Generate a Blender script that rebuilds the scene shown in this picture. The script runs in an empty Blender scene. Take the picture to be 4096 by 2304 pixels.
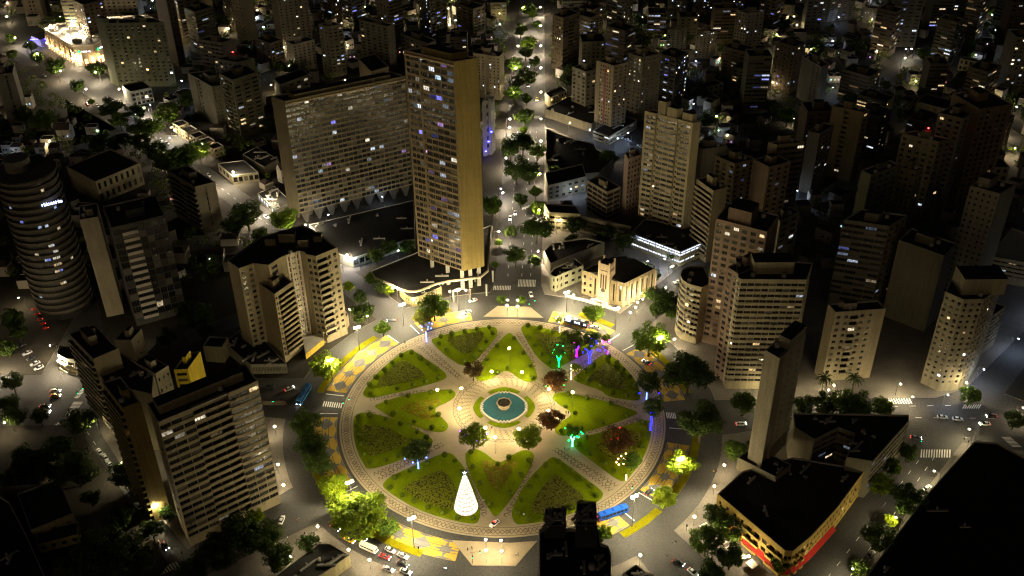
import bpy, bmesh, math, random
from mathutils import Vector, Matrix
random.seed(11)
sc=bpy.context.scene
col=sc.collection
PI=math.pi
# ---------------------------------------------------------------- camera, sky, sun, exposure
cam=bpy.data.cameras.new('camera'); cam.sensor_width=36; cam.lens=36*4125.15/4096; cam.clip_start=1; cam.clip_end=6000
co=bpy.data.objects.new('camera',cam); col.objects.link(co); sc.camera=co
_p,_r=0.59649344,0.01023883
fw=Vector((0,math.cos(_p),-math.sin(_p))); dn=Vector((0,-math.sin(_p),-math.cos(_p))); rt=Vector((1,0,0))
rt2=rt*math.cos(_r)+dn*math.sin(_r); dn2=dn*math.cos(_r)-rt*math.sin(_r)
co.matrix_world=Matrix(((rt2.x,-dn2.x,-fw.x,4.518),(rt2.y,-dn2.y,-fw.y,-328.80),(rt2.z,-dn2.z,-fw.z,287.45),(0,0,0,1)))
CAMP=Vector((4.518,-328.8,287.45))
wd=bpy.data.worlds.new('World'); sc.world=wd; wd.use_nodes=True
SUN_EL,SUN_AZ=math.radians(7),math.radians(200)     # low warm fill behind the camera, added to light facades but not roofs
nt=wd.node_tree; nt.nodes.clear()
sk=nt.nodes.new('ShaderNodeTexSky'); sk.sky_type='NISHITA'; sk.sun_disc=False; sk.sun_elevation=SUN_EL; sk.sun_rotation=SUN_AZ; sk.dust_density=7; sk.ozone_density=0; sk.air_density=.6
bg=nt.nodes.new('ShaderNodeBackground'); bg.inputs['Strength'].default_value=.005
wo=nt.nodes.new('ShaderNodeOutputWorld'); nt.links.new(sk.outputs[0],bg.inputs[0]); nt.links.new(bg.outputs[0],wo.inputs[0])
sl=bpy.data.lights.new('facade_fill','SUN'); sl.energy=.04; sl.angle=math.radians(14); sl.color=(1,.8,.55)
so=bpy.data.objects.new('facade_fill',sl); col.objects.link(so)
sd=Vector((math.sin(SUN_AZ)*math.cos(SUN_EL),math.cos(SUN_AZ)*math.cos(SUN_EL),math.sin(SUN_EL)))
so.rotation_euler=sd.to_track_quat('Z','Y').to_euler()
vs=sc.view_settings; vs.view_transform='Standard'; vs.look='None'; vs.exposure=.32; vs.gamma=1; vs.use_curve_mapping=False
cy=sc.cycles; cy.use_denoising=True; cy.pixel_filter_type='BLACKMAN_HARRIS'; cy.filter_width=1.2; cy.use_light_tree=True; cy.max_bounces=5; cy.diffuse_bounces=2; cy.glossy_bounces=2; cy.transmission_bounces=3; cy.transparent_max_bounces=4; cy.sample_clamp_indirect=2; cy.caustics_reflective=False; cy.caustics_refractive=False
try: cy.denoiser='OPENIMAGEDENOISE'
except Exception: pass
LK=1.0   # lamp brightness
# ---------------------------------------------------------------- data (metres)
BL=[
{'n':'apartment_tower','l':'tall thirty-odd storey slab tower with a plain ochre end wall beside the avenue','p':[(-19.3,91.9),(-8.9,96.1),(-31.7,110.5),(-42.1,106.3)],'h':119.5,'z':12,'f':{3:('s',[(0.03,None,0),(0.25,('g',33,3),0),(0.07,('p',33,1,0.5,0.45),-0.6),(0.62,('g',33,5),0),(0.03,None,0)])},'w':(0.27,0.2,0.06),'t':[(0.2,0.15,0.6,0.6,2.5)],'lit':0.11,'pal':1,'fc':{3:(0.32,0.27,0.19)}},
{'n':'apartment_block','l':'very long grid-fronted apartment slab left of the tall tower','p':[(-110.1,158.8),(-51.4,190.2),(-59.4,196.9),(-118.2,165.5)],'h':72.5,'z':7,'f':{0:('g',22,26)},'w':(0.33,0.28,0.19),'t':[(0.1,0.2,0.8,0.5,1.6)],'lit':0.075,'pal':1},
{'n':'podium','l':'dark flat podium roof between the long slab and the side street','p':[(-83.6,118.0),(-76.3,114.1),(-51.4,131.4),(-46.0,132.2),(-49.7,173.9),(-104.0,148.3)],'h':6,'f':{1:('p',1,9,0.85,0.6),2:None},'w':(0.5,0.5,0.46),'lit':0,'rc':1},
{'n':'podium','l':'dark podium under the tall tower with a wavy lit canopy front','p':[(-62.7,94.3),(-55.8,89.3),(-49.3,84.0),(-45.5,82.2),(-42.1,82.1),(-39.1,83.4),(-33.0,88.1),(-26.7,90.8),(-19.4,92.1),(-11.2,93.7),(-7.6,99.3),(-5.9,143.3),(-42.8,117.4),(-65.3,100.0)],'h':7.5,'z':6.6,'w':(0.6,0.5,0.32),'rc':1},
{'n':'showroom','l':'glass showroom with glowing yellow windows beneath the wavy canopy','p':[(-46.9,82.1),(-43.5,79.2),(-40.4,80.3),(-29.9,88.6),(-35.0,97.5),(-50.6,88.4)],'h':5.2,'f':{0:('b',1,4,0.62),1:('b',1,3,0.62),2:('b',1,9,0.62)},'w':(0.5,0.4,0.2),'lit':1.0,'rc':1,'pal':2},
{'n':'apartment_complex','l':'stepped cream apartment complex with striped centre bay left of the square','p':[(-112.2,41.4),(-106.8,45.5),(-99.9,43.8),(-96.6,49.1),(-94.1,51.9),(-88.6,55.3),(-86.2,54.2),(-85.2,52.3),(-80.7,50.6),(-72.2,57.8),(-86.4,74.4),(-90.9,77.0),(-107.6,68.5),(-118.7,48.1)],'h':47.6,'f':{0:('p',15,2,0.5,0.5),2:('p',15,1,0.6,0.55),4:('s',[(0.12,None,0.5),(0.13,('p',15,1,0.8,0.8,'r'),0),(0.1,None,0.5),(0.3,('p',15,2,0.5,0.35),0),(0.1,None,0.5),(0.13,('p',15,1,0.8,0.8,'r'),0),(0.12,None,0.5)]),7:('p',13,2,0.7,0.55),8:('s',[(0.5,('k',13,1,0.85,0.6,(0,)),0),(0.18,('p',13,1,0.7,0.5),0),(0.32,('p',13,1,0.45,0.45),0)])},'w':(0.5,0.42,0.3),'t':[(0.42,0.62,0.16,0.1,3.5),(0.62,0.5,0.1,0.08,3),(0.3,0.55,0.1,0.08,2.5),(0.75,0.62,0.08,0.1,2.2)],'lit':0.04,'fc':{4:(0.95,0.92,0.9)}},
{'n':'apartment_tower','l':'slim cream tower with stacked side balconies and a square black roof','p':[(-97.5,36.3),(-91.3,46.1),(-100.1,55.3),(-106.3,45.5)],'h':37.5,'f':{0:('s',[(0.16,('p',12,1,0.5,0.4),0),(0.84,('k',12,1,0.95,0.6,(0,)),0)])},'w':(0.46,0.38,0.26),'lit':0.02},
{'n':'podium','l':'low dark shop roof with a white slatted fascia by the kerb','p':[(-111.1,28.5),(-95.1,28.8),(-107.2,45.3),(-120.8,54.5),(-126.4,44.8)],'h':5.5,'f':{0:('p',1,24,0.5,0.5)},'w':(0.5,0.48,0.42),'lit':0,'rc':1},
{'n':'parking_deck','l':'small parking deck with a yellow flank between the cream blocks','p':[(-88.6,38.7),(-82.1,49.6),(-83.1,54.4),(-92.2,51.5)],'h':3.2,'w':(0.62,0.42,0.05),'rc':2},
{'n':'shop_arcade','l':'curved white arcade of shop fronts at the foot of the cream block','p':[(-82.1,50.3),(-77.0,56.3),(-73.6,59.8),(-72.4,64.7),(-73.7,67.0),(-84.0,54.7)],'h':6.5,'f':{0:('p',1,3,0.75,0.7),1:('p',1,2,0.75,0.7)},'w':(0.55,0.48,0.36),'lit':0.1,'rc':1},
{'n':'stair_tower','l':'plain beige windowless shaft of the dark glass office tower','p':[(-189.6,73.1),(-182.1,75.8),(-186.8,89.0),(-194.3,86.3)],'h':54,'w':(0.48,0.42,0.33)},
{'n':'office_tower','l':'dark glass office tower with one stack of pale spandrels','p':[(-172.8,65.5),(-152.0,76.3),(-162.1,95.8),(-183.0,85.0)],'h':54.2,'f':{0:('s',[(0.16,('b',14,1,0.86),0),(0.3,('b',14,1,0.5,'w'),0.15),(0.54,('b',14,4,0.9),0)])},'w':(0.1,0.1,0.1),'lit':0.012,'pal':3},
{'n':'apartment_tower','l':'short plain tan tower with a white-lit side across the tree-lined avenue','p':[(-161.2,149.1),(-151.8,154.6),(-171.6,173.7),(-181.0,168.3)],'h':29.1,'f':{0:('p',8,1,0.06,0.9),3:('k',8,2,0.7,0.5,(0,1))},'w':(0.36,0.32,0.26),'lit':0.02},
{'n':'school_hall','l':'long low hall with a dark roof and cream pilastered walls','p':[(-228.4,184.3),(-209.9,206.6),(-233.1,225.7),(-251.5,203.4)],'h':14,'f':{0:('p',2,8,0.45,0.6)},'w':(0.4,0.36,0.26),'lit':0},
{'n':'apartment_block','l':'wide banded apartment block with recessed dark balconies facing the square','p':[(-113.1,-70.6),(-84.3,-49.5),(-90.8,-39.8),(-119.5,-60.9)],'h':59.9,'f':{0:('s',[(0.33,('b',17,3,0.56),0),(0.36,('k',17,3,0.92,0.5,(0,1,2)),-1.2),(0.31,('b',17,3,0.56),0)]),3:('p',17,1,0.3,0.4)},'w':(0.48,0.41,0.3),'t':[(0.05,0.35,0.85,0.45,3.0)],'lit':0.06},
{'n':'apartment_block','l':'plain ochre-ended apartment block behind the wide banded block','p':[(-129.4,-58.8),(-124.2,-55.3),(-135.5,-41.3),(-140.8,-44.8)],'h':56,'f':{3:('k',17,5,0.8,0.55,(0,1,2,3,4))},'w':(0.42,0.33,0.14),'lit':0.03},
{'n':'apartment_block','l':'lower tan block with a blank gable above the left-hand street','p':[(-159.1,-10.7),(-151.3,-4.0),(-166.9,13.0),(-174.7,6.3)],'h':40,'f':{3:('k',12,5,0.8,0.55,(0,1,2,3,4))},'w':(0.42,0.36,0.27)},
{'n':'house','l':'small house with one bright yellow gable wall behind the banded block','p':[(-132.1,11.4),(-129.7,23.5),(-135.5,23.0),(-137.9,11.0)],'h':17,'f':{3:('p',4,1,0.7,0.5)},'w':(0.68,0.5,0.04),'lit':0},
{'n':'house','l':'narrow cream house with a row of tiny windows behind the banded block','p':[(-143.8,6.0),(-139.8,11.4),(-151.1,19.7),(-155.1,14.3)],'h':19,'f':{0:('p',3,3,0.3,0.3)},'w':(0.5,0.45,0.36)},
{'n':'house','l':'plain tan roof house beside the street trees','p':[(-160.2,28.0),(-158.1,36.4),(-165.5,36.7),(-167.7,28.3)],'h':20,'f':{0:('p',3,1,0.12,0.2)},'w':(0.46,0.4,0.32),'lit':0},
{'n':'house','l':'low flat tan annex behind the slatted shop roof','p':[(-124.9,36.8),(-123.8,44.1),(-132.5,45.1),(-133.6,37.8)],'h':9,'w':(0.4,0.35,0.24)},
{'n':'shop_house','l':'white rounded house lit on its corner balconies','p':[(-197.1,33.5),(-192.0,30.0),(-188.3,29.2),(-187.6,32.0),(-190.4,39.1),(-197.9,39.2)],'h':9,'f':{0:('k',2,1,0.8,0.5,(0,)),1:('k',2,1,0.8,0.5,(0,)),2:('k',2,1,0.8,0.5,(0,))},'w':(0.72,0.7,0.64),'lit':0.5,'pal':2},
{'n':'warehouse','l':'low warehouse with a yellow-lit end wall at the lower left','p':[(-169.8,-69.5),(-157.3,-61.3),(-169.3,-42.9),(-181.8,-51.1)],'h':8,'f':{0:('p',1,3,0.3,0.25)},'w':(0.45,0.4,0.28),'lit':0},
{'n':'house','l':'small yellow-lit house in front of the low warehouse','p':[(-167.0,-73.3),(-153.9,-68.4),(-156.3,-61.9),(-169.4,-66.7)],'h':4.5,'f':{0:('p',1,4,0.4,0.5)},'w':(0.6,0.5,0.2),'lit':0.3,'pal':2},
{'n':'warehouse','l':'dark rooftops crowding the left edge above the low warehouse','p':[(-191.0,-45.7),(-176.8,-44.5),(-178.5,-24.6),(-192.7,-25.8)],'h':6,'w':(0.3,0.27,0.2)},
{'n':'restaurant','l':'black-roofed hall with a pale lit side wall beside the bottom traffic','p':[(-72.6,-100.1),(-63.3,-90.4),(-53.6,-80.7),(-61.5,-75.3),(-65.5,-75.2),(-78.5,-89.7)],'h':6,'w':(0.68,0.6,0.4),'rc':1},
{'n':'shop_house','l':'white art deco corner house with a blue awning next to the church','p':[(24.0,91.8),(25.9,90.6),(29.9,93.8),(40.1,100.8),(36.6,107.3),(25.3,98.9),(23.1,94.2)],'h':9,'f':{0:('p',2,1,0.5,0.5),1:('p',2,2,0.4,0.5),2:('p',2,3,0.5,0.4)},'w':(0.6,0.6,0.48),'rc':1},
{'n':'shop_house','l':'dark tiled roof along the avenue behind the white corner house','p':[(20.9,116.7),(23.8,104.2),(39.7,115.0),(52.5,123.8),(43.3,128.5),(25.3,124.3)],'h':8,'w':(0.3,0.28,0.25),'rc':1},
{'n':'apartment_block','l':'low terrace of balconied flats by the avenue trees','p':[(24.8,150.5),(41.6,148.0),(39.5,157.4),(22.6,159.9)],'h':11,'f':{0:('k',3,5,0.7,0.5,(0,2,4)),3:('p',3,2,0.6,0.5)},'w':(0.5,0.45,0.3),'lit':0.2,'pal':2},
{'n':'building_frame','l':'open concrete frame of an unfinished building','p':[(55.6,151.8),(63.2,158.1),(53.6,171.4),(46.0,165.2)],'h':22,'f':{0:('b',6,2,0.7),3:('b',6,4,0.7)},'w':(0.34,0.28,0.22),'lit':0,'pal':4},
{'n':'office_block','l':'low banded office block beneath the unfinished frame','p':[(55.2,140.4),(67.3,136.1),(53.8,143.3),(41.7,147.6)],'h':10,'f':{0:('b',3,4,0.4),3:('b',3,4,0.4)},'w':(0.3,0.27,0.22),'lit':0.03},
{'n':'apartment_tower','l':'cream twenty storey tower with two dark window slots on a lit podium','p':[(93.9,134.1),(98.2,136.2),(76.3,151.1),(72.1,149.1)],'h':69.7,'z':9,'f':{3:('s',[(0.04,None,0),(0.2,('b',20,2,0.5),0),(0.07,('p',20,1,0.6,0.4),-1.2),(0.38,('b',20,3,0.5),0),(0.07,('p',20,1,0.6,0.4),-1.2),(0.2,('b',20,2,0.5),0),(0.04,None,0)])},'w':(0.52,0.45,0.32),'t':[(0.1,0.35,0.7,0.2,5),(0.15,0.6,0.6,0.15,7),(0.2,0.05,0.6,0.2,4)]},
{'n':'podium','l':'broad podium with glowing white strip windows under the cream tower','p':[(66.9,131.1),(90.1,112.5),(107.3,125.0),(102.3,137.1),(75.5,145.9)],'h':9,'f':{0:('b',2,8,0.3),1:('b',2,6,0.3)},'w':(0.4,0.38,0.33),'lit':0.85,'rc':1,'pal':5},
{'n':'apartment_tower','l':'pinkish tower half hidden left of the cream tower','p':[(66.1,154.5),(73.3,159.7),(71.9,166.6),(64.7,161.4)],'h':40,'f':{0:('p',12,4,0.55,0.5)},'w':(0.4,0.29,0.25),'lit':0.02},
{'n':'apartment_tower','l':'narrow annex tower tucked behind the right edge of the cream tower','p':[(103.8,115.7),(111.3,119.6),(104.9,132.0),(97.4,128.1)],'h':42,'f':{3:('k',13,1,0.8,0.5,(0,))},'w':(0.42,0.35,0.25)},
{'n':'apartment_block','l':'curved white balcony building on the corner facing the church','p':[(81.7,62.1),(80.2,57.9),(80.5,54.0),(82.2,50.8),(85.1,48.9),(88.2,47.2),(93.1,50.6),(91.9,64.9),(85.5,65.0)],'h':31.4,'f':{0:('b',9,1,0.55),1:('b',9,1,0.55),2:('b',9,1,0.55),3:('b',9,2,0.55),4:('k',9,2,0.8,0.5,(0,1))},'w':(0.56,0.48,0.36)},
{'n':'apartment_tower','l':'pink-brown tower with rows of paired windows behind the curved white building','p':[(91.3,49.0),(110.6,37.7),(118.7,51.5),(99.4,62.8)],'h':65.5,'f':{0:('p',19,6,0.62,0.52)},'w':(0.42,0.3,0.25),'t':[(0.2,0.1,0.45,0.6,6)],'lit':0.1},
{'n':'apartment_tower','l':'pink-brown wing stepping down beside the banded hotel','p':[(92.8,25.0),(96.6,19.5),(113.0,31.0),(109.2,36.5)],'h':56.6,'f':{0:('p',17,2,0.6,0.52)},'w':(0.42,0.3,0.25),'lit':0.08},
{'n':'hotel_tower','l':'cream hotel with rounded corner and continuous horizontal bands','p':[(95.7,17.6),(95.7,16.2),(96.5,15.3),(122.6,14.3),(128.3,27.1),(97.4,32.3)],'h':57,'f':{0:('b',19,1,0.48),1:('b',19,1,0.48),2:('b',19,9,0.48)},'w':(0.55,0.48,0.36),'t':[(0.2,0.3,0.5,0.4,5)],'lit':0.04},
{'n':'apartment_tower','l':'very slim grey tower with blank front rising over the corner podium','p':[(96.9,-48.0),(109.4,-34.0),(105.3,-29.2),(92.7,-43.2)],'h':66.2,'z':13,'f':{0:('s',[(0.3,None,-1.0),(0.7,('p',17,2,0.14,0.25),0)])},'w':(0.42,0.37,0.3),'t':[(0.35,0.0,0.6,0.75,4)],'lit':0.01},
{'n':'podium','l':'pale boxy podium collar at the foot of the slim tower','p':[(101.3,-53.5),(108.5,-47.1),(96.3,-36.7),(89.1,-43.1)],'h':15,'z':9,'w':(0.36,0.32,0.26),'rc':1},
{'n':'corner_building','l':'ochre and red corner building with roof terrace and café awnings','p':[(97.4,-86.9),(100.1,-87.1),(107.8,-80.7),(120.3,-67.6),(136.4,-47.9),(110.7,-41.1),(90.2,-48.2),(78.8,-59.8)],'h':13,'f':{3:('p',3,8,0.4,0.5),2:('p',3,8,0.5,0.5),1:('k',3,6,0.6,0.5,(1,3)),0:('k',3,2,0.8,0.5,(0,)),7:('s',[(0.45,('p',3,4,0.35,0.45),0),(0.55,('k',3,5,0.6,0.5,(0,1,3,4)),0)])},'w':(0.58,0.4,0.1),'lit':0.08,'rc':1,'pal':3},
{'n':'court_building','l':'wedge-shaped block with a bluish lit inner court','p':[(113.0,-30.9),(118.9,-37.8),(129.8,-31.2),(134.9,-34.7),(128.3,-47.6),(137.4,-49.9),(158.0,-27.8),(159.2,-24.3),(114.2,-22.4)],'h':19,'f':{5:('b',5,10,0.5),3:('b',5,3,0.5),2:('b',5,2,0.5),1:('b',5,3,0.5)},'w':(0.3,0.27,0.22),'lit':0.15,'rc':1,'pal':3},
{'n':'warehouse','l':'vast black flat roof filling the lower right corner','p':[(157.1,-57.1),(123.7,-94.9),(109.6,-112.8),(185.4,-113.7),(213.9,-51.2),(201.0,-38.0),(193.9,-29.8),(185.4,-28.8)],'h':9,'w':(0.3,0.27,0.2),'rc':3},
{'n':'apartment_tower','l':'faceted beige corner tower with small square windows at the crossroads','p':[(181.5,17.9),(186.9,12.1),(195.4,12.4),(201.6,17.6),(210.7,29.6),(190.8,32.4)],'h':48.1,'f':{0:('p',15,3,0.5,0.42),1:('p',15,3,0.42,0.45),2:('p',15,3,0.5,0.45),3:('p',15,4,0.4,0.4)},'w':(0.46,0.4,0.31),'t':[(0.2,0.2,0.6,0.5,7)],'lit':0.07},
{'n':'apartment_block','l':'low ribbed wing running back from the faceted corner tower','p':[(212.9,35.0),(223.4,43.9),(218.3,50.0),(207.8,41.1)],'h':22,'f':{0:('b',7,4,0.4)},'w':(0.34,0.3,0.25),'lit':0.02},
{'n':'apartment_tower','l':'grey tower with two bright white windows behind the faceted tower','p':[(222.7,74.2),(233.7,83.0),(223.4,90.9),(212.4,82.1)],'h':62,'f':{3:('p',19,5,0.38,0.42)},'w':(0.34,0.31,0.26),'t':[(0.2,0.5,0.5,0.4,4)],'lit':0.015},
{'n':'apartment_tower','l':'beige tower with a column of rounded balconies near the palms','p':[(138.9,19.4),(160.6,21.7),(159.1,27.9),(137.4,25.6)],'h':37.2,'f':{0:('s',[(0.17,('p',10,1,0.45,0.45),0),(0.14,('p',10,1,0.5,0.45),0),(0.16,('k',10,1,0.9,0.55,(0,)),0),(0.33,('p',10,2,0.42,0.4),0),(0.2,None,0)])},'w':(0.44,0.37,0.28)},
{'n':'apartment_block','l':'big windowless dark wall between the beige and faceted towers','p':[(179.7,68.2),(195.5,54.5),(204.7,65.0),(188.9,78.8)],'h':42,'w':(0.22,0.2,0.16)},
{'n':'apartment_tower','l':'dark striped tower beneath the red beacon','p':[(174.9,70.4),(186.2,80.1),(167.3,86.5),(156.1,76.8)],'h':48,'f':{0:('p',14,3,0.5,0.5),3:('b',14,4,0.5)},'w':(0.2,0.18,0.16),'lit':0.04,'pal':3},
{'n':'apartment_tower','l':'narrow pale tower with three lit windows in a column','p':[(128.0,79.4),(138.9,87.7),(135.8,93.0),(124.9,84.8)],'h':46,'f':{0:('p',13,2,0.5,0.5)},'w':(0.34,0.31,0.26),'lit':0.12,'pal':3},
{'n':'apartment_tower','l':'pale blank-ended tower with cool lit balconies to its right','p':[(174.9,187.4),(185.7,198.9),(179.9,202.4),(169.1,190.8)],'h':37.6,'f':{0:('p',12,4,0.6,0.5)},'w':(0.42,0.37,0.3),'lit':0.1,'pal':3},
{'n':'apartment_tower','l':'brown tower with vertical fins next to the pale blank-ended tower','p':[(140.2,145.1),(155.0,148.3),(151.1,151.9),(136.3,148.7)],'h':52,'f':{0:('b',15,4,0.5)},'w':(0.3,0.24,0.19)},
{'n':'apartment_tower','l':'twin ochre slab tower with a lit stair strip on its right edge','p':[(201.3,200.6),(206.3,204.8),(191.3,213.6),(186.3,209.5)],'h':44,'f':{0:('p',13,1,0.5,0.5),3:('s',[(0.4,None,0),(0.18,('k',13,1,0.8,0.5,(0,)),-1.2),(0.42,None,0)])},'w':(0.38,0.31,0.17),'lit':0.12},
{'n':'apartment_tower','l':'tall grey slab with a pale end wall standing among dark roofs','p':[(205.9,301.7),(212.6,307.6),(205.1,327.4),(198.4,321.5)],'h':29.4,'f':{3:('s',[(0.62,None,0),(0.38,('p',15,1,0.4,0.4),-0.8)])},'w':(0.33,0.31,0.27),'lit':0.02},
{'n':'apartment_tower','l':'broad brown ribbed tower at the right edge','p':[(249.8,168.0),(269.6,174.2),(263.0,195.2),(243.2,188.9)],'h':60,'f':{0:('s',[(0.06,None,0.4),(0.12,('b',18,1,0.6),0),(0.06,None,0.4),(0.12,('b',18,1,0.6),0),(0.06,None,0.4),(0.12,('b',18,1,0.6),0),(0.06,None,0.4),(0.12,('b',18,1,0.6),0),(0.06,None,0.4),(0.12,('b',18,1,0.6),0),(0.1,None,0.4)])},'w':(0.26,0.19,0.13),'lit':0.01},
{'n':'apartment_tower','l':'grey tower with one stepped lit stair column left of the ribbed tower','p':[(242.3,167.6),(255.3,179.2),(245.2,186.8),(232.1,175.1)],'h':55,'f':{0:('p',16,2,0.3,0.4),3:('p',16,3,0.5,0.45)},'w':(0.33,0.29,0.22),'lit':0.06},
{'n':'apartment_block','l':'low parade with a blue and yellow sign below the ribbed tower','p':[(263.2,197.7),(290.9,198.3),(290.7,210.3),(262.9,209.7)],'h':10,'f':{0:('p',2,7,0.5,0.5)},'w':(0.42,0.37,0.28),'lit':0.1},
{'n':'office_block','l':'terrace roof glowing yellow at the right edge','p':[(241.1,97.2),(260.8,88.6),(273.8,109.6),(261.0,124.6),(249.1,110.1)],'h':14,'f':{0:('b',4,6,0.4)},'w':(0.5,0.46,0.36),'lit':0.03,'rc':2},
{'n':'apartment_tower','l':'dim olive tower between the striped tower and the grey lit-stair tower','p':[(206.2,126.8),(211.0,130.3),(204.2,134.6),(199.4,131.1)],'h':46,'f':{0:('p',13,2,0.4,0.45),3:('p',13,3,0.5,0.45)},'w':(0.25,0.23,0.14),'lit':0.03},
{'n':'apartment_tower','l':'dim greenish tower left of the red beacon','p':[(179.6,115.7),(196.7,126.0),(193.5,131.1),(176.3,120.8)],'h':50,'f':{0:('p',14,4,0.5,0.5)},'w':(0.2,0.2,0.13),'lit':0.06,'pal':3},
{'n':'apartment_tower','l':'dark tower crowned with a small red beacon','p':[(222.9,146.7),(230.5,149.9),(215.0,160.4),(207.5,157.2)],'h':52,'f':{0:('p',15,2,0.5,0.5),3:('p',15,5,0.5,0.45)},'w':(0.24,0.2,0.13),'lit':0.03},
{'n':'apartment_block','l':'grey-fronted low flats right of the pale blank tower','p':[(103.3,149.1),(116.2,152.9),(109.5,160.0),(96.6,156.2)],'h':48,'w':(0.3,0.28,0.25),'lit':0.03},
{'n':'apartment_tower','l':'tan tower with lit corner beyond the cream tower','p':[(118.8,140.2),(130.1,146.1),(121.6,155.2),(110.2,149.3)],'h':44,'f':{0:('p',14,3,0.5,0.5),3:('p',14,3,0.5,0.5)},'w':(0.4,0.33,0.22),'lit':0.09,'pal':3},
{'n':'apartment_tower','l':'reddish tower right of the tan lit-corner tower','p':[(134.1,132.5),(146.5,138.8),(140.3,147.6),(127.9,141.4)],'h':46,'f':{0:('p',14,3,0.5,0.5)},'w':(0.34,0.25,0.2),'lit':0.06,'pal':3},
{'n':'house','l':'flat-roofed villa with white walls behind the cream tower','p':[(135.3,320.2),(149.9,328.8),(144.9,334.7),(130.3,326.0)],'h':8,'f':{0:('p',2,4,0.5,0.5)},'w':(0.5,0.5,0.48)},
{'n':'apartment_tower','l':'brown-striped tower rising over a white lit shopfront','p':[(68.0,265.7),(77.4,271.8),(67.6,280.6),(58.1,274.5)],'h':46.5,'f':{0:('p',17,3,0.35,0.4),3:('s',[(0.2,None,0.3),(0.25,('p',17,2,0.5,0.5),0),(0.15,('p',17,1,0.9,0.9,'r'),0),(0.25,('p',17,2,0.5,0.5),0),(0.15,None,0.3)])},'w':(0.42,0.35,0.25),'lit':0.07},
{'n':'apartment_tower','l':'plain olive-grey twin tower behind the brown-striped tower','p':[(87.6,285.4),(100.4,291.7),(92.4,298.6),(79.6,292.3)],'h':44,'f':{0:('p',14,4,0.25,0.35),3:('p',14,3,0.4,0.4)},'w':(0.34,0.3,0.22),'lit':0.03},
{'n':'shopfront_block','l':'two-storey podium with a bright white forecourt under the brown-striped tower','p':[(65.8,251.5),(85.5,275.1),(75.8,283.8),(56.1,260.2)],'h':6,'f':{0:('b',2,8,0.4),3:('b',2,3,0.5)},'w':(0.45,0.4,0.3),'lit':0.3,'rc':1,'pal':5},
{'n':'shop_house','l':'cream two-storey shops beside the avenue with warm lit windows','p':[(31.3,307.0),(42.8,318.7),(39.5,326.4),(28.0,314.7)],'h':8,'f':{0:('p',2,6,0.55,0.55)},'w':(0.6,0.52,0.36),'lit':0.35,'pal':2},
{'n':'warehouse','l':'dark roof behind the cream two-storey shops','p':[(27.3,293.7),(56.0,269.9),(72.6,289.9),(44.0,313.7)],'h':6,'w':(0.3,0.27,0.22),'rc':1},
{'n':'warehouse','l':'large black stepped roof along the right side of the avenue','p':[(25.3,218.1),(27.2,196.5),(55.7,200.7),(65.7,218.9),(56.4,231.3),(55.3,238.5),(45.2,244.2),(27.0,259.6)],'h':8,'f':{0:('p',1,6,0.5,0.4)},'w':(0.4,0.37,0.3),'lit':0.1,'rc':1},
{'n':'shop_house','l':'dim flats with rows of windows facing the avenue trees','p':[(25.2,181.7),(47.4,192.3),(46.4,208.1),(24.2,197.6)],'h':10,'f':{0:('p',3,6,0.5,0.5)},'w':(0.3,0.27,0.22),'lit':0.1},
{'n':'apartment_tower','l':'pair of dim grey towers left of the brown-striped tower','p':[(53.6,296.9),(60.7,301.1),(52.3,310.2),(45.1,306.0)],'h':30,'f':{0:('p',9,2,0.5,0.5),3:('p',9,3,0.5,0.5)},'w':(0.27,0.25,0.2),'far':1},
{'n':'apartment_tower','l':'pale tower with a dark central strip just right of the tall slab tower','p':[(-2.0,320.7),(0.7,329.3),(-17.0,335.6),(-19.6,327.0)],'h':31.5,'f':{3:('s',[(0.42,('p',12,3,0.35,0.4),0),(0.14,None,-0.8),(0.44,('p',12,3,0.35,0.4),0)])},'w':(0.46,0.4,0.3),'lit':0.08,'pal':3},
{'n':'billboard_building','l':'narrow building with a wall washed in deep blue light beside the avenue','p':[(-6.7,240.3),(-4.8,247.0),(-10.2,244.3),(-12.1,237.6)],'h':36,'f':{3:('s',[(0.45,None,0),(0.25,('p',6,1,0.9,0.5),-0.6),(0.3,None,0)])},'w':(0.3,0.3,0.34),'lit':0},
{'n':'apartment_tower','l':'grey tower with dim balconies behind the long slab','p':[(-80.6,369.0),(-76.0,373.6),(-97.6,388.9),(-102.3,384.3)],'h':35.1,'f':{3:('p',13,5,0.5,0.5)},'w':(0.22,0.2,0.17),'lit':0.07,'far':1},
{'n':'apartment_tower','l':'small pale tower with dotted windows behind the left end of the long slab','p':[(-148.8,371.2),(-134.7,380.3),(-140.6,386.9),(-154.6,377.8)],'h':22.0,'f':{0:('p',8,5,0.4,0.45)},'w':(0.38,0.34,0.26),'lit':0.06,'far':1},
{'n':'apartment_tower','l':'tall grey tower with a pale left edge at the top of the picture','p':[(-164.6,411.9),(-143.8,420.2),(-149.8,426.4),(-170.6,418.0)],'h':46.2,'f':{0:('p',20,6,0.4,0.4)},'w':(0.3,0.28,0.25),'lit':0.06,'far':1},
{'n':'apartment_tower','l':'dim green-lit tower behind the small pale tower','p':[(-121.1,363.3),(-111.7,368.2),(-118.9,373.7),(-128.4,368.7)],'h':37.6,'f':{0:('k',13,3,0.6,0.5,(0,2)),3:('p',13,2,0.4,0.4)},'w':(0.24,0.22,0.17),'lit':0.12,'far':1,'pal':3},
{'n':'apartment_block','l':'dark roofed blocks in front of the small pale tower','p':[(-150.3,323.2),(-133.5,341.0),(-140.1,352.5),(-156.9,334.7)],'h':12,'f':{0:('p',3,4,0.5,0.5)},'w':(0.28,0.26,0.22),'lit':0.02},
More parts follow.
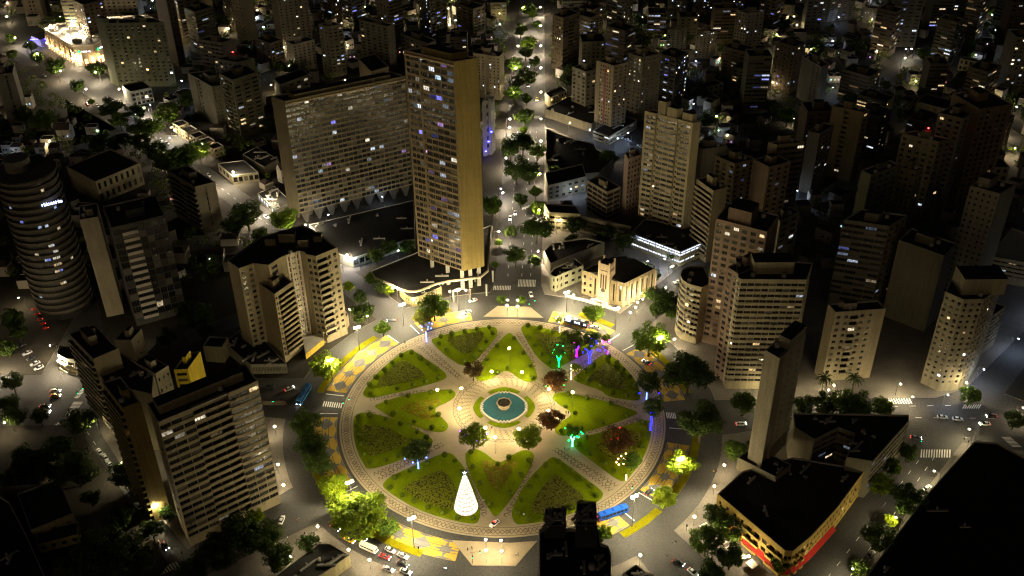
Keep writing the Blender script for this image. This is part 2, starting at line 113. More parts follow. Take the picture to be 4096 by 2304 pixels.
{'n':'apartment_block','l':'pitched dark roof block between far towers behind the slab','p':[(-90.4,339.7),(-79.4,348.9),(-91.4,373.2),(-102.3,364.1)],'h':14,'w':(0.3,0.25,0.18),'lit':0.02},
{'n':'office_block','l':'dim block carrying two pinkish roof lights','p':[(-52.8,369.8),(-47.6,377.4),(-69.0,398.9),(-74.2,391.3)],'h':22,'f':{3:('p',6,6,0.5,0.5)},'w':(0.22,0.2,0.18),'far':1},
{'n':'apartment_tower','l':'huge dark green slab tower in front of the lit mall roof','p':[(-269.1,349.8),(-229.0,350.6),(-237.8,359.4),(-277.9,358.6)],'h':46.3,'f':{0:('p',16,10,0.45,0.5)},'w':(0.14,0.15,0.1),'t':[(0.0,0.1,0.1,0.6,3),(0.62,0.1,0.1,0.6,3)]},
{'n':'apartment_tower','l':'pale corner tower with a shining parapet left of the long slab','p':[(-184.3,283.9),(-170.1,287.9),(-191.3,310.9),(-205.5,306.9)],'h':28.0,'f':{0:('p',9,6,0.3,0.35),3:('s',[(0.3,None,0),(0.2,('p',9,1,0.5,0.5),-0.8),(0.5,None,0)])},'w':(0.17,0.16,0.13)},
{'n':'office_block','l':'low white block with framed windows by the avenue corner','p':[(-249.1,316.5),(-237.1,323.5),(-246.5,335.1),(-258.5,328.1)],'h':11,'f':{0:('p',3,5,0.65,0.6)},'w':(0.3,0.31,0.32),'pal':3},
{'n':'apartment_tower','l':'pale slab with a dark vertical slot at the left edge','p':[(-320.5,286.3),(-310.2,289.6),(-315.1,304.8),(-325.4,301.5)],'h':36,'f':{0:('s',[(0.5,None,0),(0.15,('p',11,1,0.6,0.6),-0.8),(0.35,None,0)])},'w':(0.26,0.25,0.22),'lit':0.02},
{'n':'apartment_tower','l':'brown grid-windowed tower behind the mall roof','p':[(-332.2,488.3),(-295.9,490.0),(-296.7,506.0),(-332.9,504.3)],'h':55,'f':{0:('p',18,9,0.5,0.5)},'w':(0.4,0.34,0.26),'lit':0.03,'far':1},
{'n':'apartment_tower','l':'tower with a lit entrance canopy at the top left corner','p':[(-387.7,489.9),(-374.4,492.4),(-376.9,506.1),(-390.2,503.7)],'h':50,'f':{0:('s',[(0.3,None,0.4),(0.4,('p',15,2,0.5,0.5),0),(0.3,None,0.4)])},'w':(0.33,0.27,0.22),'lit':0.04,'far':1},
{'n':'apartment_tower','l':'tower with violet-lit edges behind the mall','p':[(-349.8,487.0),(-337.4,488.5),(-339.1,502.4),(-351.5,500.9)],'h':55,'f':{0:('s',[(0.4,('p',16,2,0.5,0.5),0),(0.3,None,0.4),(0.3,('p',16,2,0.5,0.5),0)])},'w':(0.3,0.25,0.25),'lit':0.08,'far':1},
{'n':'apartment_tower','l':'very dark slab tower right of the green slab tower','p':[(-236.2,385.1),(-231.9,388.8),(-245.4,404.5),(-249.7,400.8)],'h':66,'f':{0:('p',18,2,0.5,0.4)},'w':(0.12,0.1,0.08),'lit':0.02,'far':1},
{'n':'apartment_tower','l':'tan slab tower with a lit left face at the top edge','p':[(-246.4,491.4),(-237.1,498.7),(-243.9,502.6),(-253.2,495.4)],'h':52,'w':(0.4,0.34,0.22),'lit':0.02,'far':1},
{'n':'apartment_tower','l':'pale speckled slab tower at the top edge behind the corner tower','p':[(-197.4,435.8),(-189.9,441.5),(-198.6,447.6),(-206.0,441.9)],'h':55,'f':{3:('p',17,3,0.3,0.4)},'w':(0.4,0.36,0.28),'far':1},
{'n':'office_block','l':'dark stepped offices with a strip of yellow windows','p':[(-197.0,365.3),(-189.1,372.6),(-207.4,380.6),(-215.3,373.3)],'h':26,'f':{3:('b',7,6,0.45)},'w':(0.17,0.15,0.13),'lit':0.09,'far':1,'pal':2},
{'n':'office_block','l':'dark flats below the red roof beacon in the upper left','p':[(-179.8,334.1),(-169.3,340.8),(-186.8,348.2),(-197.2,341.6)],'h':24,'f':{3:('p',7,5,0.5,0.5)},'w':(0.2,0.19,0.16),'lit':0.08,'far':1},
{'n':'apartment_tower','l':'dark tower with a white-lit end slab far behind the cream tower','p':[(175.8,393.0),(188.3,396.1),(181.0,401.8),(168.5,398.7)],'h':33.6,'f':{0:('p',12,4,0.45,0.45),3:('p',12,4,0.45,0.45)},'w':(0.24,0.21,0.18),'lit':0.1,'far':1,'pal':3},
{'n':'apartment_tower','l':'brown far tower with a hairline lit stair','p':[(150.3,391.1),(155.9,395.3),(145.8,398.0),(140.2,393.8)],'h':21.1,'f':{0:('p',12,4,0.45,0.45),3:('p',12,4,0.45,0.45)},'w':(0.3,0.25,0.18),'lit':0.06,'far':1,'pal':3},
{'n':'apartment_tower','l':'olive far tower left of the brown far tower','p':[(132.0,393.2),(133.8,396.2),(120.5,393.6),(118.6,390.7)],'h':22.1,'f':{0:('p',12,4,0.45,0.45),3:('p',12,4,0.45,0.45)},'w':(0.32,0.29,0.22),'lit':0.03,'far':1,'pal':3},
{'n':'apartment_tower','l':'pale blank far slab among black roofs','p':[(188.1,369.7),(193.4,373.7),(185.4,376.5),(180.1,372.5)],'h':16.5,'f':{0:('p',12,4,0.45,0.45),3:('p',12,4,0.45,0.45)},'w':(0.34,0.34,0.31),'lit':0.0,'far':1,'pal':3},
{'n':'apartment_tower','l':'dim far block with a violet roof sign','p':[(152.6,451.1),(156.3,455.4),(145.9,453.5),(142.2,449.2)],'h':14.7,'f':{0:('p',12,4,0.45,0.45),3:('p',12,4,0.45,0.45)},'w':(0.25,0.2,0.15),'far':1,'pal':3},
{'n':'apartment_tower','l':'cool-lit far tower at the top edge right of the avenue','p':[(141.1,478.4),(147.5,480.6),(137.3,478.5),(130.8,476.4)],'h':19.5,'f':{0:('p',12,4,0.45,0.45),3:('p',12,4,0.45,0.45)},'w':(0.3,0.3,0.3),'lit':0.15,'far':1,'pal':3},
{'n':'apartment_tower','l':'bluish far tower at the top edge','p':[(163.4,486.5),(175.9,490.9),(165.0,491.2),(152.6,486.8)],'h':16.6,'f':{0:('p',12,4,0.45,0.45),3:('p',12,4,0.45,0.45)},'w':(0.27,0.26,0.27),'lit':0.12,'far':1,'pal':3},
{'n':'apartment_tower','l':'far tower with scattered lights at the top edge','p':[(183.0,479.0),(193.1,483.4),(185.8,486.0),(175.7,481.6)],'h':17.3,'f':{0:('p',12,4,0.45,0.45),3:('p',12,4,0.45,0.45)},'w':(0.28,0.25,0.2),'lit':0.12,'far':1,'pal':3},
{'n':'apartment_tower','l':'long far block of flats lit ochre on the horizon side','p':[(232.6,480.8),(234.6,483.1),(210.6,490.8),(208.5,488.6)],'h':8.3,'f':{0:('p',12,4,0.45,0.45),3:('p',12,4,0.45,0.45)},'w':(0.36,0.3,0.2),'lit':0.12,'far':1,'pal':3},
{'n':'apartment_tower','l':'far tower with horizontal lit bands near the top right','p':[(257.2,465.4),(278.0,471.7),(265.0,474.5),(244.3,468.1)],'h':22.6,'f':{0:('p',12,4,0.45,0.45),3:('p',12,4,0.45,0.45)},'w':(0.2,0.19,0.18),'lit':0.07,'far':1,'pal':3},
{'n':'apartment_tower','l':'low dim far block right of the banded far tower','p':[(289.7,460.9),(298.2,464.0),(291.3,468.7),(282.7,465.6)],'h':12.2,'f':{0:('p',12,4,0.45,0.45),3:('p',12,4,0.45,0.45)},'w':(0.18,0.17,0.16),'lit':0.1,'far':1,'pal':3},
{'n':'apartment_tower','l':'pale far slab above white street lights at top right','p':[(326.3,481.3),(337.9,487.4),(333.7,490.8),(322.1,484.7)],'h':16.2,'f':{0:('p',12,4,0.45,0.45),3:('p',12,4,0.45,0.45)},'w':(0.36,0.35,0.3),'lit':0.03,'far':1,'pal':3},
{'n':'apartment_tower','l':'white-lit far block at the top right corner','p':[(385.5,491.9),(406.3,501.1),(401.2,504.6),(380.4,495.3)],'h':11.0,'f':{0:('p',12,4,0.45,0.45),3:('p',12,4,0.45,0.45)},'w':(0.45,0.45,0.42),'lit':0.1,'far':1,'pal':3},
{'n':'apartment_tower','l':'small square far tower near the right edge','p':[(357.1,378.3),(364.2,379.4),(362.4,382.0),(355.3,380.9)],'h':12.4,'f':{0:('p',12,4,0.45,0.45),3:('p',12,4,0.45,0.45)},'w':(0.34,0.31,0.25),'lit':0.03,'far':1,'pal':3},
{'n':'apartment_tower','l':'dim far block at the extreme right edge','p':[(373.1,388.8),(379.4,389.9),(376.7,392.7),(370.4,391.5)],'h':18.2,'f':{0:('p',12,4,0.45,0.45),3:('p',12,4,0.45,0.45)},'w':(0.3,0.3,0.3),'lit':0.03,'far':1,'pal':3},
{'n':'school','l':'long row of arched cream walls far to the right','p':[(349.3,347.4),(353.5,350.9),(327.8,368.6),(323.6,365.1)],'h':9,'f':{3:('p',2,10,0.5,0.6)},'w':(0.42,0.37,0.24),'lit':0,'far':1},
{'n':'apartment_tower','l':'black rooftop tower standing in front of the square at the bottom','p':[(11.0,-147.8),(30.3,-148.0),(31.7,-130.9),(31.2,-127.5),(29.1,-127.0),(28.8,-121.3),(11.7,-121.1)],'h':62,'w':(0.16,0.14,0.12),'rc':3},
{'n':'rooftop_core','l':'left black lift core on the bottom rooftop tower','p':[(13.1,-124.8),(19.2,-124.5),(19.5,-117.8),(13.3,-117.7)],'h':67,'z':62,'w':(0.06,0.055,0.05),'c':'rooftop core','rc':3},
{'n':'rooftop_core','l':'right taller black lift core on the bottom rooftop tower','p':[(21.6,-128.2),(27.7,-128.3),(28.0,-119.2),(22.3,-119.0)],'h':71,'z':62,'w':(0.06,0.055,0.05),'c':'rooftop core','rc':3},
{'n':'house','l':'small dark hipped roof at the bottom edge right of the black tower','p':[(46.7,-97.4),(50.9,-93.1),(46.4,-87.7),(41.6,-91.6)],'h':8,'w':(0.2,0.18,0.15),'rc':3},
{'n':'shop_house','l':'low cream corner shop with a lit forecourt on the north-west avenue','p':[(-157.5,204.9),(-143.1,209.0),(-155.0,224.8),(-169.5,220.7)],'h':6,'f':{0:('p',1,5,0.7,0.6),3:('p',1,4,0.7,0.6)},'w':(0.55,0.5,0.4),'lit':0.4,'pal':2},
{'n':'shop_house','l':'dark shop roof with white-lit fronts before the long slab end','p':[(-125.6,167.0),(-117.8,175.8),(-131.5,195.0),(-139.3,186.3)],'h':4.5,'f':{3:('p',1,7,0.7,0.7)},'w':(0.5,0.5,0.48),'lit':0.7,'rc':1,'pal':5},
{'n':'shop_house','l':'tan row house along the north-west avenue, first from the white framed block','p':[(-206.3,271.3),(-201.0,276.5),(-206.7,282.5),(-211.9,277.3)],'h':6.5,'f':{0:('p',2,2,0.4,0.4),3:('p',2,2,0.5,0.5)},'w':(0.42,0.36,0.27),'lit':0.1,'pal':2},
{'n':'shop_house','l':'tan row house along the north-west avenue, second from the white framed block','p':[(-198.5,262.5),(-193.2,267.5),(-198.8,273.4),(-204.0,268.4)],'h':6.5,'f':{0:('p',2,2,0.4,0.4),3:('p',2,2,0.5,0.5)},'w':(0.42,0.36,0.27),'lit':0.1,'pal':2},
{'n':'shop_house','l':'tan row house along the north-west avenue, third from the white framed block','p':[(-191.0,254.4),(-185.8,259.4),(-191.2,265.1),(-196.4,260.2)],'h':6.5,'f':{0:('p',2,2,0.4,0.4),3:('p',2,2,0.5,0.5)},'w':(0.42,0.36,0.27),'lit':0.1,'pal':2},
{'n':'shop_house','l':'tan row house along the north-west avenue, fourth from the white framed block','p':[(-183.6,246.5),(-178.4,251.3),(-183.7,257.0),(-188.9,252.1)],'h':6.5,'f':{0:('p',2,2,0.4,0.4),3:('p',2,2,0.5,0.5)},'w':(0.42,0.36,0.27),'lit':0.1,'pal':2},
{'n':'shop_house','l':'tan row house along the north-west avenue, fifth from the white framed block','p':[(-176.4,238.7),(-171.2,243.5),(-176.4,249.0),(-181.6,244.2)],'h':6.5,'f':{0:('p',2,2,0.4,0.4),3:('p',2,2,0.5,0.5)},'w':(0.42,0.36,0.27),'lit':0.1,'pal':2},
{'n':'warehouse','l':'dark sheds behind the low cream corner shop','p':[(-140.8,215.5),(-134.5,225.6),(-150.9,242.5),(-157.3,232.4)],'h':6,'w':(0.3,0.27,0.22),'rc':1},
{'n':'apartment_block','l':'dark flat rear wing joining the ochre-ended block to the blank-gabled block','p':[(-155.5,-14.7),(-135.0,-21.5),(-137.6,-9.6),(-156.7,6.8),(-164.4,-0.5)],'h':31,'w':(0.25,0.22,0.16),'rc':1},
{'n':'warehouse','l':'big unlit black roof at the lower left edge','p':[(-178.9,-101.2),(-160.2,-101.4),(-156.1,-91.5),(-171.2,-70.6),(-184.0,-54.2),(-204.8,-41.0)],'h':7,'w':(0.2,0.18,0.14),'rc':3},
{'n':'apartment_block','l':'mid-height dim tan block near the pale blank far slab among black roofs','p':[(153.6,359.5),(167.4,347.4),(175.8,357.0),(162.0,369.0)],'h':22,'f':{0:('k',7,3,0.6,0.5,(1,)),1:('p',7,4,0.45,0.45)},'w':(0.23,0.19,0.13),'far':1,'lit':0.1,'pal':3,'g':'dim far blocks'},
{'n':'apartment_block','l':'tall dim olive block near the low dim far block right of the banded','p':[(307.5,378.5),(317.2,368.9),(324.7,376.3),(315.0,386.0)],'h':34,'f':{0:('b',11,3,0.45),1:('k',11,3,0.6,0.5,(1,))},'w':(0.16,0.15,0.09),'far':1,'lit':0.15,'pal':3,'g':'dim far blocks'},
{'n':'apartment_block','l':'tall dim olive block near the pale speckled slab tower at the top edge','p':[(-191.6,498.8),(-177.9,485.1),(-169.6,493.3),(-183.4,507.0)],'h':34,'f':{0:('b',11,3,0.45),1:('k',11,3,0.6,0.5,(1,))},'w':(0.16,0.15,0.09),'far':1,'lit':0.21,'pal':3,'g':'dim far blocks'},
{'n':'apartment_block','l':'tall dim tan block near the tall grey slab with a pale end wall','p':[(279.5,309.5),(291.7,308.8),(292.4,321.0),(280.2,321.7)],'h':28,'f':{0:('b',9,3,0.45)},'w':(0.23,0.19,0.13),'far':1,'lit':0.14,'pal':0,'g':'dim far blocks'},
{'n':'apartment_block','l':'tall dim grey block near the low dim far block right of the banded','p':[(291.5,410.9),(308.0,410.4),(308.4,424.2),(291.9,424.7)],'h':40,'f':{0:('k',13,3,0.6,0.5,(1,))},'w':(0.17,0.16,0.14),'far':1,'lit':0.12,'pal':3,'g':'dim far blocks'},
{'n':'apartment_block','l':'squat dim tan block near the tall grey tower with a pale left edge','p':[(-157.4,436.0),(-149.2,445.4),(-159.3,454.1),(-167.5,444.7)],'h':14,'f':{0:('p',4,3,0.45,0.45),3:('k',4,3,0.6,0.5,(1,))},'w':(0.23,0.19,0.13),'far':1,'lit':0.17,'pal':3,'g':'dim far blocks'},
{'n':'apartment_block','l':'tall dim olive block near the flat-roofed villa with white walls behind the cream','p':[(156.6,295.4),(171.6,295.4),(171.6,307.7),(156.7,307.8)],'h':40,'f':{0:('b',13,3,0.45)},'w':(0.16,0.15,0.09),'far':1,'lit':0.12,'pal':3,'g':'dim far blocks'},
{'n':'apartment_block','l':'mid-height dim grey block near the tall grey slab with a pale end wall','p':[(184.8,260.7),(201.7,259.8),(202.3,272.0),(185.4,272.9)],'h':18,'f':{0:('p',6,5,0.45,0.45)},'w':(0.17,0.16,0.14),'far':1,'lit':0.18,'pal':0,'g':'dim far blocks'},
{'n':'apartment_block','l':'tall dim grey block near the tall grey slab with a pale end wall','p':[(338.5,323.5),(353.3,323.4),(353.3,338.4),(338.6,338.4)],'h':40,'f':{0:('p',13,4,0.45,0.45)},'w':(0.17,0.16,0.14),'far':1,'lit':0.16,'pal':0,'g':'dim far blocks'},
{'n':'apartment_block','l':'tall dim tan block near the dim block carrying two pinkish roof lights','p':[(-86.7,440.2),(-77.6,449.7),(-88.6,460.3),(-97.7,450.8)],'h':40,'f':{0:('b',13,3,0.45),3:('p',13,4,0.45,0.45)},'w':(0.23,0.19,0.13),'far':1,'lit':0.08,'pal':3,'g':'dim far blocks'},
{'n':'apartment_block','l':'mid-height dim tan block near the low parade with a blue and yellow sign','p':[(279.1,227.9),(292.2,243.0),(280.4,253.2),(267.3,238.0)],'h':22,'f':{0:('b',7,3,0.45),3:('b',7,3,0.45)},'w':(0.23,0.19,0.13),'far':1,'lit':0.2,'pal':0,'g':'dim far blocks'},
{'n':'apartment_block','l':'tall dim olive block near the very dark slab tower right of the green','p':[(-224.7,406.8),(-213.9,418.0),(-224.5,428.2),(-235.3,417.1)],'h':34,'f':{0:('b',11,3,0.45),3:('b',11,3,0.45)},'w':(0.16,0.15,0.09),'far':1,'lit':0.13,'pal':3,'g':'dim far blocks'},
{'n':'apartment_block','l':'mid-height dim tan block near the tall grey tower with a pale left edge','p':[(-181.0,395.9),(-167.7,384.2),(-160.3,392.7),(-173.7,404.3)],'h':18,'f':{0:('p',6,3,0.45,0.45),1:('k',6,3,0.6,0.5,(1,))},'w':(0.23,0.19,0.13),'far':1,'lit':0.14,'pal':3,'g':'dim far blocks'},
{'n':'apartment_block','l':'tall dim olive block near the brown grid-windowed tower behind the mall roof','p':[(-330.1,429.5),(-315.3,429.5),(-315.3,441.2),(-330.1,441.2)],'h':40,'f':{0:('b',13,3,0.45)},'w':(0.16,0.15,0.09),'far':1,'lit':0.07,'pal':3,'g':'dim far blocks'},
{'n':'apartment_block','l':'tall dim tan block near the low parade with a blue and yellow sign','p':[(304.6,279.6),(317.6,291.6),(308.5,301.4),(295.5,289.5)],'h':34,'f':{0:('b',11,3,0.45),3:('b',11,3,0.45)},'w':(0.23,0.19,0.13),'far':1,'lit':0.21,'pal':0,'g':'dim far blocks'},
{'n':'apartment_block','l':'tall dim brown block near the pale speckled slab tower at the top edge','p':[(-244.2,432.0),(-231.0,445.8),(-239.5,454.0),(-252.7,440.1)],'h':40,'f':{0:('k',13,3,0.6,0.5,(1,)),3:('b',13,3,0.45)},'w':(0.17,0.13,0.09),'far':1,'lit':0.14,'pal':0,'g':'dim far blocks'},
{'n':'apartment_block','l':'mid-height dim grey block near the olive far tower left of the brown far','p':[(45.7,433.4),(58.0,433.7),(57.8,444.4),(45.4,444.1)],'h':22,'f':{0:('k',7,3,0.6,0.5,(1,))},'w':(0.17,0.16,0.14),'far':1,'lit':0.14,'pal':3,'g':'dim far blocks'},
{'n':'apartment_block','l':'tall dim olive block near the pale corner tower with a shining parapet','p':[(-165.3,265.1),(-151.8,277.9),(-162.6,289.3),(-176.1,276.4)],'h':40,'f':{0:('k',13,3,0.6,0.5,(1,)),3:('k',13,3,0.6,0.5,(1,))},'w':(0.16,0.15,0.09),'far':1,'lit':0.19,'pal':0,'g':'dim far blocks'},
{'n':'apartment_block','l':'mid-height dim tan block near the tall grey slab with a pale end wall','p':[(224.8,316.5),(239.3,302.9),(249.4,313.7),(235.0,327.3)],'h':22,'f':{0:('b',7,3,0.45),1:('p',7,5,0.45,0.45)},'w':(0.23,0.19,0.13),'far':1,'lit':0.11,'pal':0,'g':'dim far blocks'},
{'n':'apartment_block','l':'mid-height dim grey block near the pale tower with a dark central strip just','p':[(-21.5,363.7),(-6.4,363.6),(-6.2,379.5),(-21.4,379.7)],'h':18,'f':{0:('k',6,3,0.6,0.5,(1,))},'w':(0.17,0.16,0.14),'far':1,'lit':0.07,'pal':0,'g':'dim far blocks'},
{'n':'apartment_block','l':'tall dim brown block near the very dark slab tower right of the green','p':[(-316.2,418.3),(-304.5,406.9),(-293.6,417.9),(-305.3,429.4)],'h':40,'f':{0:('p',13,5,0.45,0.45),1:('p',13,4,0.45,0.45)},'w':(0.17,0.13,0.09),'far':1,'lit':0.14,'pal':3,'g':'dim far blocks'},
{'n':'apartment_block','l':'tall dim brown block near the long far block of flats lit ochre','p':[(198.0,451.7),(208.3,442.6),(216.5,451.8),(206.2,460.9)],'h':28,'f':{0:('k',9,3,0.6,0.5,(1,)),1:('b',9,3,0.45)},'w':(0.17,0.13,0.09),'far':1,'lit':0.2,'pal':3,'g':'dim far blocks'},
{'n':'apartment_block','l':'squat dim brown block near the olive far tower left of the brown far','p':[(110.5,352.9),(124.0,352.7),(124.2,365.9),(110.7,366.2)],'h':14,'f':{0:('b',4,3,0.45)},'w':(0.17,0.13,0.09),'far':1,'lit':0.06,'pal':3,'g':'dim far blocks'},
{'n':'apartment_block','l':'tall dim grey block near the flat-roofed villa with white walls behind the cream','p':[(112.8,307.9),(122.7,319.0),(111.8,328.7),(101.9,317.7)],'h':34,'f':{0:('p',11,5,0.45,0.45),3:('k',11,3,0.6,0.5,(1,))},'w':(0.17,0.16,0.14),'far':1,'lit':0.21,'pal':3,'g':'dim far blocks'},
{'n':'apartment_block','l':'tall dim grey block near the tower with violet-lit edges behind the mall','p':[(-327.6,450.0),(-316.7,462.5),(-326.1,470.7),(-337.0,458.2)],'h':28,'f':{0:('k',9,3,0.6,0.5,(1,)),3:('p',9,5,0.45,0.45)},'w':(0.17,0.16,0.14),'far':1,'lit':0.12,'pal':3,'g':'dim far blocks'},
{'n':'apartment_block','l':'tall dim brown block near the olive far tower left of the brown far','p':[(72.0,369.2),(84.5,358.9),(92.8,369.0),(80.4,379.3)],'h':34,'f':{0:('b',11,3,0.45),1:('b',11,3,0.45)},'w':(0.17,0.13,0.09),'far':1,'lit':0.12,'pal':3,'g':'dim far blocks'},
{'n':'apartment_block','l':'tall dim brown block near the white-lit far block at the top right corner','p':[(372.3,409.0),(385.8,409.0),(385.8,420.1),(372.3,420.1)],'h':34,'f':{0:('k',11,3,0.6,0.5,(1,))},'w':(0.17,0.13,0.09),'far':1,'lit':0.16,'pal':3,'g':'dim far blocks'},
{'n':'apartment_block','l':'tall dim grey block near the olive far tower left of the brown far','p':[(86.4,405.3),(95.3,413.4),(85.6,424.0),(76.8,415.8)],'h':40,'f':{0:('p',13,5,0.45,0.45),3:('b',13,3,0.45)},'w':(0.17,0.16,0.14),'far':1,'lit':0.19,'pal':0,'g':'dim far blocks'},
{'n':'apartment_block','l':'mid-height dim grey block near the plain olive-grey twin tower behind the brown-striped tower','p':[(81.3,334.7),(97.4,334.7),(97.4,344.9),(81.3,344.8)],'h':18,'f':{0:('p',6,3,0.45,0.45)},'w':(0.17,0.16,0.14),'far':1,'lit':0.21,'pal':3,'g':'dim far blocks'},
{'n':'apartment_block','l':'mid-height dim brown block near the low dim far block right of the banded','p':[(329.8,389.7),(338.1,398.5),(329.9,406.3),(321.5,397.4)],'h':18,'f':{0:('k',6,3,0.6,0.5,(1,)),3:('b',6,3,0.45)},'w':(0.17,0.13,0.09),'far':1,'lit':0.07,'pal':0,'g':'dim far blocks'},
{'n':'apartment_block','l':'tall dim olive block near the cream two-storey shops beside the avenue with warm','p':[(52.4,323.0),(67.7,323.8),(66.9,339.3),(51.5,338.4)],'h':40,'f':{0:('p',13,5,0.45,0.45)},'w':(0.16,0.15,0.09),'far':1,'lit':0.12,'pal':3,'g':'dim far blocks'},
{'n':'apartment_block','l':'tall dim brown block near the twin ochre slab tower with a lit stair','p':[(177.5,224.1),(193.2,224.2),(193.1,238.9),(177.4,238.8)],'h':34,'f':{0:('p',11,3,0.45,0.45)},'w':(0.17,0.13,0.09),'far':1,'lit':0.12,'pal':0,'g':'dim far blocks'},
{'n':'apartment_block','l':'tall dim brown block near the dark tower with a white-lit end slab far','p':[(157.4,419.7),(175.0,420.1),(174.8,431.5),(157.2,431.2)],'h':28,'f':{0:('b',9,3,0.45)},'w':(0.17,0.13,0.09),'far':1,'lit':0.2,'pal':0,'g':'dim far blocks'},
{'n':'apartment_block','l':'tall dim grey block near the pale far slab above white street lights','p':[(328.6,442.2),(344.1,442.4),(343.9,456.9),(328.4,456.7)],'h':28,'f':{0:('b',9,3,0.45)},'w':(0.17,0.16,0.14),'far':1,'lit':0.18,'pal':3,'g':'dim far blocks'},
{'n':'apartment_block','l':'mid-height dim tan block near the dim block carrying two pinkish roof lights','p':[(-36.7,455.6),(-23.1,441.5),(-14.1,450.3),(-27.7,464.3)],'h':22,'f':{0:('k',7,3,0.6,0.5,(1,)),1:('k',7,3,0.6,0.5,(1,))},'w':(0.23,0.19,0.13),'far':1,'lit':0.17,'pal':3,'g':'dim far blocks'},
{'n':'apartment_block','l':'tall dim tan block near the pale speckled slab tower at the top edge','p':[(-210.8,456.8),(-201.8,465.5),(-210.3,474.2),(-219.2,465.5)],'h':34,'f':{0:('p',11,4,0.45,0.45),3:('k',11,3,0.6,0.5,(1,))},'w':(0.23,0.19,0.13),'far':1,'lit':0.11,'pal':0,'g':'dim far blocks'},
{'n':'apartment_block','l':'tall dim tan block near the pale far slab above white street lights','p':[(356.2,420.8),(366.4,432.1),(358.0,439.6),(347.8,428.3)],'h':34,'f':{0:('b',11,3,0.45),3:('b',11,3,0.45)},'w':(0.23,0.19,0.13),'far':1,'lit':0.14,'pal':0,'g':'dim far blocks'},
{'n':'apartment_block','l':'tall dim grey block near the white-lit far block at the top right corner','p':[(383.8,457.2),(396.6,444.8),(404.7,453.1),(391.9,465.5)],'h':40,'f':{0:('b',13,3,0.45),1:('b',13,3,0.45)},'w':(0.17,0.16,0.14),'far':1,'lit':0.09,'pal':3,'g':'dim far blocks'},
{'n':'apartment_block','l':'squat dim grey block near the low parade with a blue and yellow sign','p':[(264.4,281.7),(279.0,269.0),(289.5,281.1),(274.8,293.8)],'h':14,'f':{0:('p',4,4,0.45,0.45),1:('b',4,3,0.45)},'w':(0.17,0.16,0.14),'far':1,'lit':0.13,'pal':0,'g':'dim far blocks'},
{'n':'apartment_block','l':'tall dim tan block near the olive far tower left of the brown far','p':[(50.0,415.1),(63.7,402.7),(70.7,410.4),(56.9,422.8)],'h':28,'f':{0:('b',9,3,0.45),1:('k',9,3,0.6,0.5,(1,))},'w':(0.23,0.19,0.13),'far':1,'lit':0.11,'pal':3,'g':'dim far blocks'},
{'n':'apartment_block','l':'tall dim grey block near the twin ochre slab tower with a lit stair','p':[(212.3,237.9),(221.9,228.7),(232.8,240.0),(223.2,249.3)],'h':28,'f':{0:('b',9,3,0.45),1:('p',9,3,0.45,0.45)},'w':(0.17,0.16,0.14),'far':1,'lit':0.12,'pal':0,'g':'dim far blocks'},
{'n':'apartment_block','l':'tall dim brown block near the cream two-storey shops beside the avenue with warm','p':[(42.0,368.8),(54.4,380.2),(47.2,388.0),(34.8,376.6)],'h':40,'f':{0:('b',13,3,0.45),3:('p',13,5,0.45,0.45)},'w':(0.17,0.13,0.09),'far':1,'lit':0.07,'pal':0,'g':'dim far blocks'},
{'n':'apartment_block','l':'squat dim olive block near the dim block carrying two pinkish roof lights','p':[(-10.2,479.2),(2.4,479.2),(2.4,490.7),(-10.1,490.8)],'h':14,'f':{0:('k',4,3,0.6,0.5,(1,))},'w':(0.16,0.15,0.09),'far':1,'lit':0.21,'pal':3,'g':'dim far blocks'},
{'n':'apartment_block','l':'tall dim brown block near the low dim far block right of the banded','p':[(270.9,399.9),(281.6,390.6),(289.9,400.1),(279.3,409.5)],'h':34,'f':{0:('b',11,3,0.45),1:('b',11,3,0.45)},'w':(0.17,0.13,0.09),'far':1,'lit':0.14,'pal':0,'g':'dim far blocks'},
{'n':'apartment_block','l':'mid-height dim olive block near the flat-roofed villa with white walls behind the cream','p':[(155.3,332.6),(166.8,322.8),(176.8,334.3),(165.3,344.2)],'h':18,'f':{0:('k',6,3,0.6,0.5,(1,)),1:('b',6,3,0.45)},'w':(0.16,0.15,0.09),'far':1,'lit':0.11,'pal':0,'g':'dim far blocks'},
{'n':'apartment_block','l':'squat dim brown block near the low dim far block right of the banded','p':[(296.4,442.7),(306.9,432.5),(318.0,444.0),(307.5,454.1)],'h':14,'f':{0:('k',4,3,0.6,0.5,(1,)),1:('p',4,4,0.45,0.45)},'w':(0.17,0.13,0.09),'far':1,'lit':0.19,'pal':3,'g':'dim far blocks'},
{'n':'apartment_block','l':'mid-height dim brown block near the cool-lit far tower at the top edge','p':[(60.1,458.0),(68.6,449.0),(77.8,457.8),(69.2,466.7)],'h':18,'f':{0:('b',6,3,0.45),1:('k',6,3,0.6,0.5,(1,))},'w':(0.17,0.13,0.09),'far':1,'lit':0.08,'pal':0,'g':'dim far blocks'},
{'n':'apartment_block','l':'mid-height dim brown block near the dim far block with a violet roof sign','p':[(111.0,440.0),(124.6,439.2),(125.4,452.4),(111.7,453.2)],'h':18,'f':{0:('b',6,3,0.45)},'w':(0.17,0.13,0.09),'far':1,'lit':0.19,'pal':3,'g':'dim far blocks'},
{'n':'apartment_block','l':'mid-height dim brown block near the low parade with a blue and yellow sign','p':[(290.9,253.6),(304.6,241.2),(313.3,250.7),(299.6,263.1)],'h':18,'f':{0:('k',6,3,0.6,0.5,(1,)),1:('k',6,3,0.6,0.5,(1,))},'w':(0.17,0.13,0.09),'far':1,'lit':0.18,'pal':3,'g':'dim far blocks'},
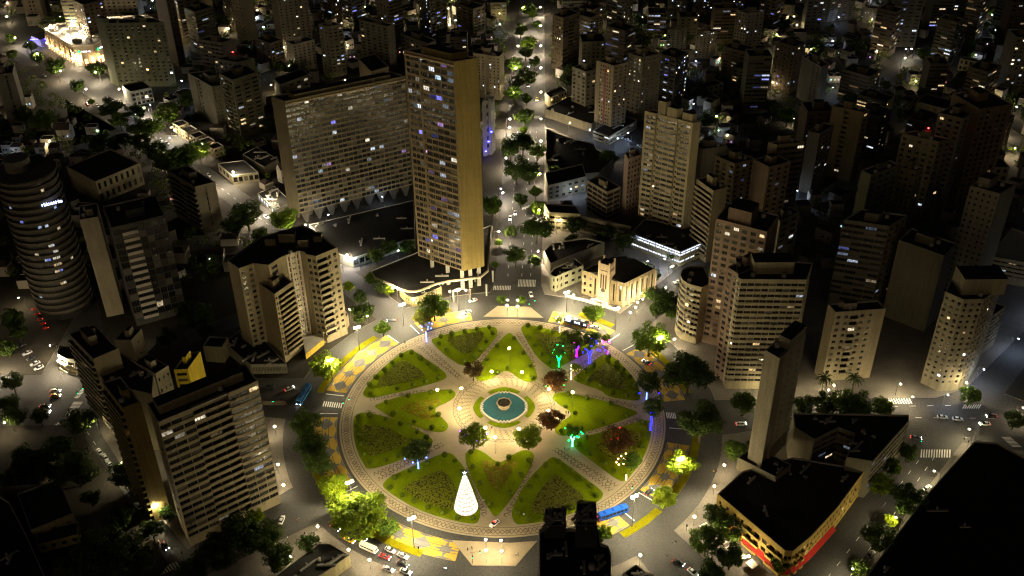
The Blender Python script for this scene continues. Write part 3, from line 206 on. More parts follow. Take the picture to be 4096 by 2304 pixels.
{'n':'apartment_block','l':'mid-height dim brown block near the tan slab tower with a lit left face','p':[(-267.3,477.8),(-254.5,465.0),(-247.0,472.5),(-259.8,485.2)],'h':18,'f':{0:('k',6,3,0.6,0.5,(1,)),1:('p',6,3,0.45,0.45)},'w':(0.17,0.13,0.09),'far':1,'lit':0.07,'pal':0,'g':'dim far blocks'},
{'n':'apartment_block','l':'mid-height dim olive block near the tall grey slab with a pale end wall','p':[(226.7,284.0),(241.4,271.6),(249.3,281.0),(234.6,293.4)],'h':18,'f':{0:('b',6,3,0.45),1:('p',6,3,0.45,0.45)},'w':(0.16,0.15,0.09),'far':1,'lit':0.17,'pal':0,'g':'dim far blocks'},
{'n':'apartment_block','l':'mid-height dim grey block near the low parade with a blue and yellow sign','p':[(254.8,241.7),(267.8,254.0),(260.5,261.6),(247.5,249.3)],'h':18,'f':{0:('b',6,3,0.45),3:('b',6,3,0.45)},'w':(0.17,0.16,0.14),'far':1,'lit':0.07,'pal':3,'g':'dim far blocks'},
{'n':'apartment_block','l':'mid-height dim olive block near the dim far block with a violet roof sign','p':[(132.0,419.3),(145.7,419.4),(145.5,433.2),(131.9,433.0)],'h':22,'f':{0:('p',7,3,0.45,0.45)},'w':(0.16,0.15,0.09),'far':1,'lit':0.08,'pal':0,'g':'dim far blocks'},
{'n':'apartment_block','l':'mid-height dim grey block near the cool-lit far tower at the top edge','p':[(47.2,479.4),(67.0,480.2),(66.5,491.5),(46.7,490.7)],'h':22,'f':{0:('b',7,3,0.45)},'w':(0.17,0.16,0.14),'far':1,'lit':0.17,'pal':0,'g':'dim far blocks'},
{'n':'apartment_block','l':'mid-height dim brown block near the dim block carrying two pinkish roof lights','p':[(-38.4,383.0),(-26.0,382.8),(-25.8,395.5),(-38.1,395.7)],'h':22,'f':{0:('k',7,3,0.6,0.5,(1,))},'w':(0.17,0.13,0.09),'far':1,'lit':0.11,'pal':3,'g':'dim far blocks'},
{'n':'apartment_block','l':'tall dim brown block near the tall grey slab with a pale end wall','p':[(194.4,325.9),(203.8,335.3),(193.5,345.6),(184.1,336.2)],'h':34,'f':{0:('p',11,4,0.45,0.45),3:('p',11,5,0.45,0.45)},'w':(0.17,0.13,0.09),'far':1,'lit':0.1,'pal':3,'g':'dim far blocks'},
{'n':'apartment_block','l':'mid-height dim tan block near the dim far block with a violet roof sign','p':[(164.6,449.8),(177.7,436.4),(188.2,446.6),(175.1,460.0)],'h':18,'f':{0:('p',6,5,0.45,0.45),1:('k',6,3,0.6,0.5,(1,))},'w':(0.23,0.19,0.13),'far':1,'lit':0.15,'pal':3,'g':'dim far blocks'},
{'n':'apartment_block','l':'tall dim olive block near the dim block carrying two pinkish roof lights','p':[(-55.1,431.7),(-43.1,444.4),(-51.8,452.6),(-63.8,439.9)],'h':34,'f':{0:('k',11,3,0.6,0.5,(1,)),3:('p',11,5,0.45,0.45)},'w':(0.16,0.15,0.09),'far':1,'lit':0.21,'pal':3,'g':'dim far blocks'},
{'n':'apartment_block','l':'tall dim brown block near the tall grey tower with a pale left edge','p':[(-147.3,486.7),(-137.2,477.3),(-129.8,485.2),(-139.9,494.6)],'h':34,'f':{0:('b',11,3,0.45),1:('p',11,5,0.45,0.45)},'w':(0.17,0.13,0.09),'far':1,'lit':0.14,'pal':3,'g':'dim far blocks'},
{'n':'apartment_block','l':'tall dim grey block near the tall grey tower with a pale left edge','p':[(-117.2,456.1),(-108.5,464.8),(-118.7,475.1),(-127.5,466.3)],'h':40,'f':{0:('b',13,3,0.45),3:('k',13,3,0.6,0.5,(1,))},'w':(0.17,0.16,0.14),'far':1,'lit':0.19,'pal':3,'g':'dim far blocks'},
{'n':'apartment_block','l':'mid-height dim grey block near the white-lit far block at the top right corner','p':[(357.6,472.6),(371.9,473.1),(371.4,487.3),(357.1,486.8)],'h':22,'f':{0:('k',7,3,0.6,0.5,(1,))},'w':(0.17,0.16,0.14),'far':1,'lit':0.13,'pal':3,'g':'dim far blocks'},
{'n':'apartment_block','l':'tall dim grey block near the far tower with horizontal lit bands','p':[(231.1,438.3),(243.8,437.8),(244.2,448.1),(231.4,448.6)],'h':28,'f':{0:('k',9,3,0.6,0.5,(1,))},'w':(0.17,0.16,0.14),'far':1,'lit':0.19,'pal':3,'g':'dim far blocks'}]
PAV=[
[(-46.9,78.0),(-41.5,81.0),(-36.0,83.6),(-30.3,85.8),(-24.4,87.7),(-18.5,89.1),(-12.4,90.1),(-6.3,90.8),(-4.0,100.0),(-2.0,160.0),(1.0,262.0),(-205.0,258.0)],
[(20.5,88.7),(26.0,87.2),(31.3,85.4),(36.6,83.3),(41.7,80.9),(46.7,78.1),(51.4,75.1),(56.0,71.7),(58.0,74.0),(120.0,148.0),(118.0,190.0),(70.0,236.0),(27.0,280.0),(22.0,160.0),(19.0,98.0)],
[(28.0,305.0),(80.0,255.0),(130.0,205.0),(240.0,320.0),(240.0,560.0),(35.0,560.0)],
[(67.6,60.9),(71.4,56.4),(74.9,51.7),(78.1,46.7),(80.9,41.6),(83.5,36.3),(85.6,30.8),(87.4,25.2),(88.9,19.5),(90.0,13.8),(90.7,7.9),(185.0,8.0),(200.0,14.0),(330.0,140.0),(300.0,320.0),(160.0,165.0)],
[(89.9,-14.2),(88.8,-20.0),(87.3,-25.7),(85.5,-31.3),(83.3,-36.7),(80.7,-42.0),(77.8,-47.1),(74.6,-52.1),(71.1,-56.8),(67.3,-61.2),(63.2,-65.5),(80.0,-90.0),(92.0,-97.0),(134.0,-49.0),(163.0,-16.0),(160.0,-12.0),(101.0,-12.0)],
[(186.0,-20.0),(125.0,-87.0),(110.0,-108.0),(290.0,-120.0),(290.0,-30.0),(205.0,-25.0)],
[(215.0,10.0),(240.0,38.0),(340.0,130.0),(340.0,2.0),(225.0,2.0)],
[(-91.0,-1.6),(-90.7,-7.5),(-90.0,-13.3),(-89.0,-19.1),(-87.5,-24.9),(-85.7,-30.5),(-83.6,-36.0),(-81.1,-41.3),(-109.0,-66.0),(-114.0,-72.0),(-142.0,-41.0),(-166.0,-9.0),(-170.0,0.0),(-100.0,0.0)],
[(-68.7,-59.7),(-64.5,-64.2),(-60.0,-68.4),(-55.3,-72.3),(-50.3,-75.8),(-45.1,-79.0),(-39.7,-81.9),(-34.1,-84.4),(-50.0,-112.0),(-110.0,-114.0),(-122.0,-96.0)],
[(-59.7,68.7),(-64.0,64.7),(-68.0,60.5),(-71.7,56.0),(-75.1,51.3),(-78.3,46.4),(-81.1,41.3),(-83.6,36.0),(-85.7,30.6),(-87.5,25.1),(-187.0,26.0),(-187.0,60.0),(-300.0,330.0),(-237.0,270.0),(-160.0,188.0)],
[(-178.0,-4.0),(-148.0,-41.0),(-119.0,-79.0),(-130.0,-110.0),(-260.0,-110.0),(-260.0,-6.0),(-200.0,-4.0)],
[(-205.0,30.0),(-205.0,150.0),(-360.0,250.0),(-360.0,30.0)],
[(3.0,275.0),(3.0,330.0),(16.0,560.0),(-330.0,560.0),(-262.0,345.0),(-215.0,272.0)],
[(-310.0,360.0),(-245.0,290.0),(-290.0,230.0),(-480.0,230.0),(-480.0,540.0)],
[(245.0,325.0),(170.0,250.0),(310.0,340.0),(345.0,150.0),(520.0,160.0),(520.0,560.0),(245.0,560.0)],
[(48.2,-77.2),(43.2,-80.1),(38.0,-82.7),(32.6,-85.0),(27.1,-86.9),(21.5,-88.4),(15.8,-89.6),(14.0,-130.0),(75.0,-130.0)]]
ISL=[
[(-18.26,-69.1),(-10.58,-80.93),(4.8,-81.3),(12.79,-69.77),(3,-70.6)],
[(-2.54,79.04),(13.08,78.11),(19.36,68.91),(-9.34,70.29)],
[(-102.82,10.13),(-93.43,9.98),(-91.99,8.23),(-93.25,7.38),(-102.35,7.7)]]
RD=[
[(-150.1,60.6),(-143.9,51.4),(-116.2,70.0),(-122.3,79.1)],
[(-85.4,113.3),(-79.5,106.4),(-44.6,135.9),(-50.5,142.8)],
[(103.0,368.4),(108.7,361.5),(158.0,402.0),(152.3,409.0)],
[(223.2,337.3),(219.1,330.4),(248.2,313.0),(252.3,319.9)],
[(148.1,468.8),(150.3,461.2),(266.3,495.1),(264.1,502.7)],
[(166.4,253.4),(173.6,246.6),(333.6,416.6),(326.4,423.4)],
[(226.7,343.0),(232.9,337.9),(290.0,407.3),(283.8,412.4)]]
BED=[
('north-north-west',[(-33.9,52.2),(-30.4,54.4),(-26.8,56.2),(-23.1,57.9),(-19.3,59.3),(-15.3,60.4),(-11.4,61.3),(-7.3,61.9),(-3.3,62.2),(-2.0,56.0),(-7.2,45.4),(-12.7,34.8),(-17.7,31.9),(-26.1,40.3)]),
('west-north-west',[(-60.7,14.0),(-59.5,18.5),(-57.9,23.0),(-56.0,27.2),(-53.8,31.4),(-51.3,35.3),(-48.5,39.1),(-45.4,42.6),(-42.1,45.9),(-32.1,35.7),(-24.3,27.0),(-25.3,22.8),(-44.0,15.1),(-57.5,10.7)]),
('west-south-west',[(-53.1,-32.6),(-55.2,-28.8),(-57.1,-25.0),(-58.7,-21.0),(-60.0,-16.9),(-61.0,-12.8),(-61.7,-8.5),(-62.2,-4.3),(-62.3,0.0),(-58.9,2.6),(-42.5,-3.0),(-27.9,-14.8),(-29.0,-18.8),(-41.5,-28.0)]),
('south-south-west',[(-9.2,-61.6),(-14.6,-60.6),(-19.9,-59.0),(-25.0,-57.1),(-30.0,-54.6),(-34.7,-51.8),(-39.1,-48.5),(-43.2,-44.9),(-47.0,-40.9),(-44.1,-36.1),(-34.0,-29.5),(-22.8,-22.4),(-19.1,-24.4),(-12.1,-37.1),(-7.8,-55.3)]),
('south-south-east',[(37.9,-49.4),(34.3,-52.0),(30.4,-54.4),(26.5,-56.4),(22.3,-58.2),(18.1,-59.6),(13.7,-60.8),(9.3,-61.6),(4.9,-62.1),(2.9,-55.4),(9.2,-39.7),(17.9,-27.5),(21.0,-25.5),(31.0,-36.7),(39.0,-45.6)]),
('east-south-east',[(62.1,-5.4),(61.5,-10.2),(60.5,-14.9),(59.1,-19.6),(57.5,-24.1),(55.4,-28.5),(53.0,-32.7),(50.4,-36.7),(47.4,-40.5),(44.3,-39.0),(35.7,-28.9),(27.9,-19.5),(29.6,-15.7),(44.8,-10.3),(58.8,-4.5)]),
('east-north-east',[(47.62,40.05),(50.55,37.44),(54.74,30.11),(58.3,21.37),(59.09,16.07),(59.2,10.89),(58.13,7.13),(45.48,10.13),(42.51,14.77),(36.03,18.28),(31.15,21.81),(30.93,23.96),(36.81,30.41),(43.63,38.41),(45.5,39.91)]),
('north-north-east',[(9.67,62.96),(11.87,63.36),(16.95,61.91),(26.25,57.47),(34.67,52.82),(41.51,47.97),(43.51,46.18),(42.67,44.45),(37.11,40.51),(32.32,36.61),(25.09,30.87),(22.96,29.53),(20.93,30.39),(15.26,38.59),(11.27,50.24),(8.7,58.69),(8.55,61.13)])]
TRI=[
('north',[(4.3,56.3),(3.2,57.2),(2.0,56.5),(-4.6,45.8),(-9.8,34.6),(-12.6,26.1),(-11.5,22.8),(-8.3,21.8),(-4.2,24.2),(0.1,28.6),(3.1,28.4),(6.9,23.6),(10.7,20.7),(14.0,21.3),(15.5,24.5),(13.6,33.3),(9.7,45.0)]),
('west',[(-53.5,7.2),(-54.4,6.2),(-53.8,5.0),(-46.0,-2.0),(-35.1,-7.8),(-26.8,-11.1),(-23.4,-10.2),(-22.2,-7.0),(-24.4,-2.8),(-28.5,1.7),(-28.2,4.7),(-23.2,8.2),(-20.1,11.8),(-20.5,15.2),(-23.6,16.8),(-32.5,15.5),(-44.3,12.3)]),
('east',[(56.0,-1.2),(56.8,0.0),(56.0,1.2),(45.4,7.2),(34.0,11.7),(25.4,14.1),(22.1,12.7),(21.3,9.5),(24.0,5.5),(28.6,1.5),(28.6,-1.5),(24.0,-5.5),(21.3,-9.5),(22.1,-12.7),(25.4,-14.1),(34.0,-11.7),(45.4,-7.2)]),
('south',[(-3.7,-56.9),(-2.5,-57.7),(-1.3,-57.0),(5.2,-45.7),(10.2,-34.5),(12.9,-26.0),(11.8,-22.6),(8.5,-21.7),(4.5,-24.2),(0.2,-28.6),(-2.7,-28.5),(-6.6,-23.7),(-10.4,-20.9),(-13.7,-21.5),(-15.2,-24.7),(-13.2,-33.5),(-9.2,-45.1)])]
POOL=(0.63,4.46)
LAMP=[
('tall floodlight mast on the grass verge, @ clockwise from the north avenue','floodlight masts on the ring verge',[('tall',30.5,73.55,11.3,0.5,0),('tall',52.55,57.83,12.9,0.5,1),('tall',69.97,36.55,12.1,0.5,2),('tall',67.96,-41.08,12.8,0.5,3),('tall',47.91,-63.49,15.9,0.5,4),('tall',-31.86,-72.54,15.5,0.5,5),('tall',-55.3,-57.94,19.0,0.5,6),('tall',-74.3,22.32,12.6,0.5,7),('tall',-65.35,45.24,12.9,0.5,8),('tall',-46.63,63.62,12.6,0.5,9),('tall',-21.39,75.12,12.5,0.5,10)]),
('short globe lamp on the outer pavement, @ clockwise from the north avenue','globe lamps round the outer pavement',[('short',34.2,80.66,5.0,0.5,0),('short',42.94,76.81,5.0,0.5,1),('short',49.31,73.15,5.0,0.5,2),('short',64.38,74.2,5.0,0.5,3),('short',67.13,76.71,5.0,0.5,4),('short',62.98,69.86,5.0,0.5,5),('short',60.07,65.79,5.0,0.5,6),('short',79.42,86.33,5.0,0.5,7),('short',77.99,44.61,5.0,0.5,8),('short',86.21,-36.69,5.0,0.5,9),('short',80.47,-47.9,5.0,0.5,10),('short',80.76,-70.09,5.0,0.5,11),('short',77.71,-67.76,5.0,0.5,12),('short',83.84,-73.66,5.0,0.5,13),('short',70.57,-63.4,5.0,0.5,14),('short',86.83,-82.19,5.0,0.5,15),('short',48.76,-81.27,5.0,0.5,16),('short',-46.56,-82.05,5.0,0.5,17),('short',-54.52,-77.36,5.0,0.5,18),('short',-74.69,-80.06,5.0,0.5,19),('short',-67.23,-66.17,5.0,0.5,20),('short',-83.45,-45.0,5.0,0.5,21),('short',-87.63,-33.72,5.0,0.5,22),('short',-92.99,-11.65,5.0,0.5,23),('short',-72.46,70.3,5.0,0.5,24),('short',-69.55,67.98,5.0,0.5,25),('short',-63.77,64.99,5.0,0.5,26),('short',-43.09,78.36,5.0,0.5,27),('short',-25.61,84.81,5.0,0.5,28),('short',-17.92,85.8,5.0,0.5,29)]),
('globe lamp on the northern crossing island, right rear of four','globe lamps on the crossing islands',[('short',7.11,74.73,6.5,0.5)]),
('globe lamp on the northern crossing island, right front of four','globe lamps on the crossing islands',[('short',7.06,69.7,6.5,0.5)]),
('globe lamp on the northern crossing island, left rear of four','globe lamps on the crossing islands',[('short',2.37,74.82,6.5,0.5)]),
('globe lamp on the northern crossing island, left front of four','globe lamps on the crossing islands',[('short',2.12,70.44,6.5,0.5)]),
('globe lamp on the southern crossing island, left rear of four','globe lamps on the crossing islands',[('short',-5.76,-74.74,6.5,0.5)]),
('globe lamp on the southern crossing island, right rear of four','globe lamps on the crossing islands',[('short',-0.27,-75.06,6.5,0.5)]),
('globe lamp on the southern crossing island, left front of four','globe lamps on the crossing islands',[('short',-5.69,-79.58,6.5,0.5)]),
('globe lamp on the southern crossing island, right front of four','globe lamps on the crossing islands',[('short',-0.08,-80.02,6.5,0.5)]),
('garden lamp by the pool plaza, @ clockwise from due north','garden lamps round the pool plaza',[('garden',3.01,33.86,9.0,0.5,0),('garden',8.47,21.96,5.0,0.5,1),('garden',19.77,10.29,5.0,0.5,2),('garden',29.45,3.26,9.0,0.5,3),('garden',19.12,-3.55,5.0,0.5,4),('garden',6.63,-14.68,5.0,0.5,5),('garden',-2.86,-23.88,9.0,0.5,6),('garden',-6.94,-13.75,5.0,0.5,7),('garden',-17.81,-2.71,6.0,0.5,8),('garden',-27.3,5.64,9.0,0.5,9),('garden',-17.2,6.59,9.0,0.5,10),('garden',-4.69,22.53,5.0,0.5,11)]),
('single-arm street lamp on the left kerb of the north avenue, @ from the square','street lamps on the north avenue',[('street_ave',-4.5,135.0,8.5,-0.05,0),('street_ave',-2.5,177.0,8.5,-0.05,1),('street_ave',-0.6,218.9,8.5,-0.05,2),('street_ave',1.4,260.9,8.5,-0.05,3),('street_ave',2.0,273.0,8.5,-0.05,4),('street_ave',4.2,314.9,8.5,-0.05,5),('street_ave',6.4,356.9,8.5,-0.05,6),('street_ave',8.6,398.8,8.5,-0.05,7),('street_ave',10.8,440.8,8.5,-0.05,8),('street_ave',13.0,482.7,8.5,-0.05,9)]),
('single-arm street lamp on the right kerb of the north avenue, @ from the square','street lamps on the north avenue',[('street_ave',20.5,115.0,8.5,3.12,0),('street_ave',22.1,157.0,8.5,3.12,1),('street_ave',23.7,198.9,8.5,3.12,2),('street_ave',25.3,240.9,8.5,3.12,3),('street_ave',26.5,273.0,8.5,3.12,4),('street_ave',27.6,315.0,8.5,3.12,5),('street_ave',28.7,357.0,8.5,3.12,6),('street_ave',29.8,399.0,8.5,3.12,7),('street_ave',30.9,440.9,8.5,3.12,8),('street_ave',32.0,482.9,8.5,3.12,9)]),
('single-arm street lamp on the right kerb of the north-west avenue, @ from the square','street lamps on the north-west avenue',[('street_ave',-51.2,84.6,8.5,-2.44,0),('street_ave',-77.2,115.1,8.5,-2.44,1),('street_ave',-103.1,145.6,8.5,-2.44,2),('street_ave',-129.0,176.0,8.5,-2.44,3),('street_ave',-154.9,206.5,8.5,-2.44,4),('street_ave',-180.9,237.0,8.5,-2.44,5),('street_ave',-206.8,267.4,8.5,-2.44,6),('street_ave',-232.7,297.9,8.5,-2.44,7),('street_ave',-258.6,328.3,8.5,-2.44,8),('street_ave',-284.6,358.8,8.5,-2.44,9),('street_ave',-310.5,389.3,8.5,-2.44,10),('street_ave',-336.4,419.7,8.5,-2.44,11)]),
('single-arm street lamp on the left kerb of the north-west avenue, @ from the square','street lamps on the north-west avenue',[('street_ave',-110.8,127.3,8.5,0.72,0),('street_ave',-139.8,160.4,8.5,0.72,1),('street_ave',-168.8,193.5,8.5,0.72,2),('street_ave',-197.8,226.6,8.5,0.72,3),('street_ave',-226.8,259.6,8.5,0.72,4),('street_ave',-255.9,292.7,8.5,0.72,5),('street_ave',-284.9,325.8,8.5,0.72,6),('street_ave',-313.9,358.8,8.5,0.72,7),('street_ave',-342.9,391.9,8.5,0.72,8),('street_ave',-371.9,425.0,8.5,0.72,9)]),
('street lamp on the west avenue, @ from the square','street lamps on the west avenue',[('street_ave',-168.0,27.5,8.5,1.57,0),('street_ave',-195.0,27.5,8.5,1.57,1),('street_ave',-222.0,27.5,8.5,1.57,2),('street_ave',-249.0,27.5,8.5,1.57,3)]),
('street lamp on the lower left street, @ from the square','street lamps on the lower left street',[('street_warm',-165.2,-11.3,8.5,-2.43,0),('street_warm',-145.7,-34.1,8.5,-2.43,1),('street_warm',-126.1,-56.8,8.5,-2.43,2)]),
('street lamp on the east avenue, @ from the square','street lamps on the east avenue',[('street_warm',112.0,8.5,8.5,-1.55,0),('street_warm',140.0,9.0,8.5,-1.55,1),('street_warm',168.0,9.5,8.5,-1.55,2),('street_warm',196.0,9.9,8.5,-1.55,3)]),
('street lamp on the lower right street, @ from the square','street lamps on the lower right street',[('street_warm',188.0,-23.0,8.5,2.38,0),('street_warm',166.0,-46.3,8.5,2.38,1),('street_warm',144.1,-69.5,8.5,2.38,2),('street_warm',122.1,-92.8,8.5,2.38,3)]),
('street lamp on the upper right street, @ from the square','street lamps on the upper right street',[('street_cool',205.0,18.0,8.5,-0.83,0),('street_cool',228.6,39.6,8.5,-0.83,1),('street_cool',252.2,61.2,8.5,-0.83,2),('street_cool',275.8,82.8,8.5,-0.83,3),('street_cool',299.4,104.5,8.5,-0.83,4)]),
('street lamp on the north-east street, @ from the square','street lamps on the north-east street',[('street_warm',64.0,78.0,8.5,-0.67,0),('street_warm',82.6,101.5,8.5,-0.67,1),('street_warm',101.3,125.0,8.5,-0.67,2)]),
('bluish street light in the upper right back streets, @ from the left','street lights in the upper right back streets',[('street_cool',-2.32,186.29,7.0,-1.06,0),('street_cool',39.26,185.41,7.0,-2.09,1),('street_cool',48.08,182.89,7.0,0.91,2),('street_cool',139.34,371.17,7.0,-2.57,3),('street_cool',132.46,258.23,7.0,-0.81,5),('street_cool',164.4,338.74,7.0,-2.78,8),('street_cool',186.0,431.47,7.0,-0.4,9),('street_cool',166.16,180.38,7.0,-2.26,14),('street_cool',220.41,319.59,7.0,0.76,16),('street_cool',246.52,404.8,7.0,2.69,17),('street_cool',295.33,389.89,7.0,-2.72,21),('street_cool',335.43,451.61,7.0,-2.13,24),('street_cool',313.77,387.03,7.0,-2.29,25),('street_cool',270.17,202.02,7.0,-1.15,26),('street_cool',381.41,458.36,7.0,0.49,29),('street_cool',370.89,423.59,7.0,0.83,30),('street_cool',361.27,366.66,7.0,-0.77,31)]),
('yellowish street light in the upper right back streets, @ from the left','street lights in the upper right back streets',[('street_warm',151.12,403.44,7.0,0.22,4),('street_warm',138.45,278.59,7.0,-2.65,6),('street_warm',135.92,249.68,7.0,0.04,7),('street_warm',185.65,331.97,7.0,-2.58,10),('street_warm',208.25,422.36,7.0,-2.46,11),('street_warm',226.17,461.17,7.0,-0.45,12),('street_warm',227.17,438.9,7.0,1.96,13),('street_warm',225.16,393.41,7.0,-1.66,15),('street_warm',233.75,334.16,7.0,0.46,18),('street_warm',288.59,482.57,7.0,-0.62,19),('street_warm',273.8,385.8,7.0,2.86,20),('street_warm',298.88,387.45,7.0,2.15,22),('street_warm',277.35,290.48,7.0,-1.26,23),('street_warm',356.96,426.54,7.0,1.9,27),('street_warm',381.54,475.01,7.0,-1.92,28),('street_warm',329.79,286.1,7.0,0.29,32),('street_warm',309.01,229.33,7.0,-2.62,33)]),
('yellowish street light in the upper middle back streets, @ from the left','street lights in the upper middle back streets',[('street_warm',-110.5,494.75,7.0,-2.64,0),('street_warm',-66.12,483.86,7.0,-1.76,1),('street_warm',-39.54,460.0,7.0,-0.43,3),('street_warm',-27.43,473.34,7.0,-1.12,4),('street_warm',-5.27,472.68,7.0,0.51,5),('street_warm',41.43,271.99,7.0,-1.2,7),('street_warm',58.37,426.65,7.0,1.77,8),('street_warm',70.45,447.86,7.0,-1.54,10),('street_warm',84.32,430.14,7.0,0.15,12),('street_warm',66.04,221.71,7.0,2.25,13),('street_warm',93.38,479.04,7.0,1.38,14),('street_warm',110.87,464.61,7.0,-2.29,17),('street_warm',107.02,355.12,7.0,-0.49,18),('street_warm',122.4,365.67,7.0,1.54,19)]),
('bluish street light in the upper middle back streets, @ from the left','street lights in the upper middle back streets',[('street_cool',-49.64,444.34,7.0,1.08,2),('street_cool',-5.12,450.07,7.0,-0.28,6),('street_cool',53.06,257.25,7.0,1.19,9),('street_cool',68.14,245.7,7.0,0.45,11),('street_cool',102.27,488.25,7.0,-1.27,15),('street_cool',79.94,253.79,7.0,2.88,16),('street_cool',103.98,231.34,7.0,-2.09,20)]),
('yellowish street light in the upper left back streets, @ from the left','street lights in the upper left back streets',[('street_warm',-326.4,302.22,7.0,-0.07,0),('street_warm',-280.41,248.24,7.0,1.59,3),('street_warm',-208.59,263.39,7.0,0.57,8),('street_warm',-186.87,246.09,7.0,-0.26,10),('street_warm',-185.61,341.57,7.0,2.04,11),('street_warm',-156.75,333.95,7.0,2.67,12),('street_warm',-111.7,343.13,7.0,-0.16,13)]),
('bluish street light in the upper left back streets, @ from the left','street lights in the upper left back streets',[('street_cool',-298.31,237.81,7.0,-2.76,1),('street_cool',-359.9,417.75,7.0,1.01,2),('street_cool',-257.64,264.55,7.0,0.44,4),('street_cool',-236.97,287.67,7.0,2.25,5),('street_cool',-234.03,306.26,7.0,-1.12,6),('street_cool',-208.03,252.1,7.0,1.17,7),('street_cool',-224.86,342.58,7.0,0.48,9),('street_cool',-125.71,500.06,7.0,0.98,14)]),
('yellowish street light in the middle back streets, @ from the left','street lights in the middle back streets',[('street_warm',-230.77,81.53,7.0,-2.64,0),('street_warm',-22.31,146.93,7.0,-0.69,6),('street_warm',28.63,145.91,7.0,1.01,7)]),
('bluish street light in the middle back streets, @ from the left','street lights in the middle back streets',[('street_cool',-95.67,154.74,7.0,1.21,1),('street_cool',-81.3,110.65,7.0,0.88,2),('street_cool',-72.46,112.35,7.0,2.96,3),('street_cool',-66.36,173.86,7.0,1.93,4),('street_cool',-54.11,121.49,7.0,-1.29,5),('street_cool',75.03,107.68,7.0,-2.86,8),('street_cool',79.25,109.46,7.0,-0.23,9),('street_cool',84.51,103.82,7.0,-1.99,10)]),
('yellowish street light in the lower back streets, @ from the left','street lights in the lower back streets',[('street_warm',-201.95,-7.94,7.0,-2.3,0),('street_warm',-201.6,43.13,7.0,-2.65,1),('street_warm',137.64,3.08,7.0,1.61,2),('street_warm',172.44,2.53,7.0,-2.22,3),('street_warm',212.31,-5.7,7.0,-0.65,5)]),
('bluish street light in the lower back streets, @ from the left','street lights in the lower back streets',[('street_cool',186.13,3.6,7.0,-1.51,4)]),
('yellowish street light near the pale far slab above white street lights','street lights of the far blocks',[('street_warm',326.46,477.7,6.0,0.3)]),
('yellowish street light near the low dim far block','street lights of the far blocks',[('street_warm',301.51,419.66,6.0,-0.85),('street_warm',286.04,454.01,6.0,0.09)]),
('yellowish street light near the low parade with a blue and yellow','street lights of the far blocks',[('street_warm',264.85,262.47,6.0,-1.94),('street_warm',334.33,261.35,6.0,-1.68),('street_warm',315.48,258.4,6.0,-1.53),('street_warm',285.57,265.29,6.0,1.32)]),
('yellowish street light near the pale speckled slab tower at the top','street lights of the far blocks',[('street_warm',-216.04,447.41,6.0,0.53),('street_warm',-162.04,473.62,6.0,-1.1)]),
('yellowish street light near the tan slab tower with a lit','street lights of the far blocks',[('street_warm',-204.55,518.94,6.0,-0.78),('street_warm',-218.88,485.06,6.0,-2.7),('street_warm',-197.72,490.66,6.0,-2.75)]),
('yellowish street light near the plain olive-grey twin tower behind the brown-striped','street lights of the far blocks',[('street_warm',92.04,325.51,6.0,2.4)]),
('bluish street light near the tall grey slab with a pale end','street lights of the far blocks',[('street_cool',199.11,280.53,6.0,-0.65),('street_cool',220.08,291.55,6.0,-1.64),('street_cool',235.94,276.13,6.0,1.4),('street_cool',240.93,293.88,6.0,0.5),('street_cool',257.69,348.49,6.0,0.76)]),
('yellowish street light near the cool-lit far tower at the top edge','street lights of the far blocks',[('street_warm',124.23,489.69,6.0,-1.75),('street_warm',50.0,452.59,6.0,2.61),('street_warm',76.51,466.2,6.0,2.72)]),
('yellowish street light near the very dark slab tower','street lights of the far blocks',[('street_warm',-265.87,418.62,6.0,-3.0),('street_warm',-314.67,419.28,6.0,1.97),('street_warm',-235.71,425.53,6.0,1.56)]),
('yellowish street light near the long row of arched cream walls far','street lights of the far blocks',[('street_warm',281.99,334.8,6.0,-1.49),('street_warm',325.16,308.84,6.0,-2.24),('street_warm',285.8,373.47,6.0,0.32),('street_warm',309.62,364.72,6.0,-2.98)]),
('yellowish street light near the grey tower with dim balconies','street lights of the far blocks',[('street_warm',-114.95,407.86,6.0,2.09)]),
('yellowish street light near the dim far block at the extreme','street lights of the far blocks',[('street_warm',383.59,367.75,6.0,-2.48)]),
('bluish street light near the brown grid-windowed tower behind the mall roof','street lights of the far blocks',[('street_cool',-294.15,515.35,6.0,0.17),('street_cool',-286.78,495.04,6.0,2.22)]),
('yellowish street light near the dim far block with a violet roof','street lights of the far blocks',[('street_warm',167.29,428.37,6.0,-2.0)]),
('bluish street light near the pale blank far slab among black roofs','street lights of the far blocks',[('street_cool',211.71,355.94,6.0,-1.02)]),
('yellowish street light near the tower with a lit entrance canopy','street lights of the far blocks',[('street_warm',-413.04,517.4,6.0,-1.44),('street_warm',-394.17,447.56,6.0,1.4),('street_warm',-397.42,482.99,6.0,-2.37)]),
('bluish street light near the far tower with horizontal lit bands','street lights of the far blocks',[('street_cool',264.94,478.24,6.0,2.46),('street_cool',265.7,459.23,6.0,2.88)]),
('yellowish street light near the tall grey slab with a pale end','street lights of the far blocks',[('street_warm',208.33,261.12,6.0,-0.59),('street_warm',183.67,273.29,6.0,0.68)]),
('yellowish street light near the olive far tower left of the brown','street lights of the far blocks',[('street_warm',132.15,404.67,6.0,-2.21),('street_warm',113.48,390.78,6.0,-2.67),('street_warm',77.83,403.42,6.0,-1.35),('street_warm',124.31,422.53,6.0,2.56)]),
('bluish street light near the small square far tower','street lights of the far blocks',[('street_cool',341.65,377.02,6.0,1.96)]),
('yellowish street light near the tall grey tower with a pale','street lights of the far blocks',[('street_warm',-164.61,443.82,6.0,-1.44),('street_warm',-127.91,455.93,6.0,1.33),('street_warm',-120.43,517.34,6.0,-0.15),('street_warm',-160.77,406.96,6.0,2.99)]),
('yellowish street light near the small square far tower','street lights of the far blocks',[('street_warm',331.04,398.21,6.0,0.5)]),
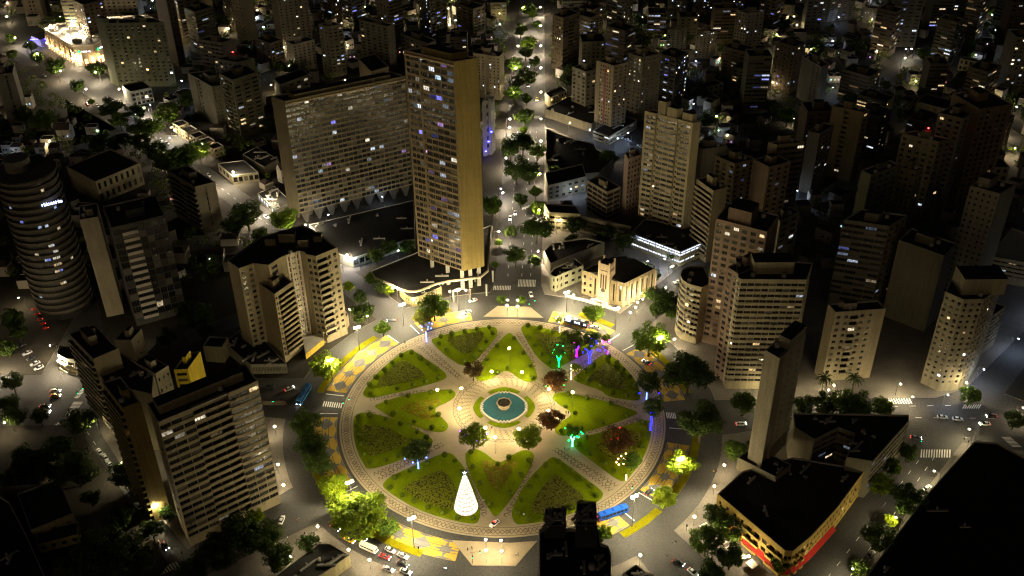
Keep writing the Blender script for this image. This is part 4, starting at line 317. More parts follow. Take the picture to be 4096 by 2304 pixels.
('bluish street light near the tan slab tower with a lit','street lights of the far blocks',[('street_cool',-276.4,521.23,6.0,-1.97)]),
('yellowish street light near the brown far tower with a hairline lit','street lights of the far blocks',[('street_warm',155.67,377.36,6.0,-0.13),('street_warm',145.54,423.12,6.0,-1.24)]),
('bluish street light near the dark flats below the red roof beacon','street lights of the far blocks',[('street_cool',-175.42,359.66,6.0,2.04)]),
('yellowish street light near the dim block carrying two pinkish roof lights','street lights of the far blocks',[('street_warm',-42.91,491.47,6.0,-2.56),('street_warm',-45.16,509.32,6.0,0.74),('street_warm',-82.09,463.11,6.0,-1.75)]),
('bluish street light near the flat-roofed villa with white walls','street lights of the far blocks',[('street_cool',126.09,301.1,6.0,-2.07)]),
('bluish street light near the dim far block at the extreme','street lights of the far blocks',[('street_cool',391.07,433.8,6.0,-0.61),('street_cool',388.86,399.57,6.0,1.24)]),
('bluish street light near the long row of arched cream walls far','street lights of the far blocks',[('street_cool',346.49,294.7,6.0,-2.37),('street_cool',326.86,328.96,6.0,-2.5),('street_cool',290.14,318.96,6.0,-1.62),('street_cool',303.12,288.0,6.0,2.83)]),
('bluish street light near the very dark slab tower','street lights of the far blocks',[('street_cool',-285.62,397.14,6.0,1.91),('street_cool',-241.07,408.89,6.0,2.31)]),
('bluish street light near the pale speckled slab tower at the top','street lights of the far blocks',[('street_cool',-198.8,472.04,6.0,0.42),('street_cool',-186.64,453.46,6.0,-1.74)]),
('yellowish street light near the small pale tower with dotted windows','street lights of the far blocks',[('street_warm',-154.87,373.7,6.0,-0.92)]),
('bluish street light near the dim block carrying two pinkish roof lights','street lights of the far blocks',[('street_cool',-45.35,372.04,6.0,-0.64)]),
('yellowish street light near the pale blank far slab among black roofs','street lights of the far blocks',[('street_warm',195.55,363.61,6.0,0.96)]),
('bluish street light near the pale corner tower with a shining parapet','street lights of the far blocks',[('street_cool',-206.52,318.92,6.0,-0.04)]),
('yellowish street light near the tower with violet-lit edges behind the mall','street lights of the far blocks',[('street_warm',-355.39,477.29,6.0,1.46),('street_warm',-333.96,449.12,6.0,0.42)]),
('bluish street light near the pale far slab above white street lights','street lights of the far blocks',[('street_cool',307.48,503.81,6.0,2.03)]),
('bluish street light near the low dim far block','street lights of the far blocks',[('street_cool',277.4,418.33,6.0,-1.5)]),
('bluish street light near the tall grey tower with a pale','street lights of the far blocks',[('street_cool',-120.28,426.24,6.0,2.86)]),
('yellowish street light near the brown grid-windowed tower behind the mall roof','street lights of the far blocks',[('street_warm',-297.37,461.89,6.0,-0.95)]),
('yellowish street light near the dark stepped offices with a strip','street lights of the far blocks',[('street_warm',-192.44,400.5,6.0,2.72)])]
TREE=[
('bright green round tree on the north-west verge of the ring','trees round the square',[(0,-32.33,67.46,7.1,9.0)]),
('olive tree hung with white-blue light balls beside the large north-west tree','trees round the square',[(1,-37.05,62.87,4.5,6.2)]),
('small green tree on the verge island by the north-west street','trees round the square',[(0,-55.35,55.55,3.7,5.3)]),
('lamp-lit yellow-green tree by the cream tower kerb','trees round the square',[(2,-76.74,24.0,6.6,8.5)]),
('half-lit round tree above the painted west lane','trees round the square',[(0,-79.66,-12.43,6.0,7.8)]),
('dark tree below the half-lit west tree','trees round the square',[(3,-75.1,-26.01,6.3,8.1)]),
('second dark tree along the south-west verge','trees round the square',[(3,-71.36,-35.35,6.2,8.0)]),
('bright green tree next to the huge south-west tree','trees round the square',[(2,-63.78,-48.22,5.7,7.5)]),
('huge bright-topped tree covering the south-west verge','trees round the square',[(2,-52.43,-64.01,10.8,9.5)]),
('small tree pressed against the huge south-west tree','trees round the square',[(0,-41.12,-67.4,4.0,5.7)]),
('round green tree on the verge opposite the church','trees round the square',[(0,42.3,63.2,5.0,6.8)]),
('wide dark tree with a lamp glowing at its edge by the curved building','trees round the square',[(0,65.76,38.56,8.3,10.4)]),
('large dark tree in front of the pink-brown tower','trees round the square',[(3,79.25,11.51,10.4,12.7)]),
('dark tree with tiny blue lights at the east end of the ring path','trees round the square',[(3,62.45,12.62,5.3,7.0)]),
('dark tree above the violet-lit east path','trees round the square',[(3,62.82,-3.11,4.6,6.3)]),
('large dark tree on the east verge with a lamp in its crown','trees round the square',[(3,79.68,-18.3,9.5,11.7)]),
('round dark tree beside the slim tower','trees round the square',[(0,91.77,-29.2,4.5,6.3)]),
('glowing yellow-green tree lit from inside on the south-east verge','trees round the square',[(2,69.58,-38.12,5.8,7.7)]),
('flat-topped green tree on the south-east verge','trees round the square',[(2,60.79,-54.72,4.7,6.5)]),
('tall narrow tree behind the black bottom tower','trees round the square',[(0,36.34,-70.35,3.4,5.1)]),
('spreading dark tree beside the church flank','trees round the square',[(3,73.35,77.63,5.7,7.5)]),
('dark tree in front of the curved white building','trees round the square',[(3,77.9,69.22,6.4,8.2)]),
('lower bough tree on the brick corner by the church','trees round the square',[(3,72.66,67.86,4.1,5.8)]),
('small umbrella tree by the curved building balconies','trees round the square',[(0,79.97,65.91,3.2,4.8)]),
('round dark tree outside the banded hotel shops','trees round the square',[(0,99.95,-2.21,5.4,7.2)]),
('small shrub tree left of the northern island','trees round the square',[(0,-0.52,79.52,2.3,3.9)]),
('small shrub tree right of the northern island','trees round the square',[(0,9.24,78.34,2.3,3.9)]),
('round dark tree beside the black-roofed hall','trees round the square',[(3,-69.18,-75.19,4.1,5.8)]),
('small pavement tree by the north-west street, first of the six','trees by the north-west street',[(2,-75.84,90.86,2.9,4.6)]),
('small pavement tree by the north-west street, second of the six','trees by the north-west street',[(3,-68.97,81.05,3.6,5.3)]),
('small pavement tree by the north-west street, third of the six','trees by the north-west street',[(3,-65.6,64.88,5.6,7.4)]),
('small pavement tree by the north-west street, fourth of the six','trees by the north-west street',[(0,-64.9,96.72,3.5,5.2)]),
('small pavement tree by the north-west street, fifth of the six','trees by the north-west street',[(3,-58.92,90.04,3.7,5.4)]),
('small pavement tree by the north-west street, sixth of the six','trees by the north-west street',[(2,-55.7,88.04,2.7,4.3)]),
('dark tree along the north avenue, @ counting from the square','trees along the north avenue',[(0,-4.03,110.99,1.9,3.4,0),(3,16.15,111.62,3.5,5.2,1),(3,6.51,113.93,5.6,7.4,2),(0,-2.11,131.61,2.1,3.7,3),(3,4.2,140.88,3.7,5.4,4),(3,17.75,135.85,8.6,10.7,5),(0,19.59,164.55,4.5,6.2,6),(3,-5.94,167.33,5.6,7.4,7),(3,9.9,174.4,4.1,5.8,8),(0,18.56,184.15,3.7,5.4,9),(3,15.3,201.29,6.6,8.5,10),(3,7.97,201.45,8.3,10.3,11),(0,20.68,231.21,5.4,7.2,12),(3,4.67,232.61,6.9,8.8,13),(3,11.95,239.29,7.5,9.4,14),(0,13.08,266.36,2.8,4.5,15),(3,13.79,279.1,6.3,8.2,16),(3,15.64,312.4,4.1,5.8,17),(0,6.38,314.43,6.0,7.9,18),(3,9.24,335.53,5.6,7.4,19),(3,16.16,342.01,7.1,9.0,20),(0,7.56,365.61,6.4,8.3,21),(3,22.43,374.26,4.4,6.1,22),(3,16.15,390.9,5.4,7.2,23),(0,18.81,408.72,6.1,7.9,24),(3,13.23,435.22,5.6,7.5,25),(3,25.88,453.26,3.8,5.5,26),(0,23.27,475.78,3.9,5.6,27),(3,20.25,483.76,5.9,7.8,28)]),
('street tree along the north-west avenue, @ counting from the square','trees along the north-west avenue',[(0,-5.49,164.49,4.8,6.5,0),(3,-49.29,124.54,4.5,6.3,1),(3,-58.56,124.72,4.5,6.3,2),(3,-64.98,117.24,4.5,6.2,3),(0,-117.03,149.76,7.4,9.4,4),(3,-127.9,137.81,4.6,6.3,5),(3,-137.63,152.81,9.0,11.1,6),(3,-143.28,147.26,6.4,8.2,7),(0,-183.43,233.6,7.2,9.1,8),(3,-188.38,224.41,6.6,8.5,9),(3,-191.07,226.03,7.1,9.1,10),(3,-192.57,212.94,6.1,7.9,11),(0,-215.61,282.6,8.4,10.5,12),(3,-200.87,219.21,8.0,10.0,13),(3,-220.4,273.87,4.6,6.3,14),(3,-209.95,234.19,7.2,9.1,15),(0,-223.28,257.07,9.4,11.5,16),(3,-222.32,247.17,6.3,8.2,17),(3,-238.94,290.92,6.5,8.3,18),(3,-234.66,251.22,5.9,7.7,19),(0,-245.9,279.78,6.1,8.0,20),(3,-254.14,291.86,8.8,10.9,21),(3,-244.82,242.92,8.5,10.5,22),(3,-288.26,366.63,6.2,8.1,23),(0,-277.09,317.27,2.4,4.0,24),(3,-294.44,371.2,4.5,6.3,25),(3,-292.66,337.51,5.2,7.0,26),(3,-318.45,368.81,7.1,9.0,27),(0,-292.96,277.4,7.6,9.6,28),(3,-340.87,393.29,5.2,7.0,29),(3,-355.03,414.81,4.8,6.5,30),(3,-309.24,286.01,6.7,8.6,31),(0,-363.13,400.88,4.1,5.8,32),(3,-377.47,433.41,4.3,6.0,33)]),
('dark street tree in the lower left streets, @ from the left','trees in the lower left streets',[(3,-224.06,42.82,4.7,6.4,0),(3,-207.98,4.49,4.3,6.1,1),(3,-188.42,-40.58,4.6,6.3,2),(3,-211.16,17.1,4.8,6.5,3),(3,-229.08,62.99,5.6,7.4,4),(3,-202.2,-4.08,5.1,6.9,5),(3,-223.33,54.23,4.0,5.7,6),(3,-187.53,-30.45,5.3,7.1,7),(3,-174.95,-52.55,3.9,5.6,8),(3,-192.09,-3.69,3.6,5.3,9),(3,-176.16,-36.48,4.6,6.4,10),(3,-175.52,-25.4,5.7,7.5,11),(3,-163.51,-39.57,7.6,9.6,12),(3,-171.56,-10.86,6.6,8.5,13),(3,-144.11,-87.47,8.2,10.3,14),(3,-155.57,-50.49,3.6,5.3,15),(3,-137.1,-83.82,10.7,13.1,16),(3,-140.41,-62.12,5.0,6.7,17),(3,-144.09,-41.65,6.5,8.4,18),(3,-129.34,-82.9,6.9,8.9,19),(3,-127.36,-67.47,4.3,6.0,20),(3,-124.21,-58.64,3.2,4.9,21),(3,-152.47,47.0,5.1,6.8,22),(3,-148.66,67.91,5.6,7.4,23),(3,-107.75,-87.15,5.5,7.3,24),(3,-140.26,58.22,7.7,9.7,25),(3,-136.34,54.27,4.0,5.7,26),(3,-100.62,-80.89,7.2,9.2,27),(3,-93.45,-74.59,8.2,10.2,28),(2,-91.21,-61.34,3.5,5.2,29),(3,-85.17,-74.52,7.1,9.0,30),(3,-78.32,-82.28,5.6,7.4,31)]),
('street tree in the lower right streets, @ from the left','trees in the lower right streets',[(0,72.46,-77.75,6.3,8.2,0),(3,71.88,-90.68,4.9,6.7,1),(3,78.58,-64.76,5.4,7.2,2),(0,82.32,-70.51,5.3,7.1,3),(3,79.91,-83.95,5.1,6.9,4),(3,100.53,-25.48,3.2,4.8,5),(0,97.03,-85.48,3.5,5.1,6),(3,125.05,-2.58,4.6,6.4,7),(3,133.12,-4.33,5.9,7.7,8),(0,142.57,-6.57,8.1,10.2,9),(3,124.1,-87.98,3.3,5.0,10),(3,134.15,-75.88,5.7,7.5,11),(0,157.11,-4.12,4.4,6.2,12),(2,143.73,-49.57,4.8,6.5,13),(2,142.27,-65.41,2.6,4.2,14),(0,150.72,-38.83,3.8,5.5,15),(3,159.43,-30.83,3.9,5.6,16),(3,149.6,-59.27,6.7,8.6,17),(0,196.17,2.31,4.5,6.2,18),(3,208.98,-12.53,4.2,5.9,19)]),
('palm in front of the beige balcony tower, nearer the slim tower','palms by the beige tower',[(5,136.41,9.93,4.0,10.0)]),
('palm in front of the beige balcony tower, nearer the crossroads','palms by the beige tower',[(5,149.3,9.72,4.0,10.0)]),
('tree between the avenue roofs and the cream tower, @ from the left','trees near the cream tower',[(3,31.13,206.01,4.6,6.4,0),(3,36.45,132.8,3.3,5.0,1),(3,39.07,143.13,5.5,7.3,2),(3,52.59,182.79,4.0,5.7,3),(3,53.19,134.81,5.4,7.2,4),(3,62.4,220.86,5.7,7.5,5),(3,62.85,127.29,6.2,8.0,6),(3,73.09,164.5,3.9,5.6,7),(3,73.87,97.08,3.9,5.6,8),(3,86.48,117.06,2.8,4.5,9)]),
('reddish flowering tree left of the northern garden lamp','garden trees',[(4,-12.78,22.21,4.7,6.4)]),
('reddish tree dotted with green lights right of the pool plaza','garden trees',[(4,22.8,13.6,5.6,7.4)]),
('reddish round tree beside the pool plaza','garden trees',[(4,20.21,-10.19,4.9,6.6)]),
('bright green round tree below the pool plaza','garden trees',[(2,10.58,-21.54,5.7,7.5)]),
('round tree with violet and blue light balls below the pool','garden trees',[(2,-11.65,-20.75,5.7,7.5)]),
('reddish tree with red light balls in the east-south-east bed','garden trees',[(4,46.76,-24.5,6.0,7.8)]),
('green tree with warm white light balls in the east-south-east bed','garden trees',[(0,50.62,-34.39,3.7,5.4)]),
('dark tree with scattered blue lights between the west beds','garden trees',[(3,-33.39,-28.25,5.3,7.1)]),
('small tree with green-lit trunk in the north-north-east bed','lit garden trees',[(0,25.01,36.29,3.2,4.8)]),
('tree with violet-lit trunk in the north-north-east bed','lit garden trees',[(0,31.47,41.94,5.4,7.2)]),
('tree with blue-lit trunk beside the diagonal path','lit garden trees',[(0,40.71,45.26,4.0,5.7)]),
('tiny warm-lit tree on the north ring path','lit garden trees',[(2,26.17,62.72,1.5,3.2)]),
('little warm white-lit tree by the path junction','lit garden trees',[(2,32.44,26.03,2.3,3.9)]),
('small tree with a green-lit forked trunk at the south-east path','lit garden trees',[(0,28.44,-15.2,2.9,4.5)]),
('small tree with violet base at the east end of the diagonal path','lit garden trees',[(0,47.29,47.67,2.2,3.8)]),
('dark back-street tree near the tower with a lit entrance canopy','far back-street trees',[(3,-442.54,529.03,6.0,8.0),(3,-428.3,539.62,3.5,5.5),(3,-406.84,527.55,6.4,8.4),(3,-393.26,518.37,4.3,6.3),(3,-384.99,527.22,3.9,5.9)]),
('dark back-street tree near the tower with violet-lit edges behind the mall','far back-street trees',[(3,-359.72,505.02,5.8,7.8),(0,-352.46,472.06,4.0,6.0)]),
('dark back-street tree near the brown grid-windowed tower behind the mall roof','far back-street trees',[(3,-297.87,531.19,5.9,7.9)]),
('dark back-street tree near the tall dim grey block near the tower','far back-street trees',[(3,-297.7,469.75,6.2,8.2)]),
('dark back-street tree near the mid-height dim brown block near the tan','far back-street trees',[(3,-266.73,480.97,5.8,7.8)]),
('dark back-street tree near the tan slab tower with a lit','far back-street trees',[(0,-260.85,531.26,6.2,8.2),(3,-226.02,513.82,5.7,7.7)]),
('dark back-street tree near the tall dim brown block near the pale','far back-street trees',[(3,-245.04,453.44,6.0,8.0)]),
('dark back-street tree near the tall dim olive block near the very','far back-street trees',[(3,-230.18,420.98,5.6,7.6),(3,-215.07,407.18,3.9,5.9)]),
('dark back-street tree near the tall dim tan block near the pale','far back-street trees',[(3,-220.15,460.66,6.1,8.1),(3,-212.73,496.35,3.9,5.9),(3,-212.39,481.89,5.0,7.0),(3,358.71,452.43,6.0,8.0),(0,359.6,442.1,5.3,7.3),(3,367.06,436.84,5.6,7.6)]),
('dark back-street tree near the dark stepped offices with a strip','far back-street trees',[(3,-215.27,350.41,4.3,6.3),(3,-201.93,355.65,5.2,7.2)]),
('dark back-street tree near the low white block with framed windows','far back-street trees',[(3,-214.25,325.81,3.7,5.7)]),
('dark back-street tree near the pale corner tower with a shining parapet','far back-street trees',[(3,-209.64,310.16,6.1,8.1)]),
('dark back-street tree near the tall dim olive block near the pale','far back-street trees',[(3,-205.43,529.48,6.0,8.0),(3,-195.59,531.91,6.0,8.0),(3,-172.36,491.77,5.4,7.4),(3,-167.07,274.51,6.4,8.4),(0,-163.04,488.63,5.0,7.0),(3,-154.29,519.02,5.4,7.4),(3,-149.81,274.69,4.9,6.9)]),
('dark back-street tree near the mid-height dim tan block near the tall','far back-street trees',[(0,-190.34,399.53,4.8,6.8),(3,-176.91,378.99,3.7,5.7),(3,228.24,306.0,4.1,6.1),(3,260.13,328.48,3.5,5.5)]),
('dark back-street tree near the squat dim tan block near the tall','far back-street trees',[(3,-170.89,433.41,5.3,7.3)]),
('dark back-street tree near the dark flats below the red roof beacon','far back-street trees',[(3,-169.54,320.3,6.3,8.3)]),
('dark back-street tree near the small pale tower with dotted windows','far back-street trees',[(3,-160.3,374.64,3.6,5.6),(3,-150.19,362.77,6.1,8.1)]),
('dark back-street tree near the tall grey tower with a pale','far back-street trees',[(3,-146.87,401.02,5.8,7.8),(0,-133.69,428.88,5.2,7.2),(0,-131.78,407.19,4.4,6.4)]),
('dark back-street tree near the tall dim brown block near the tall','far back-street trees',[(3,-138.22,469.44,4.8,6.8),(3,-119.25,494.4,4.7,6.7),(3,209.5,343.4,3.5,5.5)]),
('dark back-street tree near the tall dim grey block near the tall','far back-street trees',[(3,-112.94,456.67,4.3,6.3),(3,-105.97,482.56,6.4,8.4),(3,-93.65,488.14,5.9,7.9),(3,314.57,331.53,6.1,8.1),(3,323.52,323.31,5.9,7.9),(3,361.31,310.38,6.0,8.0),(0,367.1,344.48,6.2,8.2),(3,369.15,333.85,4.3,6.3)]),
('dark back-street tree near the grey tower with dim balconies','far back-street trees',[(3,-90.51,412.21,4.5,6.5)]),
('dark back-street tree near the tall dim olive block near the cream','far back-street trees',[(3,43.67,340.03,5.3,7.3)]),
('dark back-street tree near the tall dim brown block near the cream','far back-street trees',[(3,48.18,354.28,5.9,7.9)]),
('dark back-street tree near the tall dim tan block near the olive','far back-street trees',[(0,49.73,421.89,5.7,7.7),(0,60.44,412.67,4.1,6.1),(3,69.07,411.57,5.3,7.3),(3,71.89,393.47,5.3,7.3),(3,72.9,403.72,5.4,7.4)]),
('dark back-street tree near the mid-height dim grey block near the cool-lit','far back-street trees',[(3,49.94,503.66,5.1,7.1),(3,53.39,511.64,4.4,6.4)]),
('dark back-street tree near the tall dim brown block near the olive','far back-street trees',[(0,69.36,351.49,5.9,7.9),(3,89.75,371.6,4.1,6.1),(3,98.52,375.87,3.8,5.8)]),
('dark back-street tree near the mid-height dim grey block near the plain','far back-street trees',[(3,79.84,336.13,5.3,7.3)]),
('dark back-street tree near the plain olive-grey twin tower behind the brown-striped','far back-street trees',[(0,97.49,271.74,4.9,6.9),(0,106.29,283.78,4.6,6.6),(3,109.33,261.9,4.3,6.3),(3,130.23,271.32,4.8,6.8)]),
('dark back-street tree near the mid-height dim brown block near the dim','far back-street trees',[(0,103.8,438.92,3.6,5.6),(3,107.71,452.24,5.9,7.9)]),
('dark back-street tree near the tall dim grey block near the olive','far back-street trees',[(3,104.61,407.61,6.2,8.2)]),
('dark back-street tree near the squat dim brown block near the olive','far back-street trees',[(3,116.14,356.88,4.8,6.8)]),
('dark back-street tree near the flat-roofed villa with white walls','far back-street trees',[(3,131.25,312.6,6.3,8.3)]),
('dark back-street tree near the mid-height dim olive block near the dim','far back-street trees',[(3,140.07,423.1,5.2,7.2)]),
('dark back-street tree near the brown far tower with a hairline lit','far back-street trees',[(0,160.98,395.34,3.9,5.9)]),
('dark back-street tree near the mid-height dim olive block near the flat-roofed','far back-street trees',[(0,169.81,334.83,5.2,7.2)]),
('dark back-street tree near the tall dim brown block near the dark','far back-street trees',[(3,173.45,423.67,4.8,6.8),(3,182.64,420.79,4.9,6.9)]),
('dark back-street tree near the tall dim olive block near the flat-roofed','far back-street trees',[(3,173.73,295.09,4.7,6.7)]),
('dark back-street tree near the mid-height dim grey block near the tall','far back-street trees',[(0,181.28,275.2,6.3,8.3),(3,194.9,268.92,3.8,5.8)]),
('dark back-street tree near the tall dim brown block near the long','far back-street trees',[(3,200.35,440.21,4.1,6.1),(3,216.35,440.1,6.4,8.4)]),
('dark back-street tree near the pale blank far slab among black roofs','far back-street trees',[(3,212.4,381.21,5.6,7.6),(3,218.87,366.97,6.1,8.1),(3,224.04,380.63,4.2,6.2),(3,229.46,395.58,5.8,7.8)]),
('dark back-street tree near the tall dim grey block near the far','far back-street trees',[(3,219.36,425.97,3.6,5.6),(3,241.6,443.79,3.8,5.8)]),
('dark back-street tree near the mid-height dim olive block near the tall','far back-street trees',[(3,231.73,293.82,6.1,8.1),(3,248.51,291.87,5.6,7.6)]),
('dark back-street tree near the far tower with horizontal lit bands','far back-street trees',[(3,256.24,514.74,6.3,8.3)]),
('dark back-street tree near the tall dim brown block near the low','far back-street trees',[(3,259.04,393.6,6.4,8.4)]),
('dark back-street tree near the tall dim tan block near the tall','far back-street trees',[(0,281.42,312.25,5.5,7.5),(3,293.97,348.25,3.7,5.7)]),
('dark back-street tree near the tall dim olive block near the low','far back-street trees',[(3,302.91,377.8,5.7,7.7),(3,320.75,387.17,5.5,7.5)]),
('dark back-street tree near the tall dim tan block near the low','far back-street trees',[(3,317.41,308.3,3.7,5.7),(3,317.73,272.01,5.2,7.2),(3,336.47,278.27,4.8,6.8),(3,343.99,268.22,5.9,7.9)]),
('dark back-street tree near the mid-height dim brown block near the low','far back-street trees',[(3,326.42,410.29,5.4,7.4)]),
('dark back-street tree near the tall dim grey block near the pale','far back-street trees',[(0,341.32,460.49,5.9,7.9)]),
('dark back-street tree near the mid-height dim grey block near the white-lit','far back-street trees',[(3,345.43,472.01,4.4,6.4),(3,357.27,501.69,6.4,8.4),(3,362.44,485.48,4.4,6.4),(0,373.51,478.67,6.0,8.0)]),
('dark back-street tree near the dim far block at the extreme','far back-street trees',[(3,365.13,396.03,6.2,8.2)]),
('dark back-street tree near the small square far tower','far back-street trees',[(3,371.49,370.26,4.3,6.3),(3,381.62,363.67,6.1,8.1)]),
('dark back-street tree near the white-lit far block at the top','far back-street trees',[(0,372.22,501.48,5.3,7.3)]),
('dark back-street tree near the tall dim brown block near the white-lit','far back-street trees',[(3,372.71,416.57,6.2,8.2),(3,401.12,401.29,6.2,8.2)]),
('dark back-street tree near the tall dim grey block near the white-lit','far back-street trees',[(0,388.6,466.13,4.3,6.3),(3,397.39,449.96,5.9,7.9),(3,406.12,429.39,3.8,5.8),(3,410.46,466.9,5.9,7.9)])]
HN=[
'bluish far tower at the top edge',
'broad brown ribbed tower at the right edge',
'brown far tower with a hairline lit stair',
'brown grid-windowed tower behind the mall roof',
'cool-lit far tower at the top edge',
'dark flats below the red roof beacon',
'dark roofed blocks in front of the small',
'dark sheds behind the low cream corner shop',
'dark stepped offices with a strip of yellow',
'dark tower crowned with a small red beacon',
'dark tower with a white-lit end slab far',
'dim far block at the extreme right edge',
'dim far block with a violet roof sign',
'dim green-lit tower behind the small pale tower',
'dim greenish tower left of the red beacon',
'dim olive tower between the striped tower',
'far tower with horizontal lit bands',
'far tower with scattered lights at the top',
'flat-roofed villa with white walls behind the cream',
'grey tower with dim balconies behind the long',
'grey tower with one stepped lit stair column',
'grey-fronted low flats right of the pale blank',
'long far block of flats lit ochre',
'long low hall with a dark roof',
'low dim far block right of the banded',
'low parade with a blue and yellow sign',
'low white block with framed windows',
'mid-height dim brown block near the cool-lit far',
'mid-height dim brown block near the dim block',
'mid-height dim brown block near the dim far',
'mid-height dim brown block near the low dim',
'mid-height dim brown block near the low parade',
'mid-height dim brown block near the tan slab',
'mid-height dim grey block near the cool-lit far',
'mid-height dim grey block near the low parade',
'mid-height dim grey block near the pale tower',
'mid-height dim grey block near the plain olive-grey',
'mid-height dim grey block near the tall grey',
'mid-height dim grey block near the white-lit far',
'mid-height dim olive block near the dim far',
'mid-height dim olive block near the flat-roofed villa',
'mid-height dim olive block near the tall grey',
'mid-height dim tan block near the dim block',
'mid-height dim tan block near the dim far',
'mid-height dim tan block near the tall grey',
'narrow building with a wall washed in deep',
'olive far tower left of the brown far',
'open concrete frame of an unfinished building',
'pale blank far slab among black roofs',
'pale blank-ended tower with cool lit balconies',
'pale corner tower with a shining parapet',
'pale far slab above white street lights',
'pale slab with a dark vertical slot',
'pale speckled slab tower at the top edge',
'pale tower with a dark central strip just',
'pinkish tower half hidden left of the cream',
'pitched dark roof block between far towers',
'plain beige windowless shaft of the dark glass',
'plain olive-grey twin tower behind the brown-striped tower',
'reddish tower right of the tan lit-corner tower',
'short plain tan tower with a white-lit side',
'small pale tower with dotted windows',
'small square far tower near the right edge',
'squat dim brown block near the low dim',
'squat dim brown block near the olive far',
'squat dim olive block near the dim block',
'squat dim tan block near the tall grey',
'tall dim brown block near the cream two-storey',
'tall dim brown block near the dark tower',
'tall dim brown block near the long far',
'tall dim brown block near the low dim',
'tall dim brown block near the olive far',
'tall dim brown block near the pale speckled',
'tall dim brown block near the tall grey',
'tall dim brown block near the twin ochre',
'tall dim brown block near the white-lit far',
'tall dim grey block near the far tower',
'tall dim grey block near the flat-roofed villa',
'tall dim grey block near the olive far',
'tall dim grey block near the pale far',
'tall dim grey block near the tall grey',
'tall dim grey block near the tower',
'tall dim grey block near the twin ochre',
'tall dim grey block near the white-lit far',
'tall dim olive block near the cream two-storey',
'tall dim olive block near the dim block',
'tall dim olive block near the flat-roofed villa',
'tall dim olive block near the low dim',
'tall dim olive block near the pale corner',
'tall dim olive block near the pale speckled',
'tall dim olive block near the very dark',
'tall dim tan block near the dim block',
'tall dim tan block near the low parade',
'tall dim tan block near the olive far',
'tall dim tan block near the pale far',
'tall dim tan block near the pale speckled',
'tall dim tan block near the tall grey',
'tall grey tower with a pale left edge',
'tan slab tower with a lit left face',
'tan tower with lit corner beyond the cream',
'terrace roof glowing yellow at the right edge',
'tower with a lit entrance canopy',
'tower with violet-lit edges behind the mall',
'twin ochre slab tower with a lit stair',
'two-storey podium with a bright white forecourt',
'white-lit far block at the top right corner']
